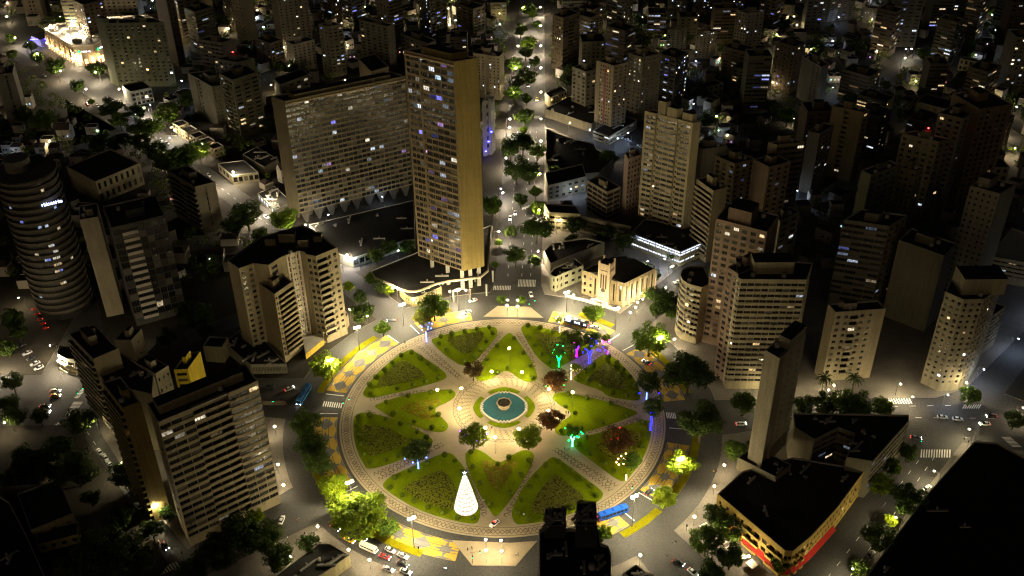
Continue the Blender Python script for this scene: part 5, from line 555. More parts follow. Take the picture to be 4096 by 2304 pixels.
HOUSE=[
(160.4,520.2,8.0,7.5,7.9,0.09,3,0),
(179.2,530.7,5.5,4.2,6.0,-0.79,0,0),
(180.4,515.8,8.6,6.3,6.0,-0.76,2,0),
(268.1,154.6,7.1,6.2,4.7,-0.84,2,1),
(289.9,167.0,7.1,6.6,5.2,0.01,1,1),
(153.2,379.7,7.1,4.8,6.1,0.82,2,2),
(-309.4,535.9,7.5,5.5,7.0,0.8,0,3),
(107.6,514.4,6.6,6.2,6.1,-0.81,0,4),
(117.2,478.3,7.1,6.1,8.6,0.84,1,4),
(114.6,526.3,6.6,4.6,8.9,0.76,3,4),
(-106.8,304.7,7.9,5.8,6.1,0.02,1,6),
(-87.7,265.2,8.5,6.9,8.8,0.02,1,7),
(-115.7,250.2,6.2,5.0,7.8,-0.78,2,7),
(-117.8,227.8,7.7,7.4,3.6,-0.83,2,7),
(-128.9,208.8,5.3,4.5,8.9,0.84,1,7),
(-180.6,368.9,6.5,4.5,6.3,-0.79,2,8),
(239.0,138.8,6.8,5.1,7.7,0.03,0,9),
(203.6,167.0,7.4,4.9,7.3,0.79,0,9),
(203.7,408.5,5.4,5.5,7.3,-0.77,0,10),
(151.8,436.9,6.2,5.3,7.9,-0.76,1,12),
(-133.0,356.4,5.8,4.7,8.7,-0.03,2,13),
(171.4,137.7,9.7,7.8,7.4,-0.77,1,14),
(184.2,146.4,5.5,5.3,7.3,-0.75,2,14),
(219.3,123.0,5.8,4.1,5.9,-0.82,0,15),
(270.0,444.1,5.8,4.5,7.0,-0.75,0,16),
(254.0,501.1,6.9,6.0,6.3,-0.03,0,16),
(193.8,525.7,9.8,6.3,4.9,0.05,1,17),
(197.7,473.5,7.6,4.8,4.6,0.03,0,17),
(135.8,299.5,5.8,5.9,8.0,0.79,2,18),
(-79.8,406.0,8.2,7.6,6.8,0.82,0,19),
(-110.4,401.3,9.6,7.9,4.4,0.05,2,19),
(218.5,182.8,5.5,4.8,6.0,-0.77,2,20),
(242.0,156.1,6.5,5.1,6.9,0.82,2,20),
(106.8,186.5,7.2,6.2,8.2,0.04,2,21),
(215.5,523.0,8.3,6.1,8.2,-0.04,2,22),
(246.0,512.8,5.7,4.3,6.6,0.09,2,22),
(227.7,515.3,4.9,5.0,8.9,0.8,0,22),
(-293.4,198.2,7.3,4.7,8.6,0.01,0,23),
(-247.1,174.0,5.4,5.9,6.2,0.84,1,23),
(-289.4,232.3,4.8,4.5,4.2,0.06,1,23),
(-279.0,195.0,8.0,7.8,7.6,0.03,2,23),
(-229.7,159.9,8.6,5.6,8.1,-0.01,2,23),
(-266.5,181.1,5.9,4.7,4.7,-0.01,0,23),
(-235.6,135.3,6.7,5.4,4.6,0.83,0,23),
(-215.6,171.2,10.6,6.5,5.3,0.84,0,23),
(-256.2,152.3,9.5,6.7,4.8,0.02,2,23),
(-237.3,233.1,5.6,4.6,6.1,0.84,3,23),
(-282.4,212.9,5.0,4.2,5.8,0.81,3,23),
(-295.1,216.9,6.2,5.1,4.1,-0.84,1,23),
(-203.2,180.2,6.4,4.2,5.2,0.76,0,23),
(-256.9,231.8,7.9,5.7,7.2,0.05,3,23),
(-267.1,208.1,9.6,6.3,4.9,-0.04,0,23),
(-256.3,194.4,7.5,4.7,8.7,-0.05,0,23),
(-274.8,243.6,5.9,4.5,7.3,0.04,0,23),
(296.0,491.2,6.5,5.3,4.3,0.78,2,24),
(292.6,218.6,6.7,5.1,8.6,0.06,0,25),
(252.6,218.3,5.1,4.1,6.7,0.06,0,25),
(308.9,215.1,7.1,5.3,8.8,-0.03,0,25),
(303.5,204.2,5.4,3.9,7.6,-0.05,3,25),
(-222.8,316.9,7.9,7.5,6.5,0.84,3,26),
(92.0,463.8,7.6,6.8,5.1,-0.03,0,27),
(98.1,485.9,9.6,8.6,7.0,-0.02,3,27),
(-18.0,409.7,6.6,4.2,7.3,0.0,0,28),
(111.6,462.4,6.8,5.9,3.6,-0.77,3,29),
(331.4,260.4,9.0,5.6,8.2,-0.84,0,31),
(324.7,244.9,6.7,6.9,4.4,-0.85,2,31),
(-282.2,471.9,5.2,4.3,5.6,-0.79,2,32),
(89.0,531.1,5.8,5.1,6.0,0.82,1,33),
(66.2,511.2,8.3,7.1,8.2,0.08,1,33),
(80.9,499.0,5.2,5.0,7.3,-0.0,0,33),
(58.8,535.0,6.6,5.3,5.9,0.03,1,33),
(47.3,465.5,5.7,4.3,7.4,0.03,2,33),
(89.3,511.8,8.7,7.0,3.7,-0.85,2,33),
(238.4,254.1,5.8,6.0,8.3,-0.8,3,34),
(-8.2,391.8,5.9,5.6,4.0,0.77,1,35),
(-27.7,361.9,4.7,4.4,8.0,0.79,2,35),
(120.0,414.7,6.2,5.1,6.8,-0.02,2,39),
(229.9,263.2,6.3,4.5,7.3,0.83,3,41),
(-21.0,423.5,7.0,5.3,6.9,-0.04,3,42),
(-54.1,495.2,7.9,6.7,6.4,0.81,2,42),
(-33.8,480.6,7.1,5.8,6.5,-0.01,0,42),
(-10.8,435.7,5.3,4.2,5.3,0.1,0,42),
(188.5,432.8,5.7,4.1,8.0,0.8,3,43),
(230.5,347.7,8.8,6.1,5.3,0.01,3,44),
(-31.1,262.6,6.1,4.2,5.3,-0.81,2,45),
(-58.1,263.7,5.9,4.0,8.7,0.8,3,45),
(-33.0,277.0,9.6,6.2,8.8,-0.8,1,45),
(-49.8,281.5,4.7,5.0,5.7,0.08,1,45),
(-13.2,278.3,8.3,7.9,6.5,0.01,0,45),
(137.7,374.1,8.7,6.7,3.9,-0.84,0,46),
(60.5,184.3,5.7,5.1,8.5,-0.76,1,47),
(215.3,392.6,6.5,5.1,8.9,0.78,0,48),
(233.4,371.6,6.6,6.0,4.3,-0.8,1,48),
(145.7,208.4,7.1,6.2,7.1,-0.76,0,49),
(182.6,163.0,6.9,5.1,8.2,-0.01,2,49),
(308.6,525.7,9.8,8.4,8.7,0.03,3,51),
(343.9,502.7,9.4,6.6,7.0,0.09,0,51),
(317.2,471.1,5.9,5.1,8.9,0.83,2,51),
(314.0,484.6,6.5,4.5,4.7,0.09,3,51),
(302.0,510.8,6.4,4.7,5.3,-0.85,2,51),
(-277.7,269.4,8.2,8.0,7.8,0.03,1,52),
(-306.5,264.0,4.7,4.6,4.8,0.01,3,52),
(-339.4,305.1,7.6,7.7,4.5,0.04,1,52),
(-341.3,322.9,6.0,6.5,9.0,-0.8,0,52),
(-306.8,249.9,6.1,4.2,6.3,-0.03,3,52),
(-286.0,250.5,6.4,5.8,4.6,-0.04,1,52),
(-319.9,317.2,7.2,5.3,8.8,0.04,2,52),
(-305.4,231.9,7.3,5.8,6.2,0.75,0,52),
(-194.6,422.2,8.3,6.5,4.6,-0.05,3,53),
(-180.1,434.2,5.6,5.6,7.9,-0.81,2,53),
(-40.2,333.9,10.2,6.5,4.7,-0.05,2,54),
(-16.2,348.5,6.1,6.6,4.6,0.08,0,54),
(-40.8,313.2,7.3,5.3,5.3,-0.84,2,54),
(-56.6,308.0,6.5,6.0,5.7,0.85,3,54),
(93.4,196.9,5.9,4.2,3.9,0.03,2,55),
(-66.4,338.6,6.4,5.7,7.0,-0.75,3,56),
(-80.0,332.4,6.0,5.8,5.8,0.82,2,56),
(-65.2,323.5,5.9,4.7,3.8,0.04,0,56),
(-86.9,298.3,6.1,5.6,7.6,0.04,0,56),
(-251.4,126.4,8.1,6.8,4.0,-0.85,1,57),
(121.3,280.0,5.4,4.3,7.9,-0.01,0,58),
(97.8,307.3,6.5,5.5,5.5,-0.01,1,58),
(138.9,120.1,7.9,5.0,9.0,-0.04,2,59),
(-148.9,124.0,8.7,6.1,4.8,0.08,1,60),
(-213.4,131.9,7.7,7.4,3.5,-0.84,3,60),
(-186.9,186.2,4.9,3.9,5.4,0.04,0,60),
(351.7,397.9,6.4,5.0,6.8,0.78,2,62),
(290.3,437.1,7.2,5.8,4.3,0.04,0,63),
(-18.1,526.5,7.5,5.6,7.8,-0.77,1,65),
(-20.1,502.4,8.0,7.7,6.8,-0.78,0,65),
(-44.3,525.5,7.8,7.5,4.2,0.78,2,65),
(-58.6,537.6,5.6,4.2,4.3,-0.85,1,65),
(-27.5,537.8,5.8,5.1,9.0,0.84,2,65),
(-66.1,521.3,5.5,5.2,6.4,-0.85,3,65),
(-134.4,445.8,6.9,4.8,5.9,0.77,2,66),
(221.6,465.5,6.9,4.4,6.5,-0.81,2,69),
(249.8,373.1,7.4,5.6,7.3,-0.05,3,70),
(264.2,407.5,6.4,4.9,6.7,-0.78,0,70),
(278.8,417.9,5.2,5.1,5.9,0.02,2,70),
(268.8,387.0,5.3,5.0,5.6,-0.82,0,70),
(243.7,395.5,7.3,6.6,6.4,0.75,3,70),
(91.3,386.1,6.4,5.1,7.2,0.78,3,71),
(-119.4,519.5,7.0,4.4,6.8,0.84,3,73),
(-149.3,501.4,8.7,7.3,5.4,0.0,0,73),
(-92.4,538.1,9.7,8.2,8.5,0.84,0,73),
(-141.8,541.4,7.9,5.0,8.3,0.8,3,73),
(-111.1,500.4,6.7,5.1,5.6,-0.79,2,73),
(-125.2,534.6,8.1,6.5,5.4,0.83,1,73),
(-105.7,514.2,5.9,5.2,7.9,-0.78,1,73),
(-155.0,472.1,5.8,3.8,8.3,-0.82,2,73),
(144.0,224.1,8.4,8.0,8.4,0.01,2,74),
(141.1,250.8,8.1,5.6,8.3,-0.82,3,74),
(130.1,239.8,7.1,6.3,5.4,-0.84,1,74),
(383.7,434.7,9.2,7.7,3.6,-0.78,3,75),
(362.0,412.7,6.3,5.5,4.2,-0.03,1,75),
(247.3,425.3,9.6,6.2,3.9,0.05,3,76),
(230.1,408.4,10.3,8.6,3.6,-0.82,2,76),
(253.1,443.9,6.4,5.3,4.2,0.81,1,76),
(120.9,335.4,5.0,4.1,6.9,0.09,0,77),
(86.7,435.5,7.6,5.5,3.5,-0.82,1,78),
(-83.5,520.9,9.3,6.3,7.1,0.8,0,80),
(-112.1,443.4,7.5,5.0,5.5,0.09,0,80),
(332.7,314.0,8.1,6.1,8.4,0.76,3,80),
(-102.2,472.8,5.6,4.4,7.8,0.02,1,80),
(226.0,212.0,7.5,6.1,7.5,0.09,0,82),
(377.1,463.7,5.8,3.7,8.3,0.05,0,83),
(72.5,315.5,7.4,6.6,7.2,0.09,0,84),
(-50.0,470.7,8.8,7.3,7.0,-0.78,0,85),
(168.7,283.7,7.3,6.6,3.9,0.78,1,86),
(-139.9,274.7,6.1,4.5,7.6,-0.77,0,88),
(-99.2,277.0,5.7,5.1,7.4,0.04,0,88),
(-132.2,297.4,8.0,8.8,4.6,-0.83,3,88),
(-106.4,289.8,6.9,4.7,6.8,0.06,1,88),
(-153.1,257.6,6.4,6.5,3.6,0.77,3,88),
(-124.8,267.5,8.2,6.9,5.2,0.84,0,88),
(-180.5,533.9,7.0,6.9,5.0,-0.03,2,89),
(-178.6,520.7,5.7,4.4,8.5,0.08,0,89),
(-163.4,479.3,5.0,3.6,4.0,-0.77,1,89),
(-190.1,516.0,5.6,5.4,4.4,-0.84,3,89),
(-69.6,499.3,7.2,4.7,8.0,0.85,1,91),
(-73.2,439.0,8.1,7.0,4.4,0.81,2,91),
(-73.0,479.8,5.7,5.7,4.2,0.75,2,91),
(-89.5,474.1,6.5,5.0,3.6,0.05,3,91),
(-106.3,428.2,7.5,5.6,8.8,-0.04,2,91),
(322.9,301.5,5.6,4.6,4.0,0.07,1,92),
(-183.4,466.4,8.3,5.9,4.3,0.02,0,95),
(-198.1,478.9,8.8,7.3,7.2,-0.78,0,95),
(314.5,319.0,7.0,4.4,5.9,-0.85,0,96),
(300.1,335.8,8.9,6.6,8.8,0.84,2,96),
(270.4,310.4,6.3,5.2,6.9,0.01,0,96),
(-117.7,419.4,7.5,6.1,7.8,0.83,3,97),
(-237.6,521.9,7.0,6.2,7.0,0.79,1,98),
(-260.8,498.1,7.3,4.7,8.0,0.76,1,98),
(-217.2,539.4,6.6,4.5,7.6,0.06,0,98),
(-213.8,505.9,5.3,4.5,8.6,-0.05,1,98),
(-267.2,520.7,6.7,5.4,5.3,0.78,0,98),
(-248.4,544.8,7.7,4.8,4.5,0.85,3,98),
(126.7,176.2,7.0,5.6,8.5,0.04,0,99),
(277.9,138.1,7.0,5.3,4.2,-0.79,2,100),
(-375.3,521.3,7.9,5.9,5.8,0.04,2,101),
(-362.1,517.9,5.5,4.5,7.6,-0.78,0,101),
(-348.2,526.0,7.7,5.8,4.3,-0.01,0,102),
(-339.2,511.0,5.0,3.8,9.0,-0.82,3,102),
(207.6,192.5,7.4,5.8,5.5,0.01,1,103),
(94.8,258.3,7.7,6.0,5.4,-0.03,3,104),
(429.9,514.6,6.9,5.0,4.4,0.04,2,105),
(426.0,501.9,6.3,5.2,7.4,-0.03,2,105),
(382.9,524.5,6.5,5.6,7.0,-0.04,2,105),
(416.6,519.3,6.5,4.4,6.9,-0.81,2,105),
(365.9,525.4,6.6,4.9,6.5,0.1,0,105)]
CAR=[
('car',-14.5,83.3,-2.62,(0.75,0.75,0.73),'white car on the ring road in front of the wavy canopy','cars on the streets',1),
('car',-17.1,73.5,-2.65,(0.75,0.75,0.73),'white car driving over the painted yellow lane north-west','cars on the streets',1),
('car',-52.7,67.5,-3.03,(0.05,0.05,0.06),'dark car with headlights on at the north-west street mouth','cars on the streets',1),
('car',13.8,88.0,-1.42,(0.75,0.75,0.73),'white car waiting at the foot of the north avenue','cars on the streets',0),
('car',43.5,60.1,2.52,(0.75,0.75,0.73),'white car following the dark bus on the painted lane','cars on the streets',1),
('car',64.3,33.6,2.29,(0.05,0.05,0.06),'dark car with one headlight on the east painted lane','cars on the streets',1),
('car',87.1,97.5,-2.88,(0.75,0.75,0.73),'white car parked by the church side street','cars on the streets',0),
('car',-92.6,17.7,0.56,(0.75,0.75,0.73),'white car leaving westward by the traffic island','cars on the streets',1),
('car',-101.5,19.1,3.13,(0.05,0.05,0.06),'dark hatchback parked by the slatted shop roof','cars on the streets',0),
('car',-82.3,-58.7,1.45,(0.75,0.75,0.73),'white car turning at the south-west corner','cars on the streets',0),
('car',-55.7,-68.7,-0.57,(0.7,0.45,0.02),'cream-yellow taxi ahead of the minibus in the bottom traffic','cars on the streets',1),
('car',-40.4,-73.8,-0.54,(0.75,0.75,0.73),'white hatchback at the grass tip in the bottom traffic','cars on the streets',0),
('car',-42.0,-76.8,-0.46,(0.35,0.02,0.02),'red car with blue-white headlights in the bottom traffic','cars on the streets',1),
('car',-35.6,-76.5,-0.54,(0.75,0.75,0.73),'white car ahead of the white hatchback in the bottom traffic','cars on the streets',1),
('car',-35.3,-80.2,-0.53,(0.02,0.02,0.022),'black car in the middle lane of the bottom traffic','cars on the streets',1),
('car',-40.3,-82.5,-0.46,(0.45,0.45,0.46),'white-silver saloon at the bottom edge of the traffic','cars on the streets',1),
('car',-34.0,-83.7,-0.45,(0.75,0.75,0.73),'white taxi at the very bottom of the traffic','cars on the streets',1),
('car',-61.7,-62.8,-0.68,(0.05,0.05,0.06),'dark car with glaring headlights beneath the huge tree','cars on the streets',1),
('car',-51.3,-67.7,-0.74,(0.05,0.05,0.06),'dark car half under the huge tree beside the minibus','cars on the streets',1),
('car',-2.9,-61.7,-2.37,(0.75,0.75,0.73),'white police car with a red roof bar parked on the south ring path','cars on the streets',0),
('car',62.6,-81.0,-0.58,(0.02,0.02,0.022),'black car with tail lights leaving on the south-east street','cars on the streets',1),
('car',67.1,-85.4,-0.89,(0.75,0.75,0.73),'white car at the bottom of the south-east street','cars on the streets',1),
('car',56.2,-46.3,0.71,(0.02,0.02,0.022),'black car with red tail lights on the south-east painted lane','cars on the streets',1),
('car',98.7,-8.0,0.07,(0.75,0.75,0.73),'white car with red tail lights heading east past the slim tower','cars on the streets',1),
('car',167.9,-17.5,-0.2,(0.05,0.05,0.06),'dark car with red tail lights on the east avenue','cars on the streets',1),
('car',198.9,-9.5,3.13,(0.75,0.75,0.73),'white car with headlights coming down the east avenue','cars on the streets',1),
('car',203.5,-4.6,-3.12,(0.05,0.05,0.06),'dark car with headlights beyond the white one on the east avenue','cars on the streets',1),
('car',183.0,-5.1,-0.1,(0.45,0.45,0.46),'small silver car crossing the east avenue below the faceted tower','cars on the streets',0),
('car',188.9,-6.4,-0.17,(0.45,0.45,0.46),'second small silver car crossing below the faceted tower','cars on the streets',0),
('car',162.9,-45.7,0.63,(0.75,0.75,0.73),'white car parked at the top of the lower right street','cars on the streets',0),
('car',131.9,-77.8,0.69,(0.75,0.75,0.73),'white van-like car parked under the lower right trees','cars on the streets',0),
('car',129.0,-81.4,0.7,(0.45,0.45,0.46),'silver car parked behind the white one under the lower right trees','cars on the streets',0),
('car',-194.2,17.9,-0.02,(0.75,0.75,0.73),'white car side by side with a yellow taxi on the west avenue','cars on the streets',1),
('car',-193.0,14.7,-0.06,(0.7,0.45,0.02),'yellow taxi on the west avenue at the left edge','cars on the streets',1),
('car',-195.0,7.8,-0.02,(0.05,0.05,0.06),'dark car waiting at the west avenue crossing','cars on the streets',1),
('car',-193.6,4.1,-0.02,(0.75,0.75,0.73),'white car waiting at the west avenue crossing','cars on the streets',1),
('car',-162.6,-20.7,2.25,(0.75,0.75,0.73),'white car in the parked row beside the ochre block, first from the top','cars parked by the ochre block',0),
('car',-159.3,-23.9,2.25,(0.75,0.75,0.73),'white car in the parked row beside the ochre block, second from the top','cars parked by the ochre block',0),
('car',-156.4,-27.7,2.35,(0.75,0.75,0.73),'white car in the parked row beside the ochre block, third from the top','cars parked by the ochre block',0),
('car',-138.1,-50.7,2.35,(0.75,0.75,0.73),'white car parked below the ochre block gable','cars parked by the ochre block',0),
('car',-132.1,-58.3,2.23,(0.05,0.05,0.06),'dark car parked along the lower left street','cars parked by the ochre block',0),
('car',-122.5,-70.7,-0.85,(0.05,0.05,0.06),'dark car with blazing headlights at the lower left crossing','cars on the streets',1),
('car',-221.6,50.8,-2.34,(0.02,0.02,0.022),'black car in the diagonal parking row at the left edge, first from the top','cars parked at the left edge',0),
('car',-216.9,45.0,-2.35,(0.45,0.45,0.46),'silver car in the diagonal parking row at the left edge, second from the top','cars parked at the left edge',0),
('car',-213.4,41.1,-2.35,(0.02,0.02,0.022),'black car in the diagonal parking row at the left edge, third from the top','cars parked at the left edge',0),
('car',-210.3,37.1,-2.36,(0.45,0.45,0.46),'silver car in the diagonal parking row at the left edge, fourth from the top','cars parked at the left edge',0),
('car',-207.5,34.0,-2.36,(0.75,0.75,0.73),'white car in the diagonal parking row at the left edge, fifth from the top','cars parked at the left edge',0),
('car',17.2,344.5,-1.63,(0.35,0.02,0.02),'red car on the north avenue beside the far median','cars on the streets',1),
('car',22.7,320.8,-1.64,(0.7,0.45,0.02),'yellow car on the north avenue by the cream two-storey shops','cars on the streets',1),
('car',6.8,168.0,-1.63,(0.75,0.75,0.73),'white car on the north avenue on the near left lane','cars on the streets',1),
('car',3.9,162.4,-1.63,(0.75,0.75,0.73),'white car on the north avenue behind the near left car','cars on the streets',1),
('car',18.4,380.6,-1.63,(0.75,0.75,0.73),'white car on the north avenue high up the avenue','cars on the streets',1),
('car',10.2,289.5,-1.63,(0.05,0.05,0.06),'dark car on the north avenue by the blue-lit wall','cars on the streets',1),
('car',73.6,261.6,2.35,(0.75,0.75,0.73),'white car parked in the cross street under the brown-striped tower, first','cars in the cross street',0),
('car',77.7,257.5,2.35,(0.45,0.45,0.46),'silver car parked in the cross street under the brown-striped tower, second','cars in the cross street',0),
('car',80.7,253.0,2.35,(0.05,0.05,0.06),'dark car parked in the cross street under the brown-striped tower, third','cars in the cross street',0),
('car',84.7,248.4,2.35,(0.75,0.75,0.73),'white car parked in the cross street under the brown-striped tower, fourth','cars in the cross street',0),
('car',59.9,263.0,2.35,(0.75,0.75,0.73),'white car parked in the cross street under the brown-striped tower, fifth','cars in the cross street',0),
('car',-174.8,216.5,-0.89,(0.75,0.75,0.73),'white car on the north-west avenue past the pale slab end','cars on the streets',0),
('car',-177.1,201.8,-0.87,(0.75,0.75,0.73),'white car on the north-west avenue just below the pale slab end','cars on the streets',0),
('car',-221.8,254.3,-0.87,(0.75,0.75,0.73),'white car on the north-west avenue at the tree-shaded bend','cars on the streets',0),
('car',-216.4,264.3,-0.88,(0.75,0.75,0.73),'white car on the north-west avenue beside the kerb trees','cars on the streets',0),
('car',-211.3,259.7,-0.88,(0.45,0.45,0.46),'silver car on the north-west avenue right of the kerb trees','cars on the streets',0),
('car',-292.5,320.8,-0.86,(0.45,0.45,0.46),'silver car on the north-west avenue near the palm median','cars on the streets',0),
('car',-329.5,371.3,-0.87,(0.75,0.75,0.73),'white car on the north-west avenue far up by the mall','cars on the streets',0),
('car',-281.7,320.5,-0.87,(0.35,0.02,0.02),'red car on the north-west avenue at the mall crossing','cars on the streets',0),
('car',-273.8,317.1,-0.88,(0.75,0.75,0.73),'white car on the north-west avenue just right of the mall crossing','cars on the streets',0),
('car',-233.7,265.8,-0.87,(0.75,0.75,0.73),'white car on the north-west avenue left of the bend trees','cars on the streets',0),
('car',-131.1,166.4,-0.89,(0.75,0.75,0.73),'white car on the north-west avenue at the foot of the long slab','cars on the streets',0)]
BUS=[
('bus',-85.5,12.7,-1.79,(0.05,0.25,0.65),'light blue city bus waiting at the west side of the ring',12.0),
('bus',41.4,-57.5,0.41,(0.01,0.08,0.45),'deep blue city bus on the painted lane beside the black tower',12.0),
('bus',34.7,63.5,2.68,(0.03,0.03,0.05),'dark grey city bus with lit windows and white roof panels opposite the church',12.0),
('minibus',-48.3,-73.0,-0.51,(0.7,0.66,0.55),'white minibus in the bottom traffic',7.0)]
PPL=[
(-35.93,-53.73,2.97,0,'person in dark clothes walking on the south-west ring path'),
(-16.62,-59.34,5.91,1,'person in white standing below the glowing cone tree'),
(-7.09,-50.39,4.86,1,'person in white on the south path by the cone tree'),
(-6.08,-54.14,3.48,0,'dark person just below the one in white on the south path'),
(-12.42,-74.22,2.25,0,'person in dark waiting left on the southern island'),
(-10.91,-73.5,0.68,0,'taller dark person in the waiting group on the southern island'),
(-11.25,-75.22,0.93,1,'person in white in the waiting group on the southern island'),
(-4.4,-9.19,2.16,0,'dark person left of two below the pool'),
(-1.11,-9.24,3.04,2,'person right of two below the pool'),
(-76.35,-59.51,5.61,3,'person in red at the south-west corner pavement'),
(-75.87,-58.53,0.51,1,'person in white at the south-west corner pavement'),
(26.7,-0.01,3.55,0,'person sitting left of two on the east lawn'),
(27.69,-0.28,1.25,0,'person right of two on the east lawn'),
(25.08,-22.12,2.21,0,'person in dark left of three at the south-east path'),
(25.96,-22.75,3.06,2,'person in blue in the middle of three at the south-east path'),
(26.9,-22.0,2.38,1,'person in white right of three at the south-east path'),
(4.96,-76.67,4.86,1,'person in white left of two on the southern island'),
(5.72,-76.68,6.07,0,'person in black right of two on the southern island'),
(58.87,-77.5,3.38,1,'person in white crossing the south-east road alone'),
(61.65,-71.66,1.94,1,'person in white at the south-east kerb'),
(62.99,-71.67,1.59,0,'person in dark at the south-east kerb'),
(82.6,-36.09,3.75,4,'person in yellow at the east kerb'),
(83.77,-35.6,0.68,0,'person in dark beside the one in yellow'),
(59.67,70.42,0.06,0,'person by the church corner lamps'),
(8.1,-57.69,4.23,1,'person in white near the painted road sign'),
(-24.41,-8.32,3.87,1,'person in white resting on the west lawn edge'),
(-78.45,-67.89,6.05,1,'person in white among the south-west corner crowd'),
(-79.22,-70.4,2.79,1,'person in light clothes lower in the south-west corner crowd'),
(-80.18,-73.08,0.62,3,'person in red in the south-west corner crowd'),
(-72.49,-65.74,5.2,0,'person in dark by the hall pavement')]
BALL=[
('green light ball in the tree with the green trunk, north-north-east bed',(0,1,0.15),4.5,[(24.8,41.8),(27.3,41.0),(22.5,35.9),(27.9,35.8),(23.1,38.2)]),
('magenta light ball in the tree with the violet trunk',(1,0.015,0.45),6,[(32.4,41.5),(30.5,40.3),(34.7,44.7),(34.4,40.4)]),
('blue light ball around the tree with the blue trunk',(0.008,0.008,1),4.5,[(37.2,38.4),(35.9,36.1),(40.4,46.1),(42.5,44.4),(42.6,42.9),(40.0,40.6),(42.3,38.0),(43.7,37.4),(45.3,40.0),(45.9,37.5),(39.9,37.2)]),
('pink light ball at the east end of the diagonal path',(1,0.015,0.45),4.5,[(45.4,44.6),(46.7,43.7),(45.5,42.7),(48.4,44.8),(48.6,43.2)]),
('green light ball in the reddish tree right of the pool plaza',(0,1,0.15),3.5,[(19.9,20.9),(21.8,22.1),(27.5,18.3),(26.4,14.6),(18.8,14.1),(19.9,13.9)]),
('warm light ball in the tiny tree on the north ring path',(1,0.7,0.3),3.0,[(25.1,64.2),(26.6,63.5),(26.3,61.3),(25.9,65.5)]),
('warm light ball in the little tree by the path junction',(1,0.7,0.3),3.0,[(30.0,26.1),(31.1,25.5),(32.8,26.0),(33.9,25.7),(31.9,27.8),(30.4,28.7),(32.3,25.0)]),
('blue light ball in the dark tree at the east end of the ring path',(0.008,0.008,1),4,[(61.3,20.0),(62.4,19.1),(60.5,15.8),(58.2,8.1),(66.5,8.0)]),
('white-blue light ball in the olive north-west tree',(0.08,0.16,1),4,[(-38.2,58.0),(-37.6,57.3),(-37.3,54.9),(-34.6,57.2),(-33.1,56.1),(-34.6,55.5),(-32.9,59.7),(-34.3,60.7)]),
('violet light ball in the round tree below the pool',(0.22,0.004,1),4,[(-17.2,-14.4),(-12.9,-14.4),(-15.1,-16.8),(-15.3,-18.7),(-10.5,-20.6),(-7.3,-19.7),(-6.1,-16.3),(-11.9,-17.9),(-11.0,-13.3)]),
('blue light ball in the dark tree between the west beds',(0.08,0.16,1),3,[(-35.0,-23.4),(-32.6,-25.1),(-30.3,-26.7),(-30.0,-28.7),(-38.5,-29.2),(-35.2,-31.4),(-35.0,-28.6),(-33.9,-29.7),(-33.3,-30.0)]),
('green light ball around the forked green-lit tree',(0,1,0.15),3.5,[(25.7,-12.8),(26.5,-15.5),(28.5,-13.7),(28.1,-16.8),(30.1,-17.9),(30.7,-18.3),(32.0,-15.3),(32.5,-16.2),(26.7,-20.2)]),
('red light ball in the east-south-east bed tree',(1,0.008,0.012),4,[(47.9,-13.5),(44.1,-16.2),(46.1,-16.9),(48.8,-19.5),(47.7,-20.6),(46.6,-19.9),(44.0,-20.4),(48.4,-23.4)]),
('warm white light ball in the east-south-east bed tree',(1,0.7,0.3),2.5,[(49.1,-27.1),(47.1,-28.5),(45.8,-30.0),(47.8,-30.0),(48.8,-30.3),(44.9,-31.9),(47.6,-32.8),(45.7,-33.2)]),
('red light in the reddish tree beside the pool plaza',(1,0.008,0.012),4,[(22.1,-5.1),(18.2,-7.3),(17.6,-10.5),(19.8,-8.9),(20.5,-8.6)]),
('blue light ball in the dark tree above the violet-lit path',(0.008,0.008,1),4,[(62.6,-4.4),(64.9,-3.7),(61.5,-4.5),(60.9,0.7),(60.9,-0.8)]),
('red light ball below the bright green tree by the pool',(1,0.008,0.012),3,[(13.0,-20.9),(14.6,-18.8)])]
TRUNK=[
(24.93,31.26,6.3,(0,1,0.15),'green glowing wrap of light strings on a forked trunk, north-north-east bed',0.35,1),
(33.31,38.58,6.5,(0.22,0.004,1),'violet glowing wrap of light strings on a thick trunk, north-north-east bed',0.6,1),
(38.78,33.98,7.3,(0.008,0.008,1),'blue glowing wrap of light strings on a forked trunk by the diagonal path',0.7,1),
(47.43,39.88,2.1,(0.22,0.004,1),'small violet wrap of light strings at the east end of the diagonal path',0.3,0),
(26.42,57.29,3.0,(1,0.7,0.3),'warm glowing trunk on the north ring path',0.25,0),
(30.01,22.63,4.2,(1,0.7,0.3),'warm glowing trunk by the path junction',0.3,0),
(-35.15,51.03,5.6,(0.08,0.16,1),'white-blue glowing trunk under the olive north-west tree',0.5,0),
(61.46,8.8,3.6,(0.08,0.16,1),'white-blue glowing trunk at the east end of the ring path',0.45,0),
(60.84,-10.78,7.1,(0.008,0.008,1),'deep blue glowing trunk beside the violet-lit path',0.8,0),
(-33.17,-31.8,3.6,(0.08,0.16,1),'blue-white glowing trunk between the west beds',0.5,0),
(28.28,-19.95,5.2,(0.1,1,0.6),'cyan-green glowing forked trunk at the south-east path',0.4,1),
(48.07,-39.18,2.5,(1,0.7,0.3),'warm glowing stump light at the tip of the east-south-east bed',0.5,0)]
XM=((-13.66,-56.12),18.6)
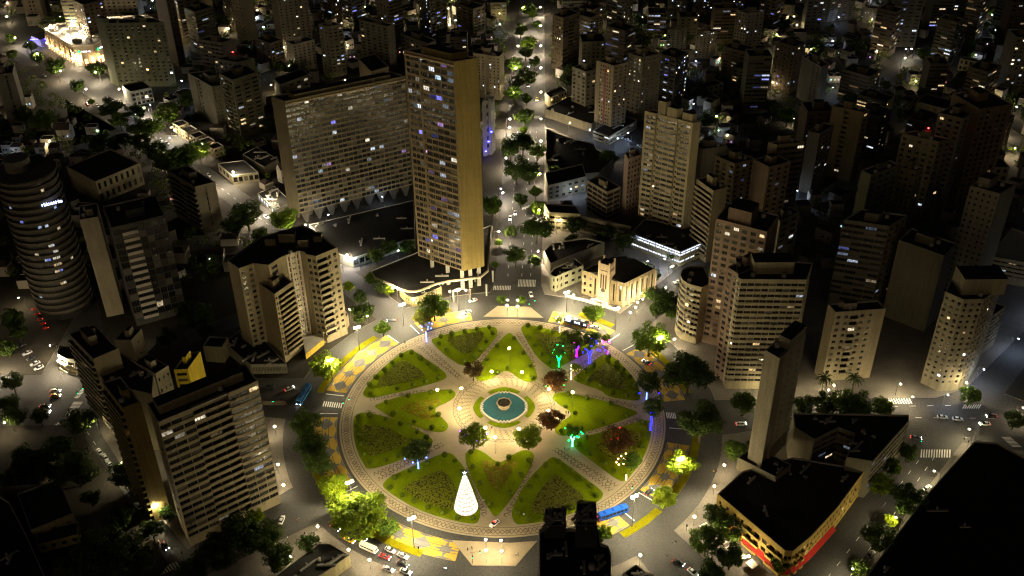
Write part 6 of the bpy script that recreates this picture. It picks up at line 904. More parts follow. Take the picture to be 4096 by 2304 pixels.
SIG=[
(-10.51,-79.93,'traffic signal mast on the southern island'),
(-29.98,-74.79,'signal post at the tip of the south-west verge'),
(-97.42,7.02,'signal post on the western traffic island, left'),
(-94.06,7.83,'signal post on the western traffic island, right'),
(-182.31,13.13,'signal mast at the west avenue crossing'),
(-114.4,-76.44,'signal mast at the lower left crossing'),
(12.71,76.17,'signal mast below the northern crossing'),
(186.62,-22.97,'signal mast at the crossroads by the black roof'),
(163.89,-25.71,'signal mast with a red light on the lower right street'),
(-44.64,47.28,'signal post by the north-west path entrance'),
(49.69,-45.99,'signal post at the south-east path entrance'),
(67.66,-65.7,'signal post at the south-east kerb'),
(-67.22,4.84,'signal mast beside the west zebra crossing')]
MALL={'roof':[(-345.99,425.46),(-312.39,389.76),(-297.77,391.27),(-293.65,404.78),(-261.53,438.71),(-277.58,453.22),(-307.33,449.74),(-341.65,434.71)]}
RT={'c':(-212.63,83.28),'h':73.6}
CH={'fl':(38.61,88.96),'fr':(58.0,77.11),'br':(74.35,90.05),'bt':(55.27,84.92)}
ZEB=[
((-4.8,92.9),(4.05,92.74),(-4.51,96.64),11,'zebra crossing at the foot of the north avenue, left half'),
((7.49,95.95),(16.38,95.44),(7.89,102.12),12,'zebra crossing at the foot of the north avenue, right half'),
((-76.62,6.46),(-68.0,4.92),(-76.44,9.74),9,'zebra crossing on the west painted lane'),
((68.66,-3.46),(72.83,-3.77),(68.65,0.21),6,'zebra crossing on the east painted lane'),
((-127.18,-84.02),(-116.31,-77.33),(-125.08,-86.45),12,'zebra crossing at the lower left street end'),
((-184.76,13.61),(-183.04,22.06),(-182.95,13.31),9,'zebra crossing on the west avenue, upper half'),
((-184.81,2.41),(-184.0,11.41),(-180.87,2.35),10,'zebra crossing on the west avenue, lower half'),
((-188.92,-6.23),(-185.84,-1.75),(-186.79,-8.29),6,'small zebra crossing by the left kerb ramp'),
((166.18,-28.4),(178.49,-28.58),(167.96,-23.85),12,'zebra crossing on the lower right street'),
((202.86,-16.96),(205.15,-23.25),(206.61,-17.02),8,'zebra crossing at the crossroads right edge'),
((164.42,4.22),(174.19,4.06),(164.35,7.67),9,'zebra crossing below the faceted tower, left'),
((193.48,0.78),(200.96,0.66),(195.52,3.3),8,'zebra crossing below the faceted tower, right'),
((6.11,294.97),(24.29,291.47),(6.13,299.1),14,'zebra crossing half way up the north avenue'),
((-155.15,-54.78),(-151.89,-60.12),(-152.81,-52.79),6,'zebra crossing lit yellow on the lower left street'),
((-76.33,112.21),(-71.93,112.13),(-73.6,109.08),6,'zebra crossing on the north-west side street'),
((10.51,172.08),(15.4,175.71),(10.92,174.6),8,'zebra crossing at the second block of the north avenue')]

# ---------------------------------------------------------------- materials
MT={}
def nodes(name):
    m=bpy.data.materials.new(name); m.use_nodes=True; t=m.node_tree; t.nodes.clear(); MT[name]=m
    o=t.nodes.new('ShaderNodeOutputMaterial'); return m,t,o
def N(t,ty,**k):
    n=t.nodes.new(ty)
    for a,b in k.items():
        if a in n.inputs.keys(): n.inputs[a].default_value=b
        else: setattr(n,a,b)
    return n
def surf(name,base=None,rough=.8,var=.25,scale=.4,scale2=6.,metal=0.,streak=0.,bump=0.,trans=0.,spec=.3,coord='obj'):
    """principled with two octaves of procedural wear; base None takes the object's own colour"""
    m,t,o=nodes(name); L=t.links.new
    if base is None: c=N(t,'ShaderNodeObjectInfo').outputs['Color']
    else:
        r=N(t,'ShaderNodeRGB'); r.outputs[0].default_value=(*base,1); c=r.outputs[0]
    g=N(t,'ShaderNodeNewGeometry') if coord=='pos' else N(t,'ShaderNodeTexCoord')
    pos=g.outputs['Position'] if coord=='pos' else g.outputs['Object']
    n1=N(t,'ShaderNodeTexNoise',Scale=scale,Detail=4.); n2=N(t,'ShaderNodeTexNoise',Scale=scale2,Detail=3.)
    L(pos,n1.inputs['Vector']); L(pos,n2.inputs['Vector'])
    a=N(t,'ShaderNodeMath',operation='ADD'); L(n1.outputs[0],a.inputs[0]); L(n2.outputs[0],a.inputs[1])
    mr=N(t,'ShaderNodeMapRange'); mr.inputs[1].default_value=.6; mr.inputs[2].default_value=1.4; mr.inputs[3].default_value=1-var; mr.inputs[4].default_value=1+var; L(a.outputs[0],mr.inputs[0]); v=mr.outputs[0]
    if streak:
        mp=N(t,'ShaderNodeMapping'); mp.inputs['Scale'].default_value=(.9,.9,.05); L(pos,mp.inputs[0]); n3=N(t,'ShaderNodeTexNoise',Scale=1.2,Detail=3.); L(mp.outputs[0],n3.inputs['Vector'])
        m3=N(t,'ShaderNodeMapRange'); m3.inputs[1].default_value=.35; m3.inputs[2].default_value=.65; m3.inputs[3].default_value=1-streak; m3.inputs[4].default_value=1.; L(n3.outputs[0],m3.inputs[0])
        mu=N(t,'ShaderNodeMath',operation='MULTIPLY'); L(v,mu.inputs[0]); L(m3.outputs[0],mu.inputs[1]); v=mu.outputs[0]
    vm=N(t,'ShaderNodeVectorMath',operation='SCALE'); L(c,vm.inputs[0]); L(v,vm.inputs['Scale'])
    p=N(t,'ShaderNodeBsdfPrincipled'); p.inputs['Roughness'].default_value=rough; p.inputs['Metallic'].default_value=metal; p.inputs['Specular IOR Level'].default_value=spec
    L(vm.outputs[0],p.inputs['Base Color'])
    if bump:
        b=N(t,'ShaderNodeBump'); b.inputs['Strength'].default_value=bump; b.inputs['Distance'].default_value=.1; L(n2.outputs[0],b.inputs['Height']); L(b.outputs[0],p.inputs['Normal'])
    sh=p.outputs[0]
    if trans:
        tr=N(t,'ShaderNodeBsdfTranslucent'); L(vm.outputs[0],tr.inputs[0]); mx=N(t,'ShaderNodeMixShader'); mx.inputs[0].default_value=trans; L(sh,mx.inputs[1]); L(tr.outputs[0],mx.inputs[2]); sh=mx.outputs[0]
    L(sh,o.inputs[0]); return m
def glow(name,strength,color=None,sample=True,pattern=False):
    m,t,o=nodes(name); e=N(t,'ShaderNodeEmission'); e.inputs[1].default_value=strength
    if color: e.inputs[0].default_value=(*color,1)
    else:
        oi=N(t,'ShaderNodeObjectInfo'); c=oi.outputs['Color']; t.links.new(c,e.inputs[0])
        if pattern:   # curtains and furniture behind the pane
            tc=N(t,'ShaderNodeTexCoord'); mp=N(t,'ShaderNodeMapping'); mp.inputs['Scale'].default_value=(2.2,1,.9); t.links.new(tc.outputs['Object'],mp.inputs[0])
            ad=N(t,'ShaderNodeVectorMath',operation='ADD'); t.links.new(mp.outputs[0],ad.inputs[0]); t.links.new(oi.outputs['Location'],ad.inputs[1])
            nz=N(t,'ShaderNodeTexNoise',Scale=1.1,Detail=2.); t.links.new(ad.outputs[0],nz.inputs['Vector'])
            mr=N(t,'ShaderNodeMapRange'); mr.inputs[1].default_value=.35; mr.inputs[2].default_value=.62; mr.inputs[3].default_value=strength*.12; mr.inputs[4].default_value=strength*1.3; t.links.new(nz.outputs[0],mr.inputs[0])
            t.links.new(mr.outputs[0],e.inputs[1])
    t.links.new(e.outputs[0],o.inputs[0]); m.cycles.emission_sampling='FRONT_BACK' if sample else 'NONE'; return m
wallm=surf('facade_plaster',None,.9,.22,.12,1.5,streak=.2)
frame=surf('window_frame',(.09,.08,.065),.6,.1)
pane=surf('window_pane',None,.22,.3,.8,2.5,spec=.6)
litp=glow('lit_window',1.7,sample=False,pattern=True)
bitumen=surf('roof_bitumen',(.035,.033,.03),.95,.35,.08,1.)
roofdark=surf('roof_dark_sheet',(.035,.032,.028),.9,.4,.06,.7)
roofpale=surf('roof_pale_deck',(.42,.39,.33),.85,.25,.1,1.2)
roofblk=surf('roof_tar',(.02,.018,.016),.95,.4,.06,.6)
concrete=surf('concrete',(.36,.33,.28),.9,.25,.2,3.)
asphalt=surf('asphalt',(.062,.059,.054),.85,.5,.035,1.3,coord='pos',bump=.2)
asph2=surf('asphalt_worn',(.06,.057,.053),.85,.3,.07,1.7,coord='pos',bump=.2)
paving=surf('paving_concrete',(.17,.15,.125),.9,.35,.1,1.6,coord='pos')
kerbm=surf('kerb_stone',(.34,.31,.26),.9,.2,.5,4.)
stone=surf('portuguese_pavement',(.33,.265,.17),.85,.22,.12,2.5,coord='pos')
mosaic=surf('mosaic_basalt',(.11,.078,.055),.9,.3,.5,4.,coord='pos')
grass=surf('lawn_grass',(.135,.18,.004),1.,.4,.12,2.4,spec=0.,coord='pos',bump=.5)
grass2=surf('verge_grass',(.15,.135,.004),1.,.4,.15,2.,spec=0.,coord='pos')
soil=surf('bed_soil',(.06,.058,.012),1.,.4,.3,3.)
leafm=surf('leaf',None,.6,.45,.9,4.,trans=.3,spec=.08)
bark=surf('bark',(.07,.05,.035),.95,.3,1.,6.)
yel=surf('yellow_road_paint',(.42,.27,.035),.85,.35,.25,2.,coord='pos')
gry=surf('slate_road_paint',(.13,.128,.13),.85,.3,.25,2.,coord='pos')
whitep=surf('white_road_paint',(.72,.7,.64),.8,.3,.5,3.,coord='pos')
steel=surf('lamp_post_steel',(.14,.13,.12),.5,.2,1.,6.,metal=.5)
paint=surf('car_paint',None,.3,.08,.8,3.,spec=.5)
tyre=surf('tyre_rubber',(.02,.02,.02),.9,.2)
carglass=surf('car_glass',(.02,.022,.026),.1,.1,spec=.7)
tile=surf('clay_roof_tile',None,.9,.35,.4,5.)
plain=surf('painted_surface',None,.8,.15,.5,3.)
water=surf('pool_water',(.055,.17,.21),.12,.15,.1,.6,spec=.5)
cloth=surf('clothing',None,.9,.2,4.,9.)
ballg=glow('light_ball_glow',9.,sample=True)
wrapg=glow('light_string_glow',10.,sample=True)
headg=glow('headlight_glow',45.,(1,.93,.85),sample=False)
tailg=glow('tail_light_glow',7.,(1,.03,.02),sample=False)
sign=glow('sign_glow',3.5,sample=False)
strip=glow('strip_light',9.,sample=True)
L_tall=glow('floodlight_bowl',480,(.98,.85,.53)); L_down=glow('floodlight_lens',4300,(.98,.85,.53)); L_short=glow('globe_lamp',520,(1,.82,.5)); L_gar=glow('garden_globe',600,(1,.83,.45))
L_sw=glow('sodium_lens',2600,(.98,.84,.5)); L_sc=glow('led_lens',900,(.55,.7,1.)); L_far=glow('back_street_lens',1300,(1,.82,.5)); L_fc=glow('back_street_led',600,(.55,.7,1.)); L_av=glow('avenue_lens',6500,(1,.84,.58)); L_roof=glow('roof_flood_lens',1700,(1,.86,.62)); L_wall=glow('wall_lamp_lens',420,(1,.72,.36))
coneg=glow('cone_tree_glow',1.8,(1,.86,.72),sample=True)
def _bulbs(m):
    t=m.node_tree; e=next(n for n in t.nodes if n.type=='EMISSION'); tc=N(t,'ShaderNodeTexCoord'); v=N(t,'ShaderNodeTexVoronoi',Scale=2.2); t.links.new(tc.outputs['Object'],v.inputs['Vector']); mr=N(t,'ShaderNodeMapRange'); mr.inputs[1].default_value=.1; mr.inputs[2].default_value=.55; mr.inputs[3].default_value=3.2; mr.inputs[4].default_value=.85; t.links.new(v.outputs['Distance'],mr.inputs[0]); t.links.new(mr.outputs[0],e.inputs[1])
_bulbs(coneg); coneb=glow('cone_star_glow',9.,(.25,.3,1),sample=False)
# ---------------------------------------------------------------- helpers
class MB:
    def __init__(s): s.v=[];s.f=[];s.m=[]
    def q(s,pts,m=0):
        i=len(s.v); s.v+= [tuple(p) for p in pts]; s.f.append(tuple(range(i,i+len(pts)))); s.m.append(m)
    def box(s,x0,y0,z0,x1,y1,z1,m=0,rz=0,c=(0,0)):
        P=[(x,y,z) for z in (z0,z1) for x,y in ((x0,y0),(x1,y0),(x1,y1),(x0,y1))]
        if rz or c!=(0,0):
            a,b=math.cos(rz),math.sin(rz); P=[(c[0]+x*a-y*b,c[1]+x*b+y*a,z) for x,y,z in P]
        i=len(s.v); s.v+=P
        for f in ((0,3,2,1),(4,5,6,7),(0,1,5,4),(1,2,6,5),(2,3,7,6),(3,0,4,7)): s.f.append(tuple(i+k for k in f)); s.m.append(m)
    def tube(s,pts,rs,n=6,m=0,cap=True):
        rings=[]
        for k,p in enumerate(pts):
            p=Vector(p); d=(Vector(pts[min(k+1,len(pts)-1)])-Vector(pts[max(k-1,0)]))
            d=d.normalized() if d.length else Vector((0,0,1)); u=d.orthogonal().normalized(); w=d.cross(u)
            i=len(s.v); s.v+=[tuple(p+(u*math.cos(2*PI*j/n)+w*math.sin(2*PI*j/n))*rs[k]) for j in range(n)]; rings.append(i)
        for a,b in zip(rings[:-1],rings[1:]):
            for j in range(n): s.f.append((a+j,a+(j+1)%n,b+(j+1)%n,b+j)); s.m.append(m)
        if cap:
            s.f.append(tuple(rings[0]+j for j in range(n))[::-1]); s.m.append(m); s.f.append(tuple(rings[-1]+j for j in range(n))); s.m.append(m)
    def lathe(s,prof,n=10,m=0,c=(0,0,0)):
        rings=[]
        for r,z in prof:
            i=len(s.v); s.v+=[(c[0]+r*math.cos(2*PI*j/n),c[1]+r*math.sin(2*PI*j/n),c[2]+z) for j in range(n)]; rings.append(i)
        for a,b in zip(rings[:-1],rings[1:]):
            for j in range(n): s.f.append((a+j,a+(j+1)%n,b+(j+1)%n,b+j)); s.m.append(m)
        s.f.append(tuple(rings[0]+j for j in range(n))[::-1]); s.m.append(m); s.f.append(tuple(rings[-1]+j for j in range(n))); s.m.append(m)
    def prism(s,poly,z0,z1,m=0,top=True,mt=None,bot=False):
        n=len(poly)
        for i in range(n):
            a,b=poly[i],poly[(i+1)%n]; s.q([(*a,z0),(*b,z0),(*b,z1),(*a,z1)],m)
        if top: s.q([(*p,z1) for p in poly],m if mt is None else mt)
        if bot: s.q([(*p,z0) for p in poly][::-1],m)
    def mesh(s,name,mats,smooth=False):
        me=bpy.data.meshes.new(name); me.from_pydata(s.v,[],s.f)
        for mm in mats: me.materials.append(mm)
        if len(mats)>1: me.polygons.foreach_set('material_index',s.m)
        if smooth: me.polygons.foreach_set('use_smooth',[True]*len(s.f))
        me.update(); return me
def ob(name,me,parent=None,loc=(0,0,0),rz=0.,sc_=None,colr=None,kind=None):
    o=bpy.data.objects.new(name,me); col.objects.link(o); o.location=loc
    if rz: o.rotation_euler=(0,0,rz)
    if sc_ is not None: o.scale=sc_ if isinstance(sc_,(tuple,list)) else (sc_,)*3
    if parent is not None: o.parent=parent
    if colr is not None: o.color=(*colr[:3],1)
    if kind: o['kind']=kind
    return o
def tag(o,label,cat,group=None):
    o['label']=label; o['category']=cat
    if group: o['group']=group
    return o
def empty(name,loc=(0,0,0),rz=0.): 
    o=ob(name,None,None,loc,rz); o.empty_display_size=.5; return o
def ccw(P):
    a=sum(P[i][0]*P[(i+1)%len(P)][1]-P[(i+1)%len(P)][0]*P[i][1] for i in range(len(P)))
    return P if a>0 else P[::-1]
def tess(poly,z):
    """flat polygon (maybe concave) as triangles via bmesh fill"""
    from mathutils.geometry import tessellate_polygon
    return [[(*poly[i],z) for i in t] for t in tessellate_polygon([[Vector((*p,0)) for p in poly]])]
def pol(r,a): a=math.radians(a); return (r*math.cos(a),r*math.sin(a))
def sector(r0,r1,a0,a1,n=None):
    n=n or max(2,int(abs(a1-a0)/3)+1)
    return [pol(r1,a0+(a1-a0)*i/n) for i in range(n+1)]+[pol(r0,a1-(a1-a0)*i/n) for i in range(n+1)]
def sheet(name,poly,z,mat,parent=None,kind=None,base=None,sidemat=None):
    """flat sheet; with base, sides down to base (a kerb)"""
    mb=MB(); poly=ccw(poly)
    for t in tess(poly,z): 
        a,b,c=[Vector(p) for p in t]
        mb.q(t if (b-a).cross(c-a).z>0 else t[::-1],0)
    if base is not None:
        for i in range(len(poly)):
            a,b=poly[i],poly[(i+1)%len(poly)]; mb.q([(*a,base),(*b,base),(*b,z),(*a,z)],1)
    return ob(name,mb.mesh(name,[mat,sidemat or kerbm]),parent,kind=kind)
# ---------------------------------------------------------------- ground, pavements, roads
mb=MB(); mb.q([(-3000,-1500,0),(3000,-1500,0),(3000,4000,0),(-3000,4000,0)]); ob('ground',mb.mesh('ground',[asphalt]),kind='structure')
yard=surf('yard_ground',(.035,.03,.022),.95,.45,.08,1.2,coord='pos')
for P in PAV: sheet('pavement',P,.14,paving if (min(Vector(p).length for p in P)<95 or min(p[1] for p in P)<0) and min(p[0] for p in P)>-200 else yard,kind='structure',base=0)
for P in ISL: sheet('crossing_island',P,.15,stone,kind='structure',base=0)
for k,P in enumerate(RD): sheet('road',P,.15+.004*k,asph2,kind='structure')
ring=[pol(68,i*3) for i in range(120)]
plaza=sheet('plaza_paving',ring,.15,stone,kind='structure',base=0)
# verge strips of grass on the ring
for a0,a1 in ((137,169),(183,213),(229,249),(303,317),(322,351),(9,37),(50,63),(108,122)):
    sheet('verge',sector(79,82.2,a0,a1),.13,grass2,kind='structure',base=0)
# painted bus lane
for a0,a1,r0,r1 in ((134,167.5,69.2,78.3),(180.5,214,69.2,78.3),(229,258,71.5,80.5),(283,307,69.2,78.3),(320,345,69.2,78.3),(6,36,69.2,78.3),(48,72,69.2,78.3),(102,122.5,69.2,78.3)):
    lane=sheet('painted_lane',sector(r0,r1,a0,a1),.006,yel,kind='structure'); n=max(2,round((a1-a0)/6.5)); w=(a1-a0)/n
    for k in range(n):
        a=a0+w*(k+.5); rm=(r0+r1)/2; hr=(r1-r0)*.36; ha=w*.42
        if k%2==0: P=[pol(rm-hr,a),pol(rm,a+ha),pol(rm+hr,a),pol(rm,a-ha)]
        else:
            q=.34; P=[]
            for i in range(16):
                u=[1,q,.62,q][i%4] if i%4 in (0,2) else q
                t=i*PI/8; R=[1.25,.5,.72,.5][i%4]; P.append(pol(rm+hr*R*math.cos(t),a+ha*R*math.sin(t)))
        sheet('diamond',P,.010,gry,lane)
        for s in (-1,1):   # side chevrons
            sheet('chevron',[pol(rm+s*hr*1.3,a-ha),pol(rm+s*hr*1.05,a),pol(rm+s*hr*1.3,a+ha),pol(rm+s*hr*1.38,a)],.010,gry,lane)
    for rr in (.36,.64):
        sheet('lane_line',sector(r0+(r1-r0)*rr-.12,r0+(r1-r0)*rr+.12,a0,a1),.014,mosaic,lane)
# white edge lines of the asphalt boxes
for a in (124,133.3,169,178.5,216,226,309,318.5,38,45.5,352):
    sheet('stop_line',sector(69.5,77.8,a,a+.35),.012,whitep,kind='structure')
# traffic lane dashes
for (ax,ay),(bx,by) in (((2.5,105),(9,270)),((9.5,105),(17,270)),((14,105),(21,270)),((-66,84),(-240,292)),((-73,78),(-247,286)),((172,-28),(118,-92)),((165,-30),(112,-90)),((-172,-8),(-124,-70)),((112,-3),(220,-6)),((112,2),(200,3))):
    d=Vector((bx-ax,by-ay)); Ln=d.length; d/=Ln; n=Vector((-d.y,d.x))*.09; mb=MB(); k=0
    while k<Ln:
        a=Vector((ax,ay))+d*k; b=a+d*2.6; mb.q([(*(a-n),.012),(*(b-n),.012),(*(b+n),.012),(*(a+n),.012)]); k+=7.5
    ob('lane_marking',mb.mesh('lane_marking',[whitep]),kind='structure')
for A,B,C,n,l in ZEB:
    A,B,C=Vector(A),Vector(B),Vector(C); z=empty('zebra_crossing',(*A,0)); tag(z,l,'crossing'); u=(B-A)/n; v=C-A
    for k in range(n):
        p=u*k; mb=MB(); mb.q([(*p,.02),(*(p+u*.52),.02),(*(p+u*.52+v),.02),(*(p+v),.02)]); ob('stripe',mb.mesh('stripe',[whitep]),z)
# painted bicycle boxes
def ringmesh(name,c,r,w,z,mat,parent,n=20):
    mb=MB()
    for i in range(n):
        a,b=2*PI*i/n,2*PI*(i+1)/n; mb.q([(c[0]+(r-w)*math.cos(a),c[1]+(r-w)*math.sin(a),z),(c[0]+(r+w)*math.cos(a),c[1]+(r+w)*math.sin(a),z),(c[0]+(r+w)*math.cos(b),c[1]+(r+w)*math.sin(b),z),(c[0]+(r-w)*math.cos(b),c[1]+(r-w)*math.sin(b),z)])
    return ob(name,mb.mesh(name,[mat]),parent,kind='stuff' if parent else None)
# mosaic line work on the plaza: zigzags, rings, waves
def ribbon(mb,pts,w,z,closed=False):
    n=len(pts)
    for i in range(n if closed else n-1):
        a,b=Vector(pts[i]),Vector(pts[(i+1)%n]); d=b-a
        if d.length<1e-6: continue
        k=Vector((-d.y,d.x)).normalized()*w; mb.q([(*(a-k),z),(*(b-k),z),(*(b+k),z),(*(a+k),z)])
mb=MB(); Z=.156
for r in (63.3,67.1): ribbon(mb,[pol(r,i*2) for i in range(180)],.12,Z,True)
for s in (0,1.5): ribbon(mb,[pol(65.2+(1.2 if i%2 else -1.2)+(.35 if i%5==0 else 0),i*1.5+s) for i in range(240)],.11,Z,True)
for i in range(60): 
    a=i*6+2; c=pol(65.2,a); ribbon(mb,[(c[0]+.8*math.cos(t*PI/4),c[1]+.8*math.sin(t*PI/4)) for t in range(8)],.1,Z,True)
for r in (20.,21.6): ribbon(mb,[(POOL[0]+r*math.cos(i*PI/45),POOL[1]+r*math.sin(i*PI/45)) for i in range(90)],.12,Z,True)
ribbon(mb,[(POOL[0]+(20.8+(.55 if i%2 else -.6))*math.cos(i*PI/60),POOL[1]+(20.8+(.55 if i%2 else -.6))*math.sin(i*PI/60)) for i in range(120)],.1,Z,True)
for i in range(44):    # stepped zigzags across the pool walk
    a0=i*2*PI/44; pts=[]
    for k in range(9): r=14.4+k*.66; a=a0+(.06 if (k//1)%2 else -.0)+k*.012; pts.append((POOL[0]+r*math.cos(a),POOL[1]+r*math.sin(a)))
    ribbon(mb,pts,.1,Z)
for ax in (86.8,173.5,0.,267.5):
    for s in (-1,1):
        for k in range(11):
            u=k/10; r=57-27*u; a=ax+s*(4.2+20.5*u**1.25); c=pol(r,a); ribbon(mb,[(c[0]+.9*math.cos(t*PI/4+k),c[1]+.9*math.sin(t*PI/4+k)) for t in range(7)],.13,Z)
        ribbon(mb,[pol(57-27*(k/40),ax+s*(4.2+20.5*(k/40)**1.25)+(1.1 if (k//2)%2 else -1.1)) for k in range(41)],.11,Z)
for a in (127.6,216.3,314.6,42):
    for s in (-1,1): ribbon(mb,[pol(30+k*.85,a+s*1.6+(.9 if k%2 else -.9)) for k in range(38)],.12,Z)
    for k in range(8): c=pol(33+k*3.6,a); ribbon(mb,[(c[0]+1.*math.cos(t*PI/4),c[1]+1.*math.sin(t*PI/4)) for t in range(8)],.14,Z,True)
ob('mosaic_line',mb.mesh('mosaic_line',[mosaic]),plaza,kind='stuff')
# ---------------------------------------------------------------- garden beds
def blob_leaf(n,seed,shell=.0,size=.09,flat=1.,clumps=30,cr=.34):
    """unit crown of leaf cards gathered in clumps"""
    R=random.Random(seed); mb=MB(); cs=[]
    for _ in range(clumps):
        while 1:
            v=Vector((R.uniform(-1,1),R.uniform(-1,1),R.uniform(-.75,1)))
            if .3<v.length<.86: break
        cs.append((v,cr*R.uniform(.7,1.25)))
    for _ in range(n):
        c,r=R.choice(cs); d=Vector((R.gauss(0,1),R.gauss(0,1),R.gauss(0,1))).normalized(); p=c+d*r*R.uniform(.55,1.)
        p.z*=flat; nr=(d+Vector((R.gauss(0,.5),R.gauss(0,.5),R.gauss(.4,.5)))).normalized(); u=nr.orthogonal().normalized(); w=nr.cross(u); a=R.uniform(0,6.3); u,w=u*math.cos(a)+w*math.sin(a),w*math.cos(a)-u*math.sin(a); s=size*R.uniform(.6,1.4)
        mb.q([p-u*s,p-w*s*.55+nr*s*.1,p+u*s,p+w*s*.55-nr*s*.1])
    return mb.mesh('crown',[leafm])
crowns=[blob_leaf(4200,s,flat=.86,size=.062) for s in range(5)]
dense=[blob_leaf(5200,s+20,flat=.82,size=.058,clumps=44,cr=.3) for s in range(4)]
def bush_mesh():
    R=random.Random(5); mb=MB()
    for _ in range(170):
        d=Vector((R.gauss(0,1),R.gauss(0,1),R.gauss(0,1))).normalized(); p=d*R.uniform(.86,1.); u=d.orthogonal().normalized(); w=d.cross(u); a=R.uniform(0,6.3); u,w=u*math.cos(a)+w*math.sin(a),w*math.cos(a)-u*math.sin(a); s=.22
        mb.q([p-u*s,p-w*s,p+u*s,p+w*s])
    bm=bmesh.new(); bmesh.ops.create_icosphere(bm,subdivisions=2,radius=.88); off=len(mb.v)
    bm.verts.ensure_lookup_table()
    for v in bm.verts: mb.v.append(tuple(v.co))
    for f in bm.faces: mb.f.append(tuple(off+v.index for v in f.verts)); mb.m.append(0)
    bm.free(); return mb.mesh('topiary',[leafm])
bush=bush_mesh()
def inset(P,d):
    c=Vector((sum(p[0] for p in P)/len(P),sum(p[1] for p in P)/len(P))); out=[]
    for p in P:
        v=Vector(p)-c; out.append(tuple(c+v*max(0,(v.length-d)/v.length)))
    return out
def inpoly(p,P):
    c=False; n=len(P)
    for i in range(n):
        a,b=P[i],P[i-1]
        if (a[1]>p[1])!=(b[1]>p[1]) and p[0]<(b[0]-a[0])*(p[1]-a[1])/(b[1]-a[1])+a[0]: c=not c
    return c
def smooth(P,it=2):
    for _ in range(it):
        Q=[]
        for i in range(len(P)):
            a,b=Vector(P[i]),Vector(P[(i+1)%len(P)]); Q+= [tuple(a*.78+b*.22),tuple(a*.22+b*.78)]
        P=Q
    return P
def plants(P,n,seed,h0,h1,colr,parent):
    R=random.Random(seed); mb=MB(); xs=[p[0] for p in P]; ys=[p[1] for p in P]; k=0
    while k<n:
        x,y=R.uniform(min(xs),max(xs)),R.uniform(min(ys),max(ys))
        if not inpoly((x,y),P): continue
        k+=1; h=R.uniform(h0,h1); a=R.uniform(0,6.3); t=Vector((math.cos(a),math.sin(a),0)); l=Vector((R.gauss(0,.35),R.gauss(0,.35),1)).normalized()*h; b=Vector((x,y,.2)); w=.28
        mb.q([b-t*w*.6,b+t*w*.6,b+l+t*w,b+l*1.05-t*w])
        mb.q([b+l*.5-t*.4,b+l*.7+Vector((-t.y,t.x,0))*.35,b+l*.6+t*.4,b+l*.45-Vector((-t.y,t.x,0))*.35])
    return ob('planting',mb.mesh('planting',[leafm]),parent,colr=colr,kind='stuff')
nb=0
for bi,(nm,P) in enumerate(BED):
    P=smooth(ccw([tuple(p) for p in P])); bed=sheet('garden_bed',P,.2,grass,base=.15); tag(bed,f'lawn bed with planted centre in the {nm} of the square','garden bed')
    cc=Vector((sum(p[0] for p in P)/len(P),sum(p[1] for p in P)/len(P))); Q=[tuple(cc+(Vector(p)-cc)*.56) for p in P]; s=sheet('soil',Q,.215,soil,bed); plants(Q,1100,bi,.15,.42,(.2,.22,.015) if bi!=4 else (.2,.2,.03),bed)
    I=inset(P,2.2); acc=0; lab=f'clipped round bush edging the {nm} garden bed'
    for i in range(len(I)):
        a,b=Vector(I[i]),Vector(I[(i+1)%len(I)]); L=(b-a).length; acc+=L
        if acc>5.4 and nb<290:
            acc=0; r=random.uniform(1.,1.3); nb+=1
            tag(ob('topiary_bush',bush,None,(b.x,b.y,.2+r*.85),random.uniform(0,6),r,(.11,.15,.01)),lab,'bush',f'clipped bushes of the {nm} bed')
for bi,(nm,P) in enumerate(TRI):
    P=smooth(ccw([tuple(p) for p in P]),1); bed=sheet('lawn_wedge',P,.2,grass,base=.15); tag(bed,f'wedge of lawn pointing {nm} from the pool plaza','lawn')
    if nm in ('west','south'):
        cc=Vector((sum(p[0] for p in P)/len(P),sum(p[1] for p in P)/len(P))); Q=[tuple(cc+(Vector(p)-cc)*.5) for p in P]; plants(Q,420,40+bi,.15,.4,(.24,.19,.015),bed)
    I=inset(P,1.9); acc=0
    for i in range(len(I)):
        a,b=Vector(I[i]),Vector(I[(i+1)%len(I)]); acc+=(b-a).length
        if acc>5.2 and b.length>26:
            acc=0; r=random.uniform(.95,1.2); tag(ob('topiary_bush',bush,None,(b.x,b.y,.2+r*.85),random.uniform(0,6),r,(.11,.15,.01)),f'clipped round bush edging the {nm} lawn wedge','bush',f'clipped bushes of the {nm} lawn wedge')
# ---------------------------------------------------------------- pool and fountain
px,py=POOL
def poolpts(r):
    P=[]
    for q in range(4):
        b=90*q
        for k,rr in ((-16,1.0),(-13.5,1.06),(-8.5,.955),(-4.2,1.06),(0,.955),(4.2,1.06),(8.5,.955),(13.5,1.06),(16,1.)): P.append((px+r*rr*math.cos(math.radians(b+k)),py+r*rr*math.sin(math.radians(b+k))))
        for k in range(1,8): a=b+16+58*k/8; rr=1.-.035*math.sin(PI*k/8); P.append((px+r*rr*math.cos(math.radians(a)),py+r*rr*math.sin(math.radians(a))))
    return P
pool=empty('fountain_pool',(0,0,0)); tag(pool,'turquoise star-edged pool in the middle of the square','pool')
sheet('water',poolpts(9.2),.42,water,pool)
mb=MB(); A,B=poolpts(9.15),poolpts(9.6); n=len(A)
for i in range(n):
    j=(i+1)%n; mb.q([(*A[i],.75),(*B[i],.75),(*B[j],.75),(*A[j],.75)]); mb.q([(*B[i],.15),(*B[j],.15),(*B[j],.75),(*B[i],.75)]); mb.q([(*A[i],.3),(*A[j],.3),(*A[j],.75),(*A[i],.75)])
ob('rim',mb.mesh('rim',[surf('pool_rim_stone',(.62,.58,.5),.8,.15)]),pool)
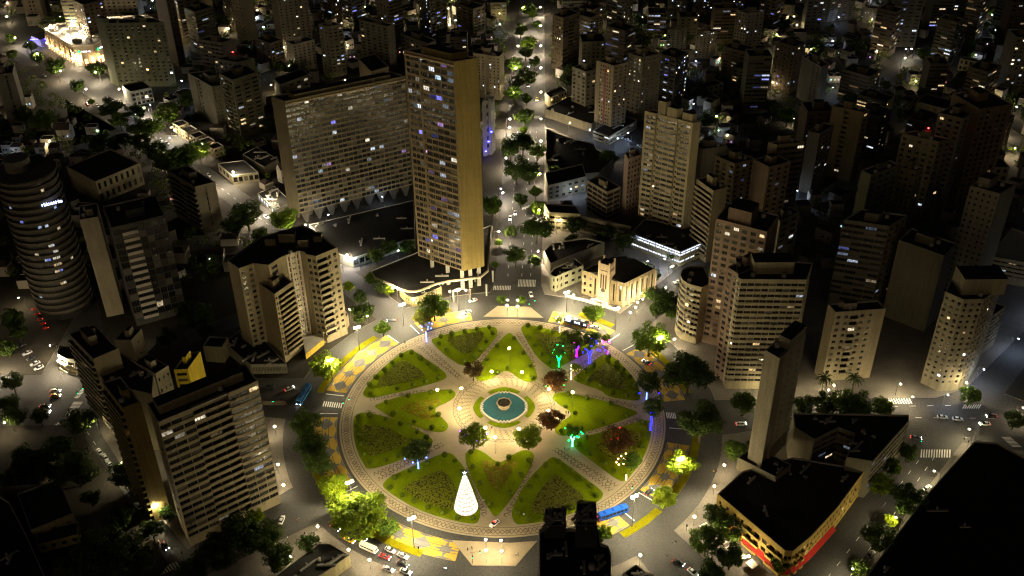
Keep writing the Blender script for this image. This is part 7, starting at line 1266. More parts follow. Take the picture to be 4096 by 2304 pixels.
ft=empty('fountain',(px,py,.4)); tag(ft,'octagonal stone fountain bowl standing in the pool','fountain')
mb=MB(); mb.lathe([(2.3,0),(2.3,.7),(1.9,.8),(1.9,1.2),(3.2,1.9),(3.3,2.5),(2.9,2.5),(2.75,2.2)],8); ob('bowl',mb.mesh('bowl',[surf('fountain_stone',(.5,.4,.25),.85,.2)]),ft)
mb=MB(); mb.lathe([(2.8,2.24),(2.0,2.3),(1.95,2.6),(1.2,2.6),(1.1,2.9),(.4,2.95)],8); ob('tier',mb.mesh('tier',[surf('fountain_dark_stone',(.045,.035,.025),.8,.3)]),ft)
for k in range(8):
    a=PI/8+k*PI/4; mb=MB(); mb.box(-.25,-.25,0,.25,.25,1.7); ob('buttress',mb.mesh('buttress',[MT['fountain_stone']]),ft,(2.15*math.cos(a),2.15*math.sin(a),0),a)
for k,nm in enumerate(('east','north','west','south')):
    P=[]
    for i in range(13): a=math.radians(90*k-36+72*i/12); P.append((px+(13.2-1.*abs(i-6)/6)*math.cos(a),py+(13.2-1.*abs(i-6)/6)*math.sin(a)))
    for i in range(13): a=math.radians(90*k+34-68*i/12); P.append((px+10.35*math.cos(a),py+10.35*math.sin(a)))
    tag(sheet('grass_kidney',P,.24,grass,base=.15),f'kidney-shaped grass bed on the {nm} side of the pool','garden bed')
# ---------------------------------------------------------------- building kit
WM={}
def winmesh(w,h,lit):
    k=(round(w,1),round(h,1),lit)
    if k in WM: return WM[k]
    w,h=k[0],k[1]; mb=MB(); f=.07; d=-.07; x0,x1=-w/2,w/2
    mb.q([(x0,0,0),(x1,0,0),(x1,0,h),(x0,0,h)],1)
    def bar(a,b,c,e):
        mb.q([(a,d,c),(b,d,c),(b,d,e),(a,d,e)]); mb.q([(a,0,c),(a,d,c),(a,d,e),(a,0,e)]); mb.q([(b,d,c),(b,0,c),(b,0,e),(b,d,e)]); mb.q([(a,d,e),(b,d,e),(b,0,e),(a,0,e)])
    bar(x0,x1,0,f); bar(x0,x1,h-f,h); bar(x0,x0+f,f,h-f); bar(x1-f,x1,f,h-f)
    n=max(1,round(w/1.1))
    for i in range(1,n): x=x0+w*i/n; bar(x-f/2,x+f/2,f,h-f)
    WM[k]=mb.mesh('window',[frame,litp if lit else pane]); return WM[k]
BM={}
def balmesh(w,d=1.15):
    k=(round(w,1),d)
    if k in BM: return BM[k]
    w=k[0]; mb=MB(); mb.box(-w/2,-d,-.15,w/2,0,.02); mb.box(-w/2,-d,.02,w/2,-d+.12,.95); mb.box(-w/2,-d+.12,.02,-w/2+.12,0,.95); mb.box(w/2-.12,-d+.12,.02,w/2,0,.95)
    BM[k]=mb.mesh('balcony',[wallm]); return BM[k]
UNLIT=[(.008,.008,.009),(.01,.01,.011),(.012,.012,.013),(.014,.013,.013),(.022,.02,.018),(.05,.045,.036),(.13,.115,.09)]
PALS={0:[(1,.72,.36),(1,.85,.6),(.8,.88,1),(1,.65,.3)],1:[(1,.75,.42),(.75,.85,1),(.85,.92,1),(.25,.25,1),(1,.9,.7),(.75,.45,1),(.6,.8,1)],2:[(1,.66,.2),(1,.7,.28)],3:[(.7,.82,1),(.55,.7,1),(.9,.95,1),(1,.8,.5),(.3,.35,1)],4:[(1,.7,.3)],5:[(.8,.88,1),(.9,.95,1)]}
class Bld:
    def __init__(s,b):
        s.b=b; P=b['p']; s.c=Vector((sum(p[0] for p in P)/len(P),sum(p[1] for p in P)/len(P))); s.P=[Vector(p)-s.c for p in P]
        s.z0=b.get('z',0); s.h=b['h']; s.w=MB(); s.win=[]; s.bal=[]; s.pan=[]
        s.root=empty(b['n'],(s.c.x,s.c.y,0)); tag(s.root,b['l'],b.get('c','building') if b.get('c') else b['n'].replace('_',' '),b.get('g'))
    def face(s,A,B,z0,z1,spec,off=0.):
        d=(B-A); L=d.length; d=d/L; n=Vector((d.y,-d.x)); A=A+n*off; B=B+n*off; W=s.w
        def pt(u,z,dep=0): p=A+d*u-n*dep; return (p.x,p.y,z)
        if off:
            for q in (A,B): W.q([(q.x,q.y,z0),(q.x-n.x*off,q.y-n.y*off,z0),(q.x-n.x*off,q.y-n.y*off,z1),(q.x,q.y,z1)])
            a,b_=A-n*off,B-n*off
            for z in (z0,z1): W.q([(A.x,A.y,z),(B.x,B.y,z),(b_.x,b_.y,z),(a.x,a.y,z)])
        if spec is None: W.q([pt(0,z0),pt(L,z0),pt(L,z1),pt(0,z1)]); return
        k=spec[0]
        if k=='s':
            tot=sum(x[0] for x in spec[1]); u=0
            A0=A-n*off
            for fr,sp,of in spec[1]:
                a=A0+d*u; u+=L*fr/tot; s.face(a,A0+d*u,z0,z1,sp,of)
            return
        fl,nb=spec[1],spec[2]; gf=0 if s.z0>3 else (3.6 if (z1-z0)/fl>2.6 and fl>3 else .4); top=1.3 if fl>2 else .5
        fh=(z1-z0-gf-top)/fl; cw=L/nb; ex=None; bal=()
        if k=='p': ww,wh=cw*spec[3],fh*spec[4]; ex=spec[5] if len(spec)>5 else None; ow=(cw-ww)/2
        elif k=='b': ww,wh=cw-.22,fh*spec[3]; ex=spec[4] if len(spec)>4 else None
        elif k=='g': ww,wh=cw-.16,fh*.66
        elif k=='k': ww,wh=cw*spec[3],fh*spec[4]; bal=spec[5]
        dep=.28 if k!='k' else .4
        us=[(j*cw+(cw-ww)/2,j*cw+(cw+ww)/2) for j in range(nb)]
        zs=[(z0+gf+i*fh+(fh-wh)*(.55 if k!='k' else .2),) for i in range(fl)]; zs=[(a[0],a[0]+wh) for a in zs]
        zp=z0
        for i,(a,b_) in enumerate(zs):
            W.q([pt(0,zp),pt(L,zp),pt(L,a),pt(0,a)]); zp=b_; up=0
            for j,(u0,u1) in enumerate(us):
                W.q([pt(up,a),pt(u0,a),pt(u0,b_),pt(up,b_)]); up=u1
                W.q([pt(u0,a),pt(u1,a),pt(u1,a,dep),pt(u0,a,dep)]); W.q([pt(u0,b_,dep),pt(u1,b_,dep),pt(u1,b_),pt(u0,b_)])
                W.q([pt(u0,a),pt(u0,a,dep),pt(u0,b_,dep),pt(u0,b_)]); W.q([pt(u1,a,dep),pt(u1,a),pt(u1,b_),pt(u1,b_,dep)])
                p=A+d*((u0+u1)/2)-n*dep; rz=math.atan2(d.y,d.x)
                if ex=='r': s.pan.append((p,a,u1-u0,wh,rz,(.2,.06,.05)))
                else: s.win.append((p,a,u1-u0,wh,rz))
                if ex=='w': s.pan.append((A+d*((u0+u1)/2)+n*.12,a-(fh-wh)*.9,u1-u0,(fh-wh)*.85,rz,(.5,.44,.34)))
                if j in bal: s.bal.append((A+d*((u0+u1)/2),a-.05,cw*.98,rz))
            W.q([pt(up,a),pt(L,a),pt(L,b_),pt(up,b_)])
        W.q([pt(0,zp),pt(L,zp),pt(L,z1),pt(0,z1)])
    def build(s):
        b=s.b; P=s.P; n=len(P); h=s.h; fs=b.get('f',{}); par=h
        fc=b.get('fc',{}); keep=s.w
        for i in range(n):
            if i in fc: s.w=MB()
            s.face(P[i],P[(i+1)%n],s.z0,par,fs.get(i))
            if i in fc: ob('facade',s.w.mesh('facade',[wallm]),s.root,colr=tuple(x*k for x,k in zip(fc[i],(.8,.72,.56)))); s.w=keep
        if s.z0>1:
            for t in tess([(p.x,p.y) for p in P],s.z0): s.w.q(t)
        wc=tuple(x*k for x,k in zip(b.get('w',(.42,.36,.28)),(.67,.65,.53) if b['l'].split()[0]!='small' and 'ochre and red' not in b['l'] and 'ochre end' not in b['l'] else (1,1,1))); R=random.Random(b['l'])
        ob('wall',s.w.mesh('wall',[wallm]),s.root,colr=wc)
        far_=b.get('far',0); rm=[bitumen,roofdark,roofpale,roofblk][b.get('rc') or 0]; mb=MB(); I=[]
        for i in range(n):
            a,p,c=P[i-1],P[i],P[(i+1)%n]; d1=(p-a).normalized(); d2=(c-p).normalized(); n1=Vector((-d1.y,d1.x)); n2=Vector((-d2.y,d2.x)); k=n1+n2; k=k/max(.6,k.length_squared)*2*.28; I.append(p+k)
        dk=h-.75 if h-s.z0>6 else h-.3
        for i in range(n):
            j=(i+1)%n; mb.q([(*P[i],h),(*P[j],h),(*I[j],h),(*I[i],h)],1); mb.q([(*I[i],dk),(*I[i],h),(*I[j],h),(*I[j],dk)],1)
        for t in tess([(p.x,p.y) for p in I],dk): mb.q(t)
        roof=ob('roof',mb.mesh('roof',[rm,concrete]),s.root)
        if n>=4 and h-s.z0>14 and not b.get('t') and n==4: b.setdefault('t',[]); b['t'].append((R.uniform(.2,.4),R.uniform(.25,.45),R.uniform(.25,.4),R.uniform(.25,.35),R.uniform(2.5,4)))
        for u,v,du,dv,hh in b.get('t',[]):
            e1=P[1]-P[0]; e2=P[-1]-P[0]
            if n>4: 
                mn=Vector((min(p.x for p in P),min(p.y for p in P))); mx=Vector((max(p.x for p in P),max(p.y for p in P))); o0=mn; e1=Vector((mx.x-mn.x,0)); e2=Vector((0,mx.y-mn.y))
            else: o0=P[0]
            q=[o0+e1*a+e2*c for a,c in ((u,v),(u+du,v),(u+du,v+dv),(u,v+dv))]; q=ccw([(p.x,p.y) for p in q]); m2=MB(); m2.prism(q,dk,h+hh,0,True,1); ob('penthouse',m2.mesh('penthouse',[wallm,rm]),s.root,colr=tuple(x*.8 for x in wc))
        if b.get('rc') in (1,3) and not far_:   # vents, ridges and patches on the big flat roofs
            xs=[p.x for p in I]; ys=[p.y for p in I]
            for k in range(14):
                x_,y_=R.uniform(min(xs),max(xs)),R.uniform(min(ys),max(ys))
                if inpoly((x_,y_),[tuple(p*.9) for p in I]): m2=MB(); l_=R.uniform(.6,4); m2.box(-l_,-.4,0,l_,.4,R.uniform(.3,.9)); m2.box(-.25,.5,0,.25,1.1,R.uniform(.5,1.4)); ob('roof_vent',m2.mesh('roof_vent',[concrete]),roof,(x_,y_,dk),R.choice([0,1.57,.8]))
        if h-s.z0>20 and not b.get('far'):   # small roof plant: tanks and a mast
            for k in range(2):
                a=R.choice(P)*R.uniform(.2,.6); m2=MB(); m2.lathe([(.9,0),(1.,.2),(1.,1.5),(.3,1.8)],8); ob('water_tank',m2.mesh('water_tank',[concrete]),roof,(a.x,a.y,dk))
            a=R.choice(P)*.4; m2=MB(); m2.tube([(0,0,0),(0,0,5)],[.06,.03],4); ob('mast',m2.mesh('mast',[steel]),roof,(a.x,a.y,dk))
        lit=b.get('lit',.05); pal=PALS[b.get('pal',0)]; far=b.get('far',0); rest=[]; cnt=0
        win=s.win; order=sorted(range(len(win)),key=lambda i:(CAMP-Vector((win[i][0].x+s.c.x,win[i][0].y+s.c.y,win[i][1]))).length)
        cap=0 if far else 285-int(len(win)*lit); open_=b.get('pal')==4
        for i in order:
            p,z,w,hh,rz=win[i]; on=R.random()<lit
            if on: 
                c=R.choice(pal); st=R.choice([.25,.5,1.2,2.6]) if lit<.5 else R.uniform(.5,1.2)
                st*=1. if w<1.9 or lit>.5 else .22; ob('window',winmesh(w,hh,True),s.root,(p.x,p.y,z),rz,colr=tuple(x*st for x in c)); 
            elif cnt<cap: cnt+=1; c=R.choice(UNLIT if b.get('pal')!=1 else UNLIT+[(.01,.01,.011),(.02,.018,.016),(.1,.085,.06)]); ob('window',winmesh(w,hh,False),s.root,(p.x,p.y,z),rz,colr=(.008,.008,.008) if open_ else c)  # open frame has no panes: near-black sheets paint its dark voids
            else: rest.append(win[i])
        if rest:
            m2=MB()
            for p,z,w,hh,rz in rest:
                d=Vector((math.cos(rz),math.sin(rz))); a=p-d*w/2; c=p+d*w/2; m2.q([(*a,z),(*c,z),(*c,z+hh),(*a,z+hh)],R.choice([0,0,0,1,1,2]))
            ob('window_grid',m2.mesh('window_grid',[wmat0,wmat1,wmat2]),s.root,kind='stuff')
        if not far and len(win)>20 and b.get('pal')!=4:
            for i in order[:160]:
                if R.random()<.11: p,z,w,hh,rz=win[i]; n_=Vector((math.sin(rz),-math.cos(rz))); ob('air_conditioner',acm,s.root,(p.x+n_.x*.5,p.y+n_.y*.5,z-.62),rz,colr=R.choice([(.5,.48,.44),(.35,.33,.3),(.22,.2,.18)]))
        for p,z,w,rz in s.bal: ob('balcony',balmesh(w),s.root,(p.x,p.y,z),rz,colr=wc)
        for p,z,w,hh,rz,c in s.pan:
            k=('pan',round(w,1),round(hh,1))
            if k not in WM: m2=MB(); m2.box(-k[1]/2,-.06,0,k[1]/2,.05,k[2]); WM[k]=m2.mesh('panel',[plain])
            ob('panel',WM[k],s.root,(p.x,p.y,z),rz,colr=c)
        return s
wmat0=surf('far_pane_dark',(.012,.012,.013),.25,.3); wmat1=surf('far_pane_dim',(.03,.027,.024),.3,.3); wmat2=surf('far_pane_curtain',(.09,.08,.06),.6,.3)
mb=MB(); mb.box(-.45,-.2,0,.45,.25,.55); mb.box(-.3,-.24,.1,.1,-.2,.45,1); acm=mb.mesh('air_conditioner',[plain,tyre])
BB={}
for b in BL:
    BB[b['l']]=Bld(b).build()
def find(t): return next(v for k,v in BB.items() if t in k)
# pillars under the tall tower, V legs under the long slab
J=find('thirty-odd'); P=J.P
for u,v in ((.12,.08),(.5,.08),(.9,.08),(.12,.4),(.9,.4),(.12,.75),(.9,.75)):
    q=P[0]+(P[1]-P[0])*u+(P[3]-P[0])*v; mb=MB(); mb.box(-.9,-.35,0,.9,.35,12.05); ob('pillar',mb.mesh('pillar',[concrete]),J.root,(q.x,q.y,0),math.atan2((P[1]-P[0]).y,(P[1]-P[0]).x))
mb=MB(); ob_=P[0]+(P[3]-P[0])*.5
J2=find('very long grid'); P=J2.P; dr=(P[1]-P[0]); 
for k in range(9):
    q=P[0]+dr*(k+.5)/9; rz=math.atan2(dr.y,dr.x)
    for v in (.12,.8):
        qq=q+(P[3]-P[0])*v; mb=MB()
        mb.q([(-.6,-.35,0),(.6,-.35,0),(2.9,-.35,7.02),(-2.9,-.35,7.02)]); mb.q([(-.6,.35,0),(-2.9,.35,7.02),(2.9,.35,7.02),(.6,.35,0)]); mb.q([(-.6,-.35,0),(-2.9,-.35,7.02),(-2.9,.35,7.02),(-.6,.35,0)]); mb.q([(.6,-.35,0),(.6,.35,0),(2.9,.35,7.02),(2.9,-.35,7.02)])
        ob('pillar',mb.mesh('pillar',[wallm]),J2.root,(qq.x,qq.y,0),rz,colr=(.1,.09,.07))
    m2=MB(); m2.box(-1.8,-.1,4.6,1.8,.1,4.9); ob('strip_lamp',m2.mesh('strip_lamp',[strip]),J2.root,(q.x+(P[3]-P[0]).x*.7,q.y+(P[3]-P[0]).y*.7,0),rz,colr=(.14,.17,.13))
# cornice ledges of tower and slab
for Bq,i in ((J,3),(J2,0)):
    P=Bq.P; a,b_=P[i],P[(i+1)%4]; d=(b_-a); L=d.length; rz=math.atan2(d.y,d.x); mb=MB(); mb.box(0,-.5,Bq.h-2.2,L,0,Bq.h-1.5); ob('ledge',mb.mesh('ledge',[wallm]),Bq.root,(a.x,a.y,0),rz,colr=(.55,.42,.25))
# canopy columns and wavy lip of the tower podium
PO=find('wavy lit canopy'); 
lip=[i for i,p in enumerate(PO.P)]
mb=MB(); 
for i in range(len(PO.P)):
    a,b_=PO.P[i],PO.P[(i+1)%len(PO.P)]; d=(b_-a).normalized(); n=Vector((d.y,-d.x)); mb.q([(*(a),6.5),(*(a+n*.5),6.6),(*(b_+n*.5),6.6),(*b_,6.5)]); mb.q([(*(a+n*.5),6.6),(*(a+n*.5),7.3),(*(b_+n*.5),7.3),(*(b_+n*.5),6.6)])
ob('canopy_lip',mb.mesh('canopy_lip',[wallm]),PO.root,colr=(.62,.55,.4))
for k,(x,y) in enumerate(((-33,84),(-24,83),(-16,84),(-8,88),(-47,86),(-5,100),(-52,93),(-30,98),(-14,100))):
    mb=MB(); mb.tube([(0,0,0),(0,0,6.7)],[.35,.5],8); ob('column',mb.mesh('column',[concrete]),PO.root,(x-PO.c.x,y-PO.c.y,0))
# strip lights on the podium under the cream tower
PD=find('glowing white strip'); P=PD.P
for i in (0,1):
    a,b_=P[i],P[i+1]; d=b_-a; L=d.length; rz=math.atan2(d.y,d.x)
    for k in range(6):
        mb=MB(); mb.box(.2,-.25,8.2,L/6-.4,-.15,8.5); ob('strip_lamp',mb.mesh('strip_lamp',[strip]),PD.root,(a.x+d.x*k/6,a.y+d.y*k/6,0),rz,colr=(.2,.25,.4))
# red awning and terrace of the corner building
CB=find('ochre and red corner'); P=CB.P
for i in range(len(P)):
    a,b_=P[i],P[(i+1)%len(P)]; m_=(a+b_)/2+CB.c
    d=b_-a; n=Vector((d.y,-d.x)).normalized()
    if n.y>-.2 or m_.y>-62: continue
    rz=math.atan2(d.y,d.x); L=d.length; mb=MB(); mb.q([(0,0,4.2),(L,0,4.2),(L,-1.5,3.2),(0,-1.5,3.2)]); mb.q([(0,-1.5,3.2),(L,-1.5,3.2),(L,-1.5,2.6),(0,-1.5,2.6)]); ob('awning',mb.mesh('awning',[plain]),CB.root,(a.x,a.y,0),rz,colr=(.55,.03,.02))
# yellow glow from showroom and shops: strip lamps under canopies
SR=find('glowing yellow windows')
# ---------------------------------------------------------------- round tower
cx,cy=RT['c']; h=RT['h']; rt_=empty('round_tower',(cx,cy,0)); tag(rt_,'round dark office tower with ring-shaped floors at the left edge','building'); r0=13.
mb=MB(); mb.lathe([(r0-.5,0),(r0-.5,h)],40); ob('glazing',mb.mesh('glazing',[wmat1]),rt_)
fl=20
for k in range(fl+1):
    z=4+k*(h-5)/fl; mb=MB(); mb.lathe([(r0-.45,z),(r0+.25,z),(r0+.25,z+1.7),(r0-.45,z+1.7)],40); ob('floor_band',mb.mesh('floor_band',[wallm]),rt_,colr=(.11,.095,.065))
mb=MB(); mb.lathe([(r0+.25,h),(r0+.25,h+.8),(r0-.1,h+.8),(r0-.1,h+.1)],40); ob('roof',mb.mesh('roof',[roofblk]),rt_)
mb=MB(); mb.lathe([(5.5,h),(5.5,h+6),(5.2,h+6.2)],24); ob('penthouse',mb.mesh('penthouse',[wallm]),rt_,(-3,1,0),colr=(.2,.18,.14))
R=random.Random(3)
for k in range(30):
    f=R.randint(1,fl-1) if k<14 else R.randint(4,10); a=math.radians(R.uniform(-150,-20) if k<14 else R.uniform(-62,-48)); z=4+f*(h-5)/fl+1.75; c=R.choice(PALS[3] if k<14 else PALS[0]+[(1,.95,.7)])
    ob('window',winmesh(1.6,1.5,True),rt_,((r0-.42)*math.cos(a),(r0-.42)*math.sin(a),z),a+PI/2,colr=tuple(x*.3 for x in c))
def letters(parent,n,w,hh,loc,rz,colr,seed):
    R=random.Random(seed); mb=MB(); x=0; s=w/n
    for i in range(n):
        k=R.uniform(.65,1.)
        mb.box(x,-.12,0,x+s*.22,0,hh*k); mb.box(x,-.12,hh*.42,x+s*.72,0,hh*.58)
        if i%2: mb.box(x+s*.5,-.12,0,x+s*.72,0,hh*.6)
        if i%3: mb.box(x+s*.22,-.12,0,x+s*.72,0,hh*.16)
        x+=s
    return ob('lettering',mb.mesh('lettering',[sign]),parent,loc,rz,colr=colr)
a=math.radians(-52); letters(rt_,9,9,1.7,((r0+.4)*math.cos(a),(r0+.4)*math.sin(a),h*.83),a+PI/2-.15,(.7,.8,1.4),1)
# ---------------------------------------------------------------- shopping mall with a lit roof
P=ccw(MALL['roof']); c=Vector((sum(p[0] for p in P)/len(P),sum(p[1] for p in P)/len(P))); ml=empty('shopping_mall',(*c,0)); tag(ml,'shopping mall with a floodlit cream roof and arcade of lit columns','shopping mall')
Q=[(p[0]-c.x,p[1]-c.y) for p in P]; mb=MB(); mb.prism(Q,0,15,0,False); ob('wall',mb.mesh('wall',[wallm]),ml,colr=(.45,.36,.24))
rf=sheet('roof',Q,14.6,roofpale,ml)
mb=MB(); 
for i in range(len(Q)):
    a,b_=Vector(Q[i]),Vector(Q[(i+1)%len(Q)]); d=(b_-a); mb.box(0,-.3,14.9,d.length,.4,16,rz=math.atan2(d.y,d.x),c=(a.x,a.y))
ob('parapet',mb.mesh('parapet',[wallm]),ml,colr=(.6,.52,.38))
R=random.Random(4); cxs=[]
for k in range(26):
    while 1:
        x,y=R.uniform(-45,45),R.uniform(-34,34)
        if inpoly((x,y),inset(Q,5)): break
    mb=MB(); w,d,hh=R.uniform(1,4),R.uniform(1,3),R.uniform(.8,2.4); mb.box(-w,-d,0,w,d,hh); mb.box(-w*.7,-d*.7,hh,w*.7,d*.7,hh+.4); ob('roof_unit',mb.mesh('roof_unit',[wallm]),rf,(x,y,14.6),R.uniform(0,3),colr=(.6,.55,.45))
for x,y in ((-28,-14),(-8,-12),(12,6),(-20,4),(28,14),(2,14),(-35,0),(-5,0),(-15,-20)):
    if not inpoly((x,y),Q): continue
    mb=MB(); mb.tube([(0,0,0),(0,0,4)],[.12,.1],5); o=ob('roof_floodlight',mb.mesh('roof_floodlight',[steel]),rf,(x,y,14.6)); mb=MB(); mb.box(-.5,-.5,4,.5,.5,4.25); ob('lens',mb.mesh('lens',[L_roof]),o)
# left arcade: columns with glowing bays, by camera-facing edges
for i in range(len(Q)):
    a,b_=Vector(Q[i]),Vector(Q[(i+1)%len(Q)]); d=b_-a; L=d.length; n=Vector((d.y,-d.x))/L
    if n.y>-.1 or L<10: continue
    rz=math.atan2(d.y,d.x); k=int(L/4.2)
    for j in range(k):
        q=a+d*(j+.5)/k+n*.05; mb=MB(); mb.box(-1.2,-.03,.4,1.2,.03,5.2); ob('shop_window',mb.mesh('shop_window',[litp]),ml,(q.x,q.y,0),rz,colr=(2,1.25,.6)); q=a+d*j/k; mb=MB(); mb.box(-.35,-.6,0,.35,0,12); ob('column',mb.mesh('column',[wallm]),ml,(q.x,q.y,0),rz,colr=(.55,.4,.26))
        q=a+d*(j+.5)/k+n*1.6; mb=MB(); mb.box(-.4,-.2,5.4,.4,.2,5.55); ob('wall_lamp',mb.mesh('wall_lamp',[L_wall]),ml,(q.x,q.y,0),rz) if j%2==0 else None
    if 12<L<18: 
        letters(ml,8,6.5,1.1,(a.x+d.x*.38+n.x*.2,a.y+d.y*.38+n.y*.2,10.5),rz,(1.2,1.2,1.6),7); mb=MB(); mb.lathe([(.9,0),(.9,.2)],6); o=ob('emblem',mb.mesh('emblem',[sign]),ml,(a.x+d.x*.28+n.x*.2,a.y+d.y*.28+n.y*.2,11),0,colr=(0,1.2,.2)); o.rotation_euler=(PI/2,0,rz)
bs=empty('lit_pavilion',(-352,440,0)); tag(bs,'pavilion glowing deep blue beside the mall','pavilion')
mb=MB(); mb.box(-9,-7,0,9,7,6); ob('wall',mb.mesh('wall',[wallm]),bs,(0,0,0),.85,colr=(.3,.3,.6)); mb=MB(); mb.box(-9.4,-7.4,6,9.4,7.4,6.4); ob('roof',mb.mesh('roof',[bitumen]),bs,(0,0,0),.85)
for k in range(4):
    mb=MB(); mb.box(-1.8,-.15,5.4,1.8,.15,5.8); ob('strip_lamp',mb.mesh('strip_lamp',[strip]),bs,(-7+k*4.6,-9.5+.4*k,0),.1,colr=(.1,.1,4))
# blue wash lamps on the narrow building, blue and yellow shop sign
BU=find('washed in deep blue'); P=BU.P
for k in range(3):
    a,b_=P[3],P[0]; d=b_-a; n=Vector((d.y,-d.x)).normalized(); q=a+d*(k+.5)/3+n*1.5; mb=MB(); mb.box(-.5,-.2,1.,.5,.2,1.3); ob('wash_lamp',mb.mesh('wash_lamp',[strip]),BU.root,(q.x,q.y,3+k*6),0,colr=(.2,.2,9))
SB=find('blue and yellow sign'); P=SB.P; d=P[1]-P[0]; rz=math.atan2(d.y,d.x); n=Vector((d.y,-d.x)).normalized(); q=P[0]+n*.3+d*.05
mb=MB(); mb.box(0,-.1,3.6,9,.1,5.2); ob('sign_board',mb.mesh('sign_board',[sign]),SB.root,(q.x,q.y,0),rz,colr=(.02,.06,.6)); letters(SB.root,5,7.6,1.1,(q.x+n.x*.15,q.y+n.y*.15,3.85),rz,(1.3,1.,0),9)
# ---------------------------------------------------------------- church
fl_,fr_,br_=Vector(CH['fl']),Vector(CH['fr']),Vector(CH['br']); bl_=fl_+br_-fr_; hh=13.8
ch=empty('church',((fl_+br_)/2).to_tuple()+(0,)); tag(ch,'stone church with a square tower and tall slit windows on the ring corner','church'); c=(fl_+br_)/2
b=dict(n='x',l='church body seed',p=[tuple(v) for v in (fl_,fr_,br_,bl_)],h=hh,f={},w=(.5,.4,.27))
class Ch(Bld):
    def __init__(s,b): s.b=b; P=b['p']; s.c=c; s.P=[Vector(p)-c for p in P]; s.z0=0; s.h=b['h']; s.w=MB(); s.win=[]; s.bal=[]; s.pan=[]; s.root=ch
k=Ch(b); P=k.P; sp=('s',[(.28,('p',3,2,.4,.45),0),(.1,('p',1,1,.35,.75),.5),(.34,None,.9),(.1,('p',1,1,.35,.75),.5),(.18,('p',1,1,.3,.7),0)])
b['f']={0:sp,1:('p',1,6,.28,.68)}; b['lit']=.03; b['t']=[]
k.P=P; k.build()
e1=(P[1]-P[0]); e2=(P[3]-P[0]); rz=math.atan2(e1.y,e1.x); L1,L2=e1.length,e2.length
o0=P[0]
def loc(u,v): q=o0+e1*u+e2*v; return (q.x,q.y,0)
mb=MB(); w=3.1; mb.box(-w,-w,0,w,w,19); mb.box(-w*.86,-w*.86,19,w*.86,w*.86,22.5)
for sx in (-1,1):
    for sy in (-1,1): mb.box(sx*w*.86-.4,sy*w*.86-.4,19,sx*w*.86+.4,sy*w*.86+.4,24)
ob('bell_tower',mb.mesh('bell_tower',[wallm]),ch,loc(.56,.02),rz,colr=(.5,.38,.24))
mb=MB(); mb.box(-w*.8,-w*.8,22.5,w*.8,w*.8,22.8); ob('tower_cap',mb.mesh('tower_cap',[bitumen]),ch,loc(.56,.02),rz)
for j in (-1,0,1): mb=MB(); mb.box(-.3,-.06,9,.3,.06,17); ob('tower_louver',mb.mesh('tower_louver',[plain]),ch,(*[a+b_ for a,b_ in zip(loc(.56,.02)[:2],(math.cos(rz)*j*1.3+math.sin(rz)*3.15,math.sin(rz)*j*1.3-math.cos(rz)*3.15))],0),rz,colr=(.05,.04,.03))
mb=MB(); mb.lathe([(1.1,0),(1.1,.15),(.8,.2)],16); o=ob('rose_window',mb.mesh('rose_window',[plain]),ch,(loc(.56,.02)[0]+math.sin(rz)*3.2,loc(.56,.02)[1]-math.cos(rz)*3.2,8),0,colr=(.06,.05,.04)); o.rotation_euler=(PI/2,0,rz)
mb=MB(); mb.box(-2.4,-3.4,3.6,2.4,0,4.1); mb.box(-2.2,-3.2,0,-1.7,-2.7,3.6); mb.box(1.7,-3.2,0,2.2,-2.7,3.6); ob('porch',mb.mesh('porch',[wallm]),ch,(loc(.56,0)[0]+math.sin(rz)*3,loc(.56,0)[1]-math.cos(rz)*3,0),rz,colr=(.6,.55,.46))
mb=MB(); mb.box(-1.,-.1,0,1.,.1,3.2); ob('door',mb.mesh('door',[plain]),ch,(loc(.56,0)[0]+math.sin(rz)*3.2,loc(.56,0)[1]-math.cos(rz)*3.2,0),rz,colr=(.09,.05,.03))
for j in range(7):
    mb=MB(); mb.box(-.35,-.5,0,.35,.3,12.8); q=P[1]+(P[2]-P[1])*j/6; ob('buttress',mb.mesh('buttress',[wallm]),ch,(q.x,q.y,0),math.atan2((P[2]-P[1]).y,(P[2]-P[1]).x),colr=(.52,.42,.28))
mb=MB(); q0,q1,q2,q3=[p for p in (P[0],P[1],P[2],P[3])]; m0=(q0+q1)/2; m1=(q3+q2)/2
mb.q([(*(q0*.97),13.2),(*(m0*.97),15.8),(*(m1*.97),15.8),(*(q3*.97),13.2)]); mb.q([(*(m0*.97),15.8),(*(q1*.97),13.2),(*(q2*.97),13.2),(*(m1*.97),15.8)]); mb.q([(*(q0*.97),13.2),(*(q1*.97),13.2),(*(m0*.97),15.8)]); ob('gable_roof',mb.mesh('gable_roof',[roofdark]),ch)
# white railing wall along the church forecourt
fw_=empty('boundary_wall',(42,78,0)); tag(fw_,'low white railed wall in front of the church','wall')
a=Vector((30.5,86.5)); b_=Vector((55.5,73.5)); d=b_-a
for k in range(12):
    q=a+d*(k+.5)/12-Vector((42,78)); mb=MB(); mb.box(-1.,-.12,.14,1.,.12,1.7); mb.box(-1.15,-.2,.14,-.95,.2,2.); ob('panel',mb.mesh('panel',[plain]),fw_,(q.x,q.y,0),math.atan2(d.y,d.x),colr=(.6,.55,.45))
# white obelisk far behind the slab
obx=empty('obelisk',(-43,470,0)); tag(obx,'white floodlit obelisk far behind the long slab','monument'); mb=MB(); mb.prism([(-.9,-.9),(.9,-.9),(.9,.9),(-.9,.9)],0,1.5); ob('plinth',mb.mesh('plinth',[concrete]),obx); mb=MB(); mb.tube([(0,0,1.5),(0,0,13),(0,0,15)],[1.,.7,.05],4); ob('shaft',mb.mesh('shaft',[plain]),obx,colr=(.7,.7,.7))
mb=MB(); mb.box(-.5,-3,.2,.5,-2.6,.6); ob('floodlight',mb.mesh('floodlight',[L_wall]),obx)
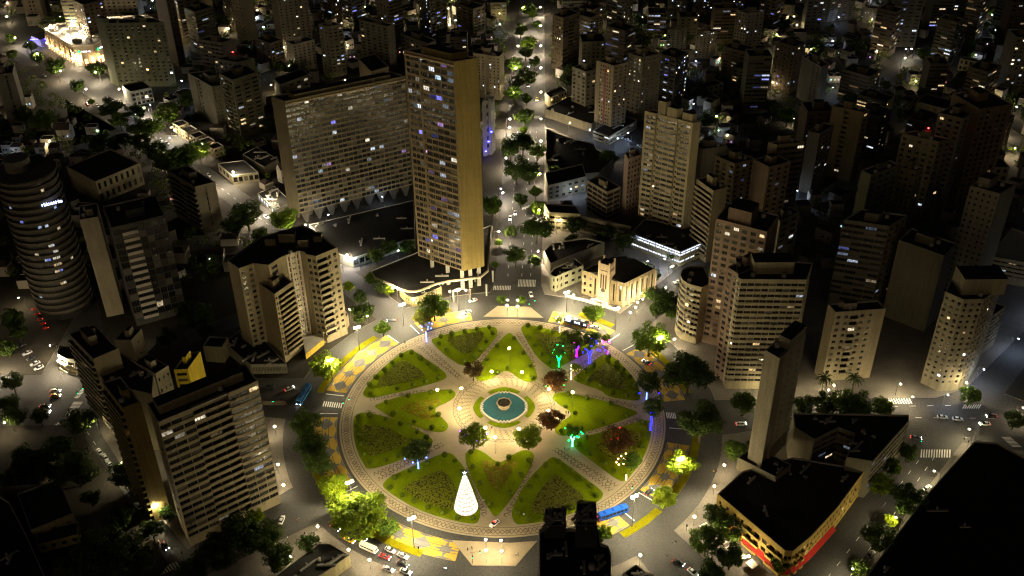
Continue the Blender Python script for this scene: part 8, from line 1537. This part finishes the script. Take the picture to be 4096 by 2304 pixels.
# ---------------------------------------------------------------- low houses of the far streets
def house_mesh(kind):
    w=MB(); w.prism([(-1,-1),(1,-1),(1,1),(-1,1)],0,1,0,False); r=MB(); e=1.08
    if kind==0: r.q([(-e,-e,1),(e,-e,1),(.45,0,1.35),(-.45,0,1.35)]); r.q([(e,-e,1),(e,e,1),(.45,0,1.35)]); r.q([(e,e,1),(-e,e,1),(-.45,0,1.35),(.45,0,1.35)]); r.q([(-e,e,1),(-e,-e,1),(-.45,0,1.35)]); r.q([(-e,-e,.99),(-e,e,.99),(e,e,.99),(e,-e,.99)])
    elif kind==1: r.q([(-e,-e,.98),(e,-e,.98),(e,0,1.4),(-e,0,1.4)]); r.q([(e,e,.98),(-e,e,.98),(-e,0,1.4),(e,0,1.4)]); w.q([(1,-1,1),(1,1,1),(1,0,1.38)]); w.q([(-1,1,1),(-1,-1,1),(-1,0,1.38)])
    else:
        r.q([(-1,-1,.93),(1,-1,.93),(1,1,.93),(-1,1,.93)])
        if kind==3: r.box(-.3,-.2,.93,.25,.3,1.3)
    return w.mesh('wall',[wallm]),r.mesh('roof',[tile])
HM=[house_mesh(k) for k in range(4)]
R=random.Random(9)
hw=[(.4,.36,.3),(.33,.3,.26),(.45,.4,.3),(.28,.25,.22)]
for x,y,sx,sy,h,a,k,g in HOUSE:
    rk=('hipped','gabled','flat-roofed','flat-roofed')[k]; t=empty('house',(x,y,0),a); tag(t,f'low {rk} house near the {HN[g]}','house',f'low {rk} houses near the {HN[g]}')
    ob('wall',HM[k][0],t,sc_=(sx*.5,sy*.5,h),colr=R.choice(hw)); ob('roof',HM[k][1],t,sc_=(sx*.5,sy*.5,h),colr=(.05,.035,.03) if k<2 else (.03,.03,.03))
    for j in range(3):
        if R.random()<.75: on=R.random()<.3; ob('window',winmesh(1.1,1.2,on),t,(-sx*.3+j*sx*.3,-sy*.5-.02,h*.35),0,colr=tuple(v*R.uniform(.3,1.2) for v in R.choice(PALS[3]+PALS[0])) if on else (.015,.015,.015))

# ---------------------------------------------------------------- the mass of roofs and treetops too far to tell apart
occ=[]
for b in BL: cc=Vector((sum(p[0] for p in b['p'])/len(b['p']),sum(p[1] for p in b['p'])/len(b['p']))); occ.append((cc.x,cc.y,max((Vector(p)-cc).length for p in b['p'])+1.5))
occ+=[(h[0],h[1],max(h[2],h[3])*.72) for h in HOUSE]
occ.append((-305,425,48)); occ.append((RT['c'][0],RT['c'][1],16))
ROADS=[((8,90),(25,600),16),((-55,75),(-430,500),17),((-90,12),(-420,12),15),((90,-3),(420,-3),14),((55,65),(200,230),9),((25,292),(130,195),8),((195,8),(420,215),9),((170,250),(330,420),7)]
for P in RD: m_=[(Vector(P[0])+Vector(P[1]))/2,(Vector(P[2])+Vector(P[3]))/2]; ROADS.append((tuple(m_[0]),tuple(m_[1]),6))
def roadd(x,y):
    d=1e9
    for a,b_,w in ROADS:
        a,b_=Vector(a),Vector(b_); v=b_-a; t=max(0,min(1,(Vector((x,y))-a).dot(v)/v.length_squared)); d=min(d,(a+v*t-Vector((x,y))).length-w)
    return d
R=random.Random(77); hb=MB(); tb=MB(); grid={}
for o in occ: grid.setdefault((int(o[0]//60),int(o[1]//60)),[]).append(o)
def free(x,y,s):
    i,j=int(x//60),int(y//60)
    return not any((x-o[0])**2+(y-o[1])**2<(o[2]+s)**2 for di in(-1,0,1) for dj in(-1,0,1) for o in grid.get((i+di,j+dj),()))
nh=nt_=0
for k in range(16000):
    y=R.uniform(100,575); x=R.uniform(-200-.5*y,200+.5*y)
    if x*x+y*y<118**2 or (-118<x<4 and 84<y<262): continue
    tree=k%2; s=R.uniform(2.2,4.2) if tree else R.uniform(4,6.5)
    if roadd(x,y)<s*(.4 if tree else 1.1) or not free(x,y,s*.8): continue
    grid.setdefault((int(x//60),int(y//60)),[]).append((x,y,s))
    if tree:
        nt_+=1; z=s*R.uniform(1.,1.5)+1.5
        for q in range(70):
            d=Vector((R.gauss(0,1),R.gauss(0,1),R.gauss(.15,1))).normalized(); p=Vector((x,y,z))+Vector((d.x,d.y,d.z*.8))*s*R.uniform(.6,1.05); nr=(d+Vector((R.gauss(0,.5),R.gauss(0,.5),.4))).normalized(); u=nr.orthogonal().normalized(); w=nr.cross(u); g=s*R.uniform(.1,.2); tb.q([p-u*g,p-w*g*.7,p+u*g,p+w*g*.7])
    else:
        nh+=1; h=R.uniform(3,8); a=R.choice([0,.8,-.8,.05]); ca,sa=math.cos(a),math.sin(a); wx,wy=s*.75,s*R.uniform(.5,.75)
        C=[(x+px_*wx*ca-py_*wy*sa,y+px_*wx*sa+py_*wy*ca) for px_,py_ in ((-1,-1),(1,-1),(1,1),(-1,1))]
        hb.prism(C,0,h,R.choice([0,0,1]),False); r1=(x-.4*wx*ca,y-.4*wx*sa,h+1.5); r2=(x+.4*wx*ca,y+.4*wx*sa,h+1.5)
        if R.random()<.5: hb.q([(*C[0],h),(*C[1],h),r2,r1],2); hb.q([(*C[1],h),(*C[2],h),r2],2); hb.q([(*C[2],h),(*C[3],h),r1,r2],2); hb.q([(*C[3],h),(*C[0],h),r1],2)
        else: hb.q([(*p,h-.3) for p in C],3)
o=ob('background_rooftops',hb.mesh('background_rooftops',[surf('plaster_far',(.3,.26,.2),.9,.3,.1),surf('plaster_far_pale',(.42,.38,.32),.9,.3,.1),surf('tile_far',(.045,.03,.024),.9,.4,.3),bitumen]),kind='stuff'); tag(o,'dense mass of low dark roofs filling the far city blocks','roofs')
o=ob('background_treetops',tb.mesh('background_treetops',[leafm]),kind='stuff',colr=(.085,.125,.014)); tag(o,'dark mass of small treetops among the far city blocks','trees')
print('stuff houses',nh,'trees',nt_)
# ---------------------------------------------------------------- trees
def trunk_mesh(seed):
    R=random.Random(seed); mb=MB(); mb.tube([(0,0,0),(.02,.01,.3),(R.uniform(-.04,.04),R.uniform(-.04,.04),.62)],[.075,.05,.042],7)
    for k in range(5):
        a=k*1.3+R.uniform(0,.5); r=R.uniform(.25,.5); mb.tube([(0,0,.5+.02*k),(r*.5*math.cos(a),r*.5*math.sin(a),.72),(r*math.cos(a),r*math.sin(a),.95)],[.036,.022,.01],5)
    return mb.mesh('trunk',[bark])
trunks=[trunk_mesh(s) for s in range(4)]
def palm_crown():
    R=random.Random(2); mb=MB()
    for k in range(18):
        a=k*2*PI/18+R.uniform(-.1,.1); up=R.uniform(.1,.55); pts=[]
        for i in range(7): u=i/6; pts.append(Vector((u*math.cos(a),u*math.sin(a),up*math.sin(u*2.2)-.55*u*u)))
        s=Vector((-math.sin(a),math.cos(a),0))
        for i in range(6):
            w=.13*(1-abs(i-2.5)/4); mb.q([pts[i],pts[i]+s*w-Vector((0,0,.06)),pts[i+1]+s*w*.8-Vector((0,0,.06)),pts[i+1]]); mb.q([pts[i],pts[i+1],pts[i+1]-s*w*.8-Vector((0,0,.06)),pts[i]-s*w-Vector((0,0,.06))])
    return mb.mesh('fronds',[leafm])
palmc=palm_crown(); mb=MB(); mb.tube([(0,0,0),(.02,0,.5),(0,.02,1)],[.035,.028,.022],7); palmt=mb.mesh('trunk',[bark])
LC=[[(.1,.16,.012),(.085,.14,.016)],[(.12,.13,.02)],[(.17,.23,.008),(.15,.21,.01)],[(.045,.075,.014),(.055,.085,.016)],[(.11,.055,.018),(.1,.07,.02)],[(.05,.07,.02)]]  # third row: lamp light painted into the leaves as brighter yellow-green
R=random.Random(21)
ORD='first second third fourth fifth sixth seventh eighth ninth tenth eleventh twelfth thirteenth fourteenth fifteenth sixteenth seventeenth eighteenth nineteenth twentieth'.split()
def ordw(i): return ORD[i] if i<20 else {29:'thirtieth',39:'fortieth'}.get(i) or ('','','twenty','thirty','forty')[(i+1)//10]+'-'+ORD[(i+1)%10-1]
def rows(G):
    for l,g,rs in G:
        for r in rs: yield r,(l.replace('@',ordw(r[-1])) if '@' in l else l),g
for row,l,g in rows(TREE):
    k,x,y,r,z=row[:5]; g=l if 'back-street' in g else g
    if k==5:
        t=empty('palm_tree',(x,y,0),R.uniform(0,6)); tag(t,l,'palm',g); ob('trunk',palmt,t,sc_=(z,z,z)); ob('crown',palmc,t,(0,0,z),sc_=r,colr=LC[5][0]); continue
    t=empty('street_tree' if 'garden' not in g else 'garden_tree',(x,y,0),R.uniform(0,6)); tag(t,l,'tree',g)
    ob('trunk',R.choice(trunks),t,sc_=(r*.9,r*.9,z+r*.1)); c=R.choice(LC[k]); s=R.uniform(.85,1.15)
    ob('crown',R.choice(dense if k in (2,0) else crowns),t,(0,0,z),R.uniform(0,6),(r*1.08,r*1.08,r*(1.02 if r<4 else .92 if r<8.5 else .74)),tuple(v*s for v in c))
# ---------------------------------------------------------------- street lamps
def lampset(kind,h):
    parts=[]
    mb=MB()
    if kind=='tall':
        mb.tube([(0,0,0),(0,0,h-.3)],[.17,.09],7); mb.box(-.9,-.08,h-.4,.9,.08,h-.25); parts.append(('pole',mb.mesh('pole',[steel])))
        for s in (-1,1):
            mb=MB(); mb.lathe([(.5,.02),(.62,.15),(.55,.4),(.2,.55)],10,c=(s*.85,0,h-.3)); parts.append(('luminaire',mb.mesh('luminaire',[L_tall]))); mb=MB(); mb.lathe([(.4,-.06),(.42,.0)],10,c=(s*.85,0,h-.3)); parts.append(('lens',mb.mesh('lens',[L_down])))
    elif kind in('short','garden'):
        mb=MB(); mb.tube([(0,0,0),(0,0,.5),(0,0,.6),(0,0,h-.35)],[.14,.12,.07,.05],7); mb.lathe([(.16,h-.4),(.2,h-.32),(.1,h-.3)],8); parts.append(('post',mb.mesh('post',[steel])))
        q=.38 if kind=='short' else .46; mb=MB(); mb.lathe([(q*.4,-q*.9),(q*.85,-q*.5),(q,0),(q*.85,q*.5),(q*.4,q*.9)],10,c=(0,0,h)); parts.append(('globe',mb.mesh('globe',[L_short if kind=='short' else L_gar])))
        mb=MB(); mb.lathe([(.05,q*.9),(.16,q*.92),(.02,q*1.2)],8,c=(0,0,h)); parts.append(('finial',mb.mesh('finial',[steel])))
    else:
        mb.tube([(0,0,0),(0,0,h*.9),(.5,0,h),(2.2,0,h+.15)],[.11,.07,.05,.04],6); mb.box(1.9,-.2,h+.1,2.9,.2,h+.28); parts.append(('pole',mb.mesh('pole',[steel])))
        mb=MB(); mb.lathe([(.26,-.1),(.3,0),(.3,.06)],8,c=(2.4,0,h+.02)); parts.append(('lens',mb.mesh('lens',[(L_fc if h<7.5 else L_sc) if 'cool' in kind else L_far if h<7.5 else L_av if 'ave' in kind else L_sw])))
    return parts
LS={}
for L,l,g in rows(LAMP):
    kind,x,y,h,rz=L[:5]; kk=(kind,round(h*2)/2)
    if kk not in LS: LS[kk]=lampset(kind,kk[1])
    t=empty({'tall':'floodlight_mast','short':'globe_lamp','garden':'garden_lamp'}.get(kind,'street_lamp'),(x,y,0),rz); tag(t,l,'lamp',g)
    for n,me in LS[kk]: ob(n,me,t)
# ---------------------------------------------------------------- vehicles
def loft(mb,secs,m=0):
    """secs: list of (x, [(y,z)...]) closed half-profiles mirrored"""
    rings=[]
    for x,pr in secs:
        full=[(x,y,z) for y,z in pr]+[(x,-y,z) for y,z in pr[::-1]]; i=len(mb.v); mb.v+=full; rings.append((i,len(full)))
    for (a,n),(b,_) in zip(rings[:-1],rings[1:]):
        for j in range(n): mb.f.append((a+j,a+(j+1)%n,b+(j+1)%n,b+j)); mb.m.append(m)
    a,n=rings[0]; mb.f.append(tuple(a+j for j in range(n))[::-1]); mb.m.append(m); a,n=rings[-1]; mb.f.append(tuple(a+j for j in range(n))); mb.m.append(m)
def wheel(r,w):
    mb=MB(); mb.tube([(0,-w/2,0),(0,w/2,0)],[r,r],12); me=mb; me.tube([(0,-w/2-.01,0),(0,w/2+.01,0)],[r*.55,r*.55],8,1); return me.mesh('wheel',[tyre,steel])
wh_car=wheel(.32,.22); wh_bus=wheel(.48,.3)
def bx(x0,y0,z0,x1,y1,z1,mt,n): mb=MB(); mb.box(x0,y0,z0,x1,y1,z1); return mb.mesh(n,[mt])
mb=MB(); loft(mb,[(-2.15,[(.0,.35),(.72,.35),(.78,.6),(.7,.85),(0,.88)]),(-1.9,[(.0,.25),(.82,.25),(.88,.6),(.8,.95),(0,.99)]),(-.9,[(.0,.2),(.85,.2),(.9,.6),(.83,.98),(0,1.0)]),(.6,[(.0,.2),(.85,.2),(.9,.6),(.83,.95),(0,.98)]),(1.8,[(.0,.22),(.82,.22),(.87,.55),(.76,.8),(0,.86)]),(2.15,[(.0,.32),(.68,.32),(.74,.5),(.64,.66),(0,.7)])]); car_body=mb.mesh('body',[paint],True)
mb=MB(); loft(mb,[(-1.75,[(0,.93),(.76,.93),(.74,.97),(0,.98)]),(-1.15,[(0,.95),(.8,.95),(.64,1.38),(0,1.4)]),(.15,[(0,.95),(.8,.95),(.64,1.4),(0,1.43)]),(1.0,[(0,.92),(.78,.92),(.74,.96),(0,.97)])]); car_cab=mb.mesh('glasshouse',[carglass],True)
mb=MB(); loft(mb,[(-1.1,[(0,1.37),(.6,1.37),(.55,1.44),(0,1.46)]),(.1,[(0,1.4),(.6,1.4),(.55,1.46),(0,1.49)])]); car_roof=mb.mesh('roof',[paint],True)
hl=bx(2.02,-.16,-.09,2.16,.16,.09,headg,'headlight'); hlo=bx(2.02,-.16,-.09,2.16,.16,.09,whitep,'headlight'); tl_=bx(-2.2,-.16,-.09,-2.08,.16,.09,tailg,'tail_light')
tlo=bx(-2.2,-.16,-.09,-2.08,.16,.09,surf('tail_lens',(.2,.01,.01),.4),'tail_light')
for k,x,y,hd,c,l,g,on in CAR:
    t=empty('car',(x,y,.16 if (x*x+y*y<68**2) else .02),hd); tag(t,l,'car',g); ob('body',car_body,t,colr=c); ob('glasshouse',car_cab,t); ob('roof',car_roof,t,colr=c)
    for wx in (-1.35,1.35):
        for wy in (-.78,.78): ob('wheel',wh_car,t,(wx,wy,.32))
    for s in (-1,1): ob('headlight',hl if on else hlo,t,(0,s*.55,.62)); ob('tail_light',tl_ if on else tlo,t,(0,s*.6,.75))
    if 'police' in l: ob('roof_bar',bx(-.2,-.5,1.48,.2,.5,1.6,tailg,'roof_bar'),t)
    if 'taxi' in l: ob('roof_sign',bx(-.15,-.3,1.48,.15,.3,1.62,sign,'roof_sign'),t,colr=(1,.8,.3))
for k,x,y,hd,c,l,L in BUS:
    t=empty(k,(x,y,.02),hd); tag(t,l,k); H,Wd=(3.1,1.25) if k=='bus' else (2.5,.98); a=L/2; dark_='dark' in l
    mb=MB(); loft(mb,[(-a,[(0,.45),(Wd*.92,.45),(Wd*.95,1.6),(Wd*.9,H-.2),(0,H-.08)]),(-a+.25,[(0,.35),(Wd,.35),(Wd,1.6),(Wd*.96,H-.12),(0,H)]),(a-.5,[(0,.35),(Wd,.35),(Wd,1.6),(Wd*.96,H-.12),(0,H)]),(a,[(0,.45),(Wd*.9,.45),(Wd*.93,1.4),(Wd*.8,H-.3),(0,H-.2)])]); ob('body',mb.mesh('body',[paint]),t,colr=c)
    for s in (-1,1):
        n=int(L/1.6)
        for i in range(n):
            x0=-a+.6+i*(L-1.2)/n; mb=MB(); mb.box(x0+.06,s*(Wd+.005)-.015,1.35,x0+(L-1.2)/n-.06,s*(Wd+.005)+.015,H-.55); ob('window',mb.mesh('window',[litp if dark_ and i%3!=1 else carglass]),t,colr=(.9,1.,1.2))
    mb=MB(); mb.box(a-.06,-Wd*.75,1.3,a+.02,Wd*.75,H-.5); ob('windscreen',mb.mesh('windscreen',[carglass]),t)
    for i in range(3): mb=MB(); mb.box(-a*.7+i*a*.6,-.7,H-.03,-a*.7+i*a*.6+(1.8 if dark_ else .9),.7,H+.16); ob('roof_hatch',mb.mesh('roof_hatch',[plain]),t,colr=(.6,.6,.58) if dark_ or k!='bus' else tuple(v*.8 for v in c))
    for wx in (-a*.55,a*.6):
        for s in (-1,1): ob('wheel',wh_bus if k=='bus' else wh_car,t,(wx,s*(Wd-.12),.48 if k=='bus' else .34))
    for s in (-1,1): ob('headlight',hl,t,(a-2.1,s*Wd*.7,.8)); ob('tail_light',tl_,t,(-a+2.12,s*Wd*.75,1.))
# motorbikes in the bottom traffic
for i,(x,y,a,l) in enumerate(((-20.3,-82.5,-.3,'white motorcycle with rider right of the black car in the bottom traffic'),(-22.3,-87.,-.3,'dark motorcycle at the bottom edge of the traffic'))):
    t=empty('motorcycle',(x,y,.02),a); tag(t,l,'motorcycle','motorcycles in the bottom traffic')
    mb=MB(); mb.tube([(-.55,0,.45),(-.3,0,.75),(.15,0,.85),(.5,0,.75)],[.1,.2,.2,.06],6); mb.tube([(.45,-.35,1.),(.45,.35,1.)],[.03,.03],5); mb.tube([(.5,0,.95),(.72,0,.3)],[.05,.05],5); ob('frame',mb.mesh('frame',[paint]),t,colr=(.6,.6,.6) if i==0 else (.03,.03,.03))
    for wx in (-.68,.72): ob('wheel',wh_car,t,(wx,0,.3),sc_=(.9,.5,.9))
    ob('headlight',headg and bx(.5,-.1,.75,.62,.1,.92,headg,'headlight'),t)
# ---------------------------------------------------------------- people
def person_mesh(stride,arm):
    me=bpy.data.meshes.new('p'); V=[(0,0,.92),(0,0,1.12),(0,0,1.36),(0,0,1.5),(.02,0,1.6),(.03,0,1.72)]; E=[(0,1),(1,2),(2,3),(3,4),(4,5)]; Rr=[.15,.135,.16,.055,.1,.085]
    def ch(root,pts,rs):
        p=root
        for q,r in zip(pts,rs): V.append(q); Rr.append(r); E.append((p,len(V)-1)); p=len(V)-1
    for s in (-1,1):
        f=stride*s; ch(0,[(.02,s*.1,.86),(f*.5+.03,s*.1,.48),(f*.9,s*.1,.09),(f*.9+.14,s*.11,.05)],[.1,.07,.05,.04])
        g=-arm*s; ch(2,[(0,s*.2,1.36),(g*.3,s*.24,1.1),(g+.05,s*.23,.88),(g+.07,s*.22,.79)],[.065,.05,.038,.035])
    me.from_pydata(V,E,[]); o=bpy.data.objects.new('p',me); col.objects.link(o); md=o.modifiers.new('s','SKIN'); md.use_smooth_shade=True; sv=me.skin_vertices[0].data
    for i,r in enumerate(Rr): sv[i].radius=(r,r)
    sv[0].use_root=True; o.modifiers.new('d','SUBSURF').levels=1
    dg=bpy.context.evaluated_depsgraph_get(); e=o.evaluated_get(dg); m2=bpy.data.meshes.new_from_object(e); bpy.data.objects.remove(o); m2.name='person'; m2.materials.clear()
    for m_ in (cloth,surf('trouser_cloth',(.04,.04,.06),.9,.2) if 'trouser_cloth' not in MT else MT['trouser_cloth'],surf('skin',(.36,.22,.15),.6,.1) if 'skin' not in MT else MT['skin'],surf('hair',(.02,.015,.012),.8,.2) if 'hair' not in MT else MT['hair']): m2.materials.append(m_)
    for p in m2.polygons:
        z=p.center.z; x=p.center.x; p.material_index=1 if z<.95 and abs(p.center.y)<.19 else 2 if (z<.9 or (1.46<z<1.66)) else 3 if z>=1.66 or (z>1.56 and x<0) else 0
    return m2
PM=[person_mesh(.25,.22),person_mesh(.08,.1),person_mesh(.0,.05)]
pc=[(.03,.03,.035),(.7,.7,.68),(.08,.15,.4),(.5,.04,.04),(.6,.4,.03)]
for i,(x,y,a,c,l) in enumerate(PPL): tag(ob('person',PM[i%3],None,(x,y,.15),a,colr=pc[c]),l,'person','people in the square')
# ---------------------------------------------------------------- light balls, glowing trunks, cone tree
mb=MB(); mb.lathe([(.1,-.3),(.26,-.17),(.32,0),(.26,.17),(.1,.3)],8); ballm=mb.mesh('light_ball',[ballg],True)
for l,c,z,pts in BALL:
  for x,y in pts: tag(ob('light_ball',ballm,None,(x,y,z),colr=c),l,'light ball',l.replace('light ball','light balls',1))
for x,y,h,c,l,w,fk in TRUNK:
    w*=1.6 if fk else 1.3
    t=empty('tree_light_wrap',(x,y,.15)); tag(t,l,'tree lights'); mb=MB(); hs=h*.55 if fk else h; mb.tube([(0,0,0),(.05,0,hs*.5),(0,.05,hs)],[w*.42,w*.34,w*.3],8); ob('light_string',mb.mesh('light_string',[wrapg]),t,colr=c)
    if fk:
        for a in (.4,2.6,4.5): mb=MB(); mb.tube([(0,0,hs*.95),(h*.1*math.cos(a),h*.1*math.sin(a),h*.75),(h*.17*math.cos(a),h*.17*math.sin(a),h*.95)],[w*.32,w*.27,w*.16],6); ob('branch_string',mb.mesh('branch_string',[wrapg]),t,colr=c)
(x,y),h=XM; xm=empty('cone_tree',(x,y+3.2,.2)); tag(xm,'brilliant white tiered cone tree of lights with a blue star on the lawn','light tree'); h*=.93; n=9
for k in range(n):
    z0=h*(k/n)*.94; r=4.2*(1-k/n)**.85+.35; r2=4.2*(1-(k+1)/n)**.85+.2; mb=MB(); mb.lathe([(r*.86,z0),(r,z0+.35),(r*.97,z0+h/n*.6),((r+r2)/2*.9,z0+h/n*.97)],20); ob('tier',mb.mesh('tier',[coneg]),xm)
    mb=MB(); mb.lathe([(r*.84,z0-.02),(r*1.0,z0+.0),(r*1.0,z0+.22),(r*.84,z0+.22)],20); ob('garland',mb.mesh('garland',[surf('garland_gold',(.5,.33,.12),.5,.5,3.,8.) if 'garland_gold' not in MT else MT['garland_gold']]),xm)
mb=MB()
for k in range(5):
    a=k*2*PI/5+PI/2; mb.q([(0,-.12,h+.6),(.35*math.cos(a-.63),0,h+.6+.35*math.sin(a-.63)),(.95*math.cos(a),0,h+.6+.95*math.sin(a)),(.35*math.cos(a+.63),0,h+.6+.35*math.sin(a+.63))]); mb.q([(0,.12,h+.6),(.35*math.cos(a+.63),0,h+.6+.35*math.sin(a+.63)),(.95*math.cos(a),0,h+.6+.95*math.sin(a)),(.35*math.cos(a-.63),0,h+.6+.35*math.sin(a-.63))])
ob('star',mb.mesh('star',[coneb]),xm)
# ---------------------------------------------------------------- traffic signals
for i,(x,y,l) in enumerate(SIG):
    t=empty('traffic_signal',(x,y,0),random.uniform(-.4,.4)+(PI if i%2 else 0)); tag(t,l,'traffic signal'); mast='mast' in l; h=5.6 if mast else 3.4
    mb=MB(); mb.tube([(0,0,0),(0,0,h)]+([(2.8,0,h+.5)] if mast else []),[.08,.06]+([.05] if mast else []),6); ob('post',mb.mesh('post',[steel]),t)
    for hx,hz in (((2.8,h-.3),(0,3.)) if mast else ((0,h-1.),)):
        o=ob('signal_head',bx(-.18,-.18,0,.18,.18,1.,tyre,'signal_head'),t,(hx,0,hz)); c=((0,1,.3),(1,.05,.02))[i%2]; ob('signal_lens',bx(-.12,-.22,.36 if i%2 else .04,.12,-.17,.6 if i%2 else .28,sign,'signal_lens'),o,colr=tuple(v*3 for v in c))
# ---------------------------------------------------------------- café umbrellas outside the corner building
for i,(x,y) in enumerate(((79,-73),(82,-76.5),(85,-80),(88,-83.5),(74.5,-66))):
    t=empty('cafe_umbrella',(x,y,.14),.6); tag(t,f'square cream café umbrella outside the corner building, {["first","second","third","fourth","fifth"][i]} from the slim tower side','umbrella','café umbrellas outside the corner building')
    mb=MB(); mb.tube([(0,0,0),(0,0,2.9)],[.04,.03],6); ob('pole',mb.mesh('pole',[steel]),t); mb=MB()
    for k in range(4): a=PI/4+k*PI/2; b_=a+PI/2; mb.q([(0,0,3.1),(2.3*math.cos(a),2.3*math.sin(a),2.4),(2.3*math.cos(b_),2.3*math.sin(b_),2.4)])
    ob('canopy',mb.mesh('canopy',[plain]),t,colr=(.6,.54,.4))
# red roof beacons
for i,(x,y,z,l,par) in enumerate(((0,0,0,'dark tower crowned',1),)):
    B_=find('dark tower crowned'); mb=MB(); mb.lathe([(.1,0),(.4,.2),(.4,.6),(.1,.8)],8); ob('beacon',mb.mesh('beacon',[glow('beacon_glow',25.,(1,.02,.02),sample=False)]),B_.root,(0,0,B_.h+4))
    B_=find('below the red roof beacon'); ob('beacon',bpy.data.meshes['beacon'],B_.root,(0,0,B_.h+4))

rg=glow('red_umbrella_glow',2.5,(1,.06,.03),sample=True)
for i,(x,y) in enumerate(((-225.6,76.9),(-222.6,72.6),(-219.7,68.3),(-217.,64.8),(-214.4,61.3))):
    t=empty('cafe_umbrella',(x,y,.14),.6); tag(t,f'red glowing umbrella in the row by the round tower, {ordw(i)} from the top','umbrella','red umbrellas by the round tower')
    mb=MB(); mb.tube([(0,0,0),(0,0,2.9)],[.04,.03],6); ob('pole',mb.mesh('pole',[steel]),t); mb=MB()
    for k in range(6): a=k*PI/3; b_=a+PI/3; mb.q([(0,0,3.),(1.3*math.cos(a),1.3*math.sin(a),2.4),(1.3*math.cos(b_),1.3*math.sin(b_),2.4)])
    ob('canopy',mb.mesh('canopy',[plain]),t,colr=(.5,.03,.02)); mb=MB(); mb.lathe([(.1,2.),(.22,2.15),(.1,2.3)],6,c=(1.5,0,0)); ob('bulb',mb.mesh('bulb',[rg]),t)
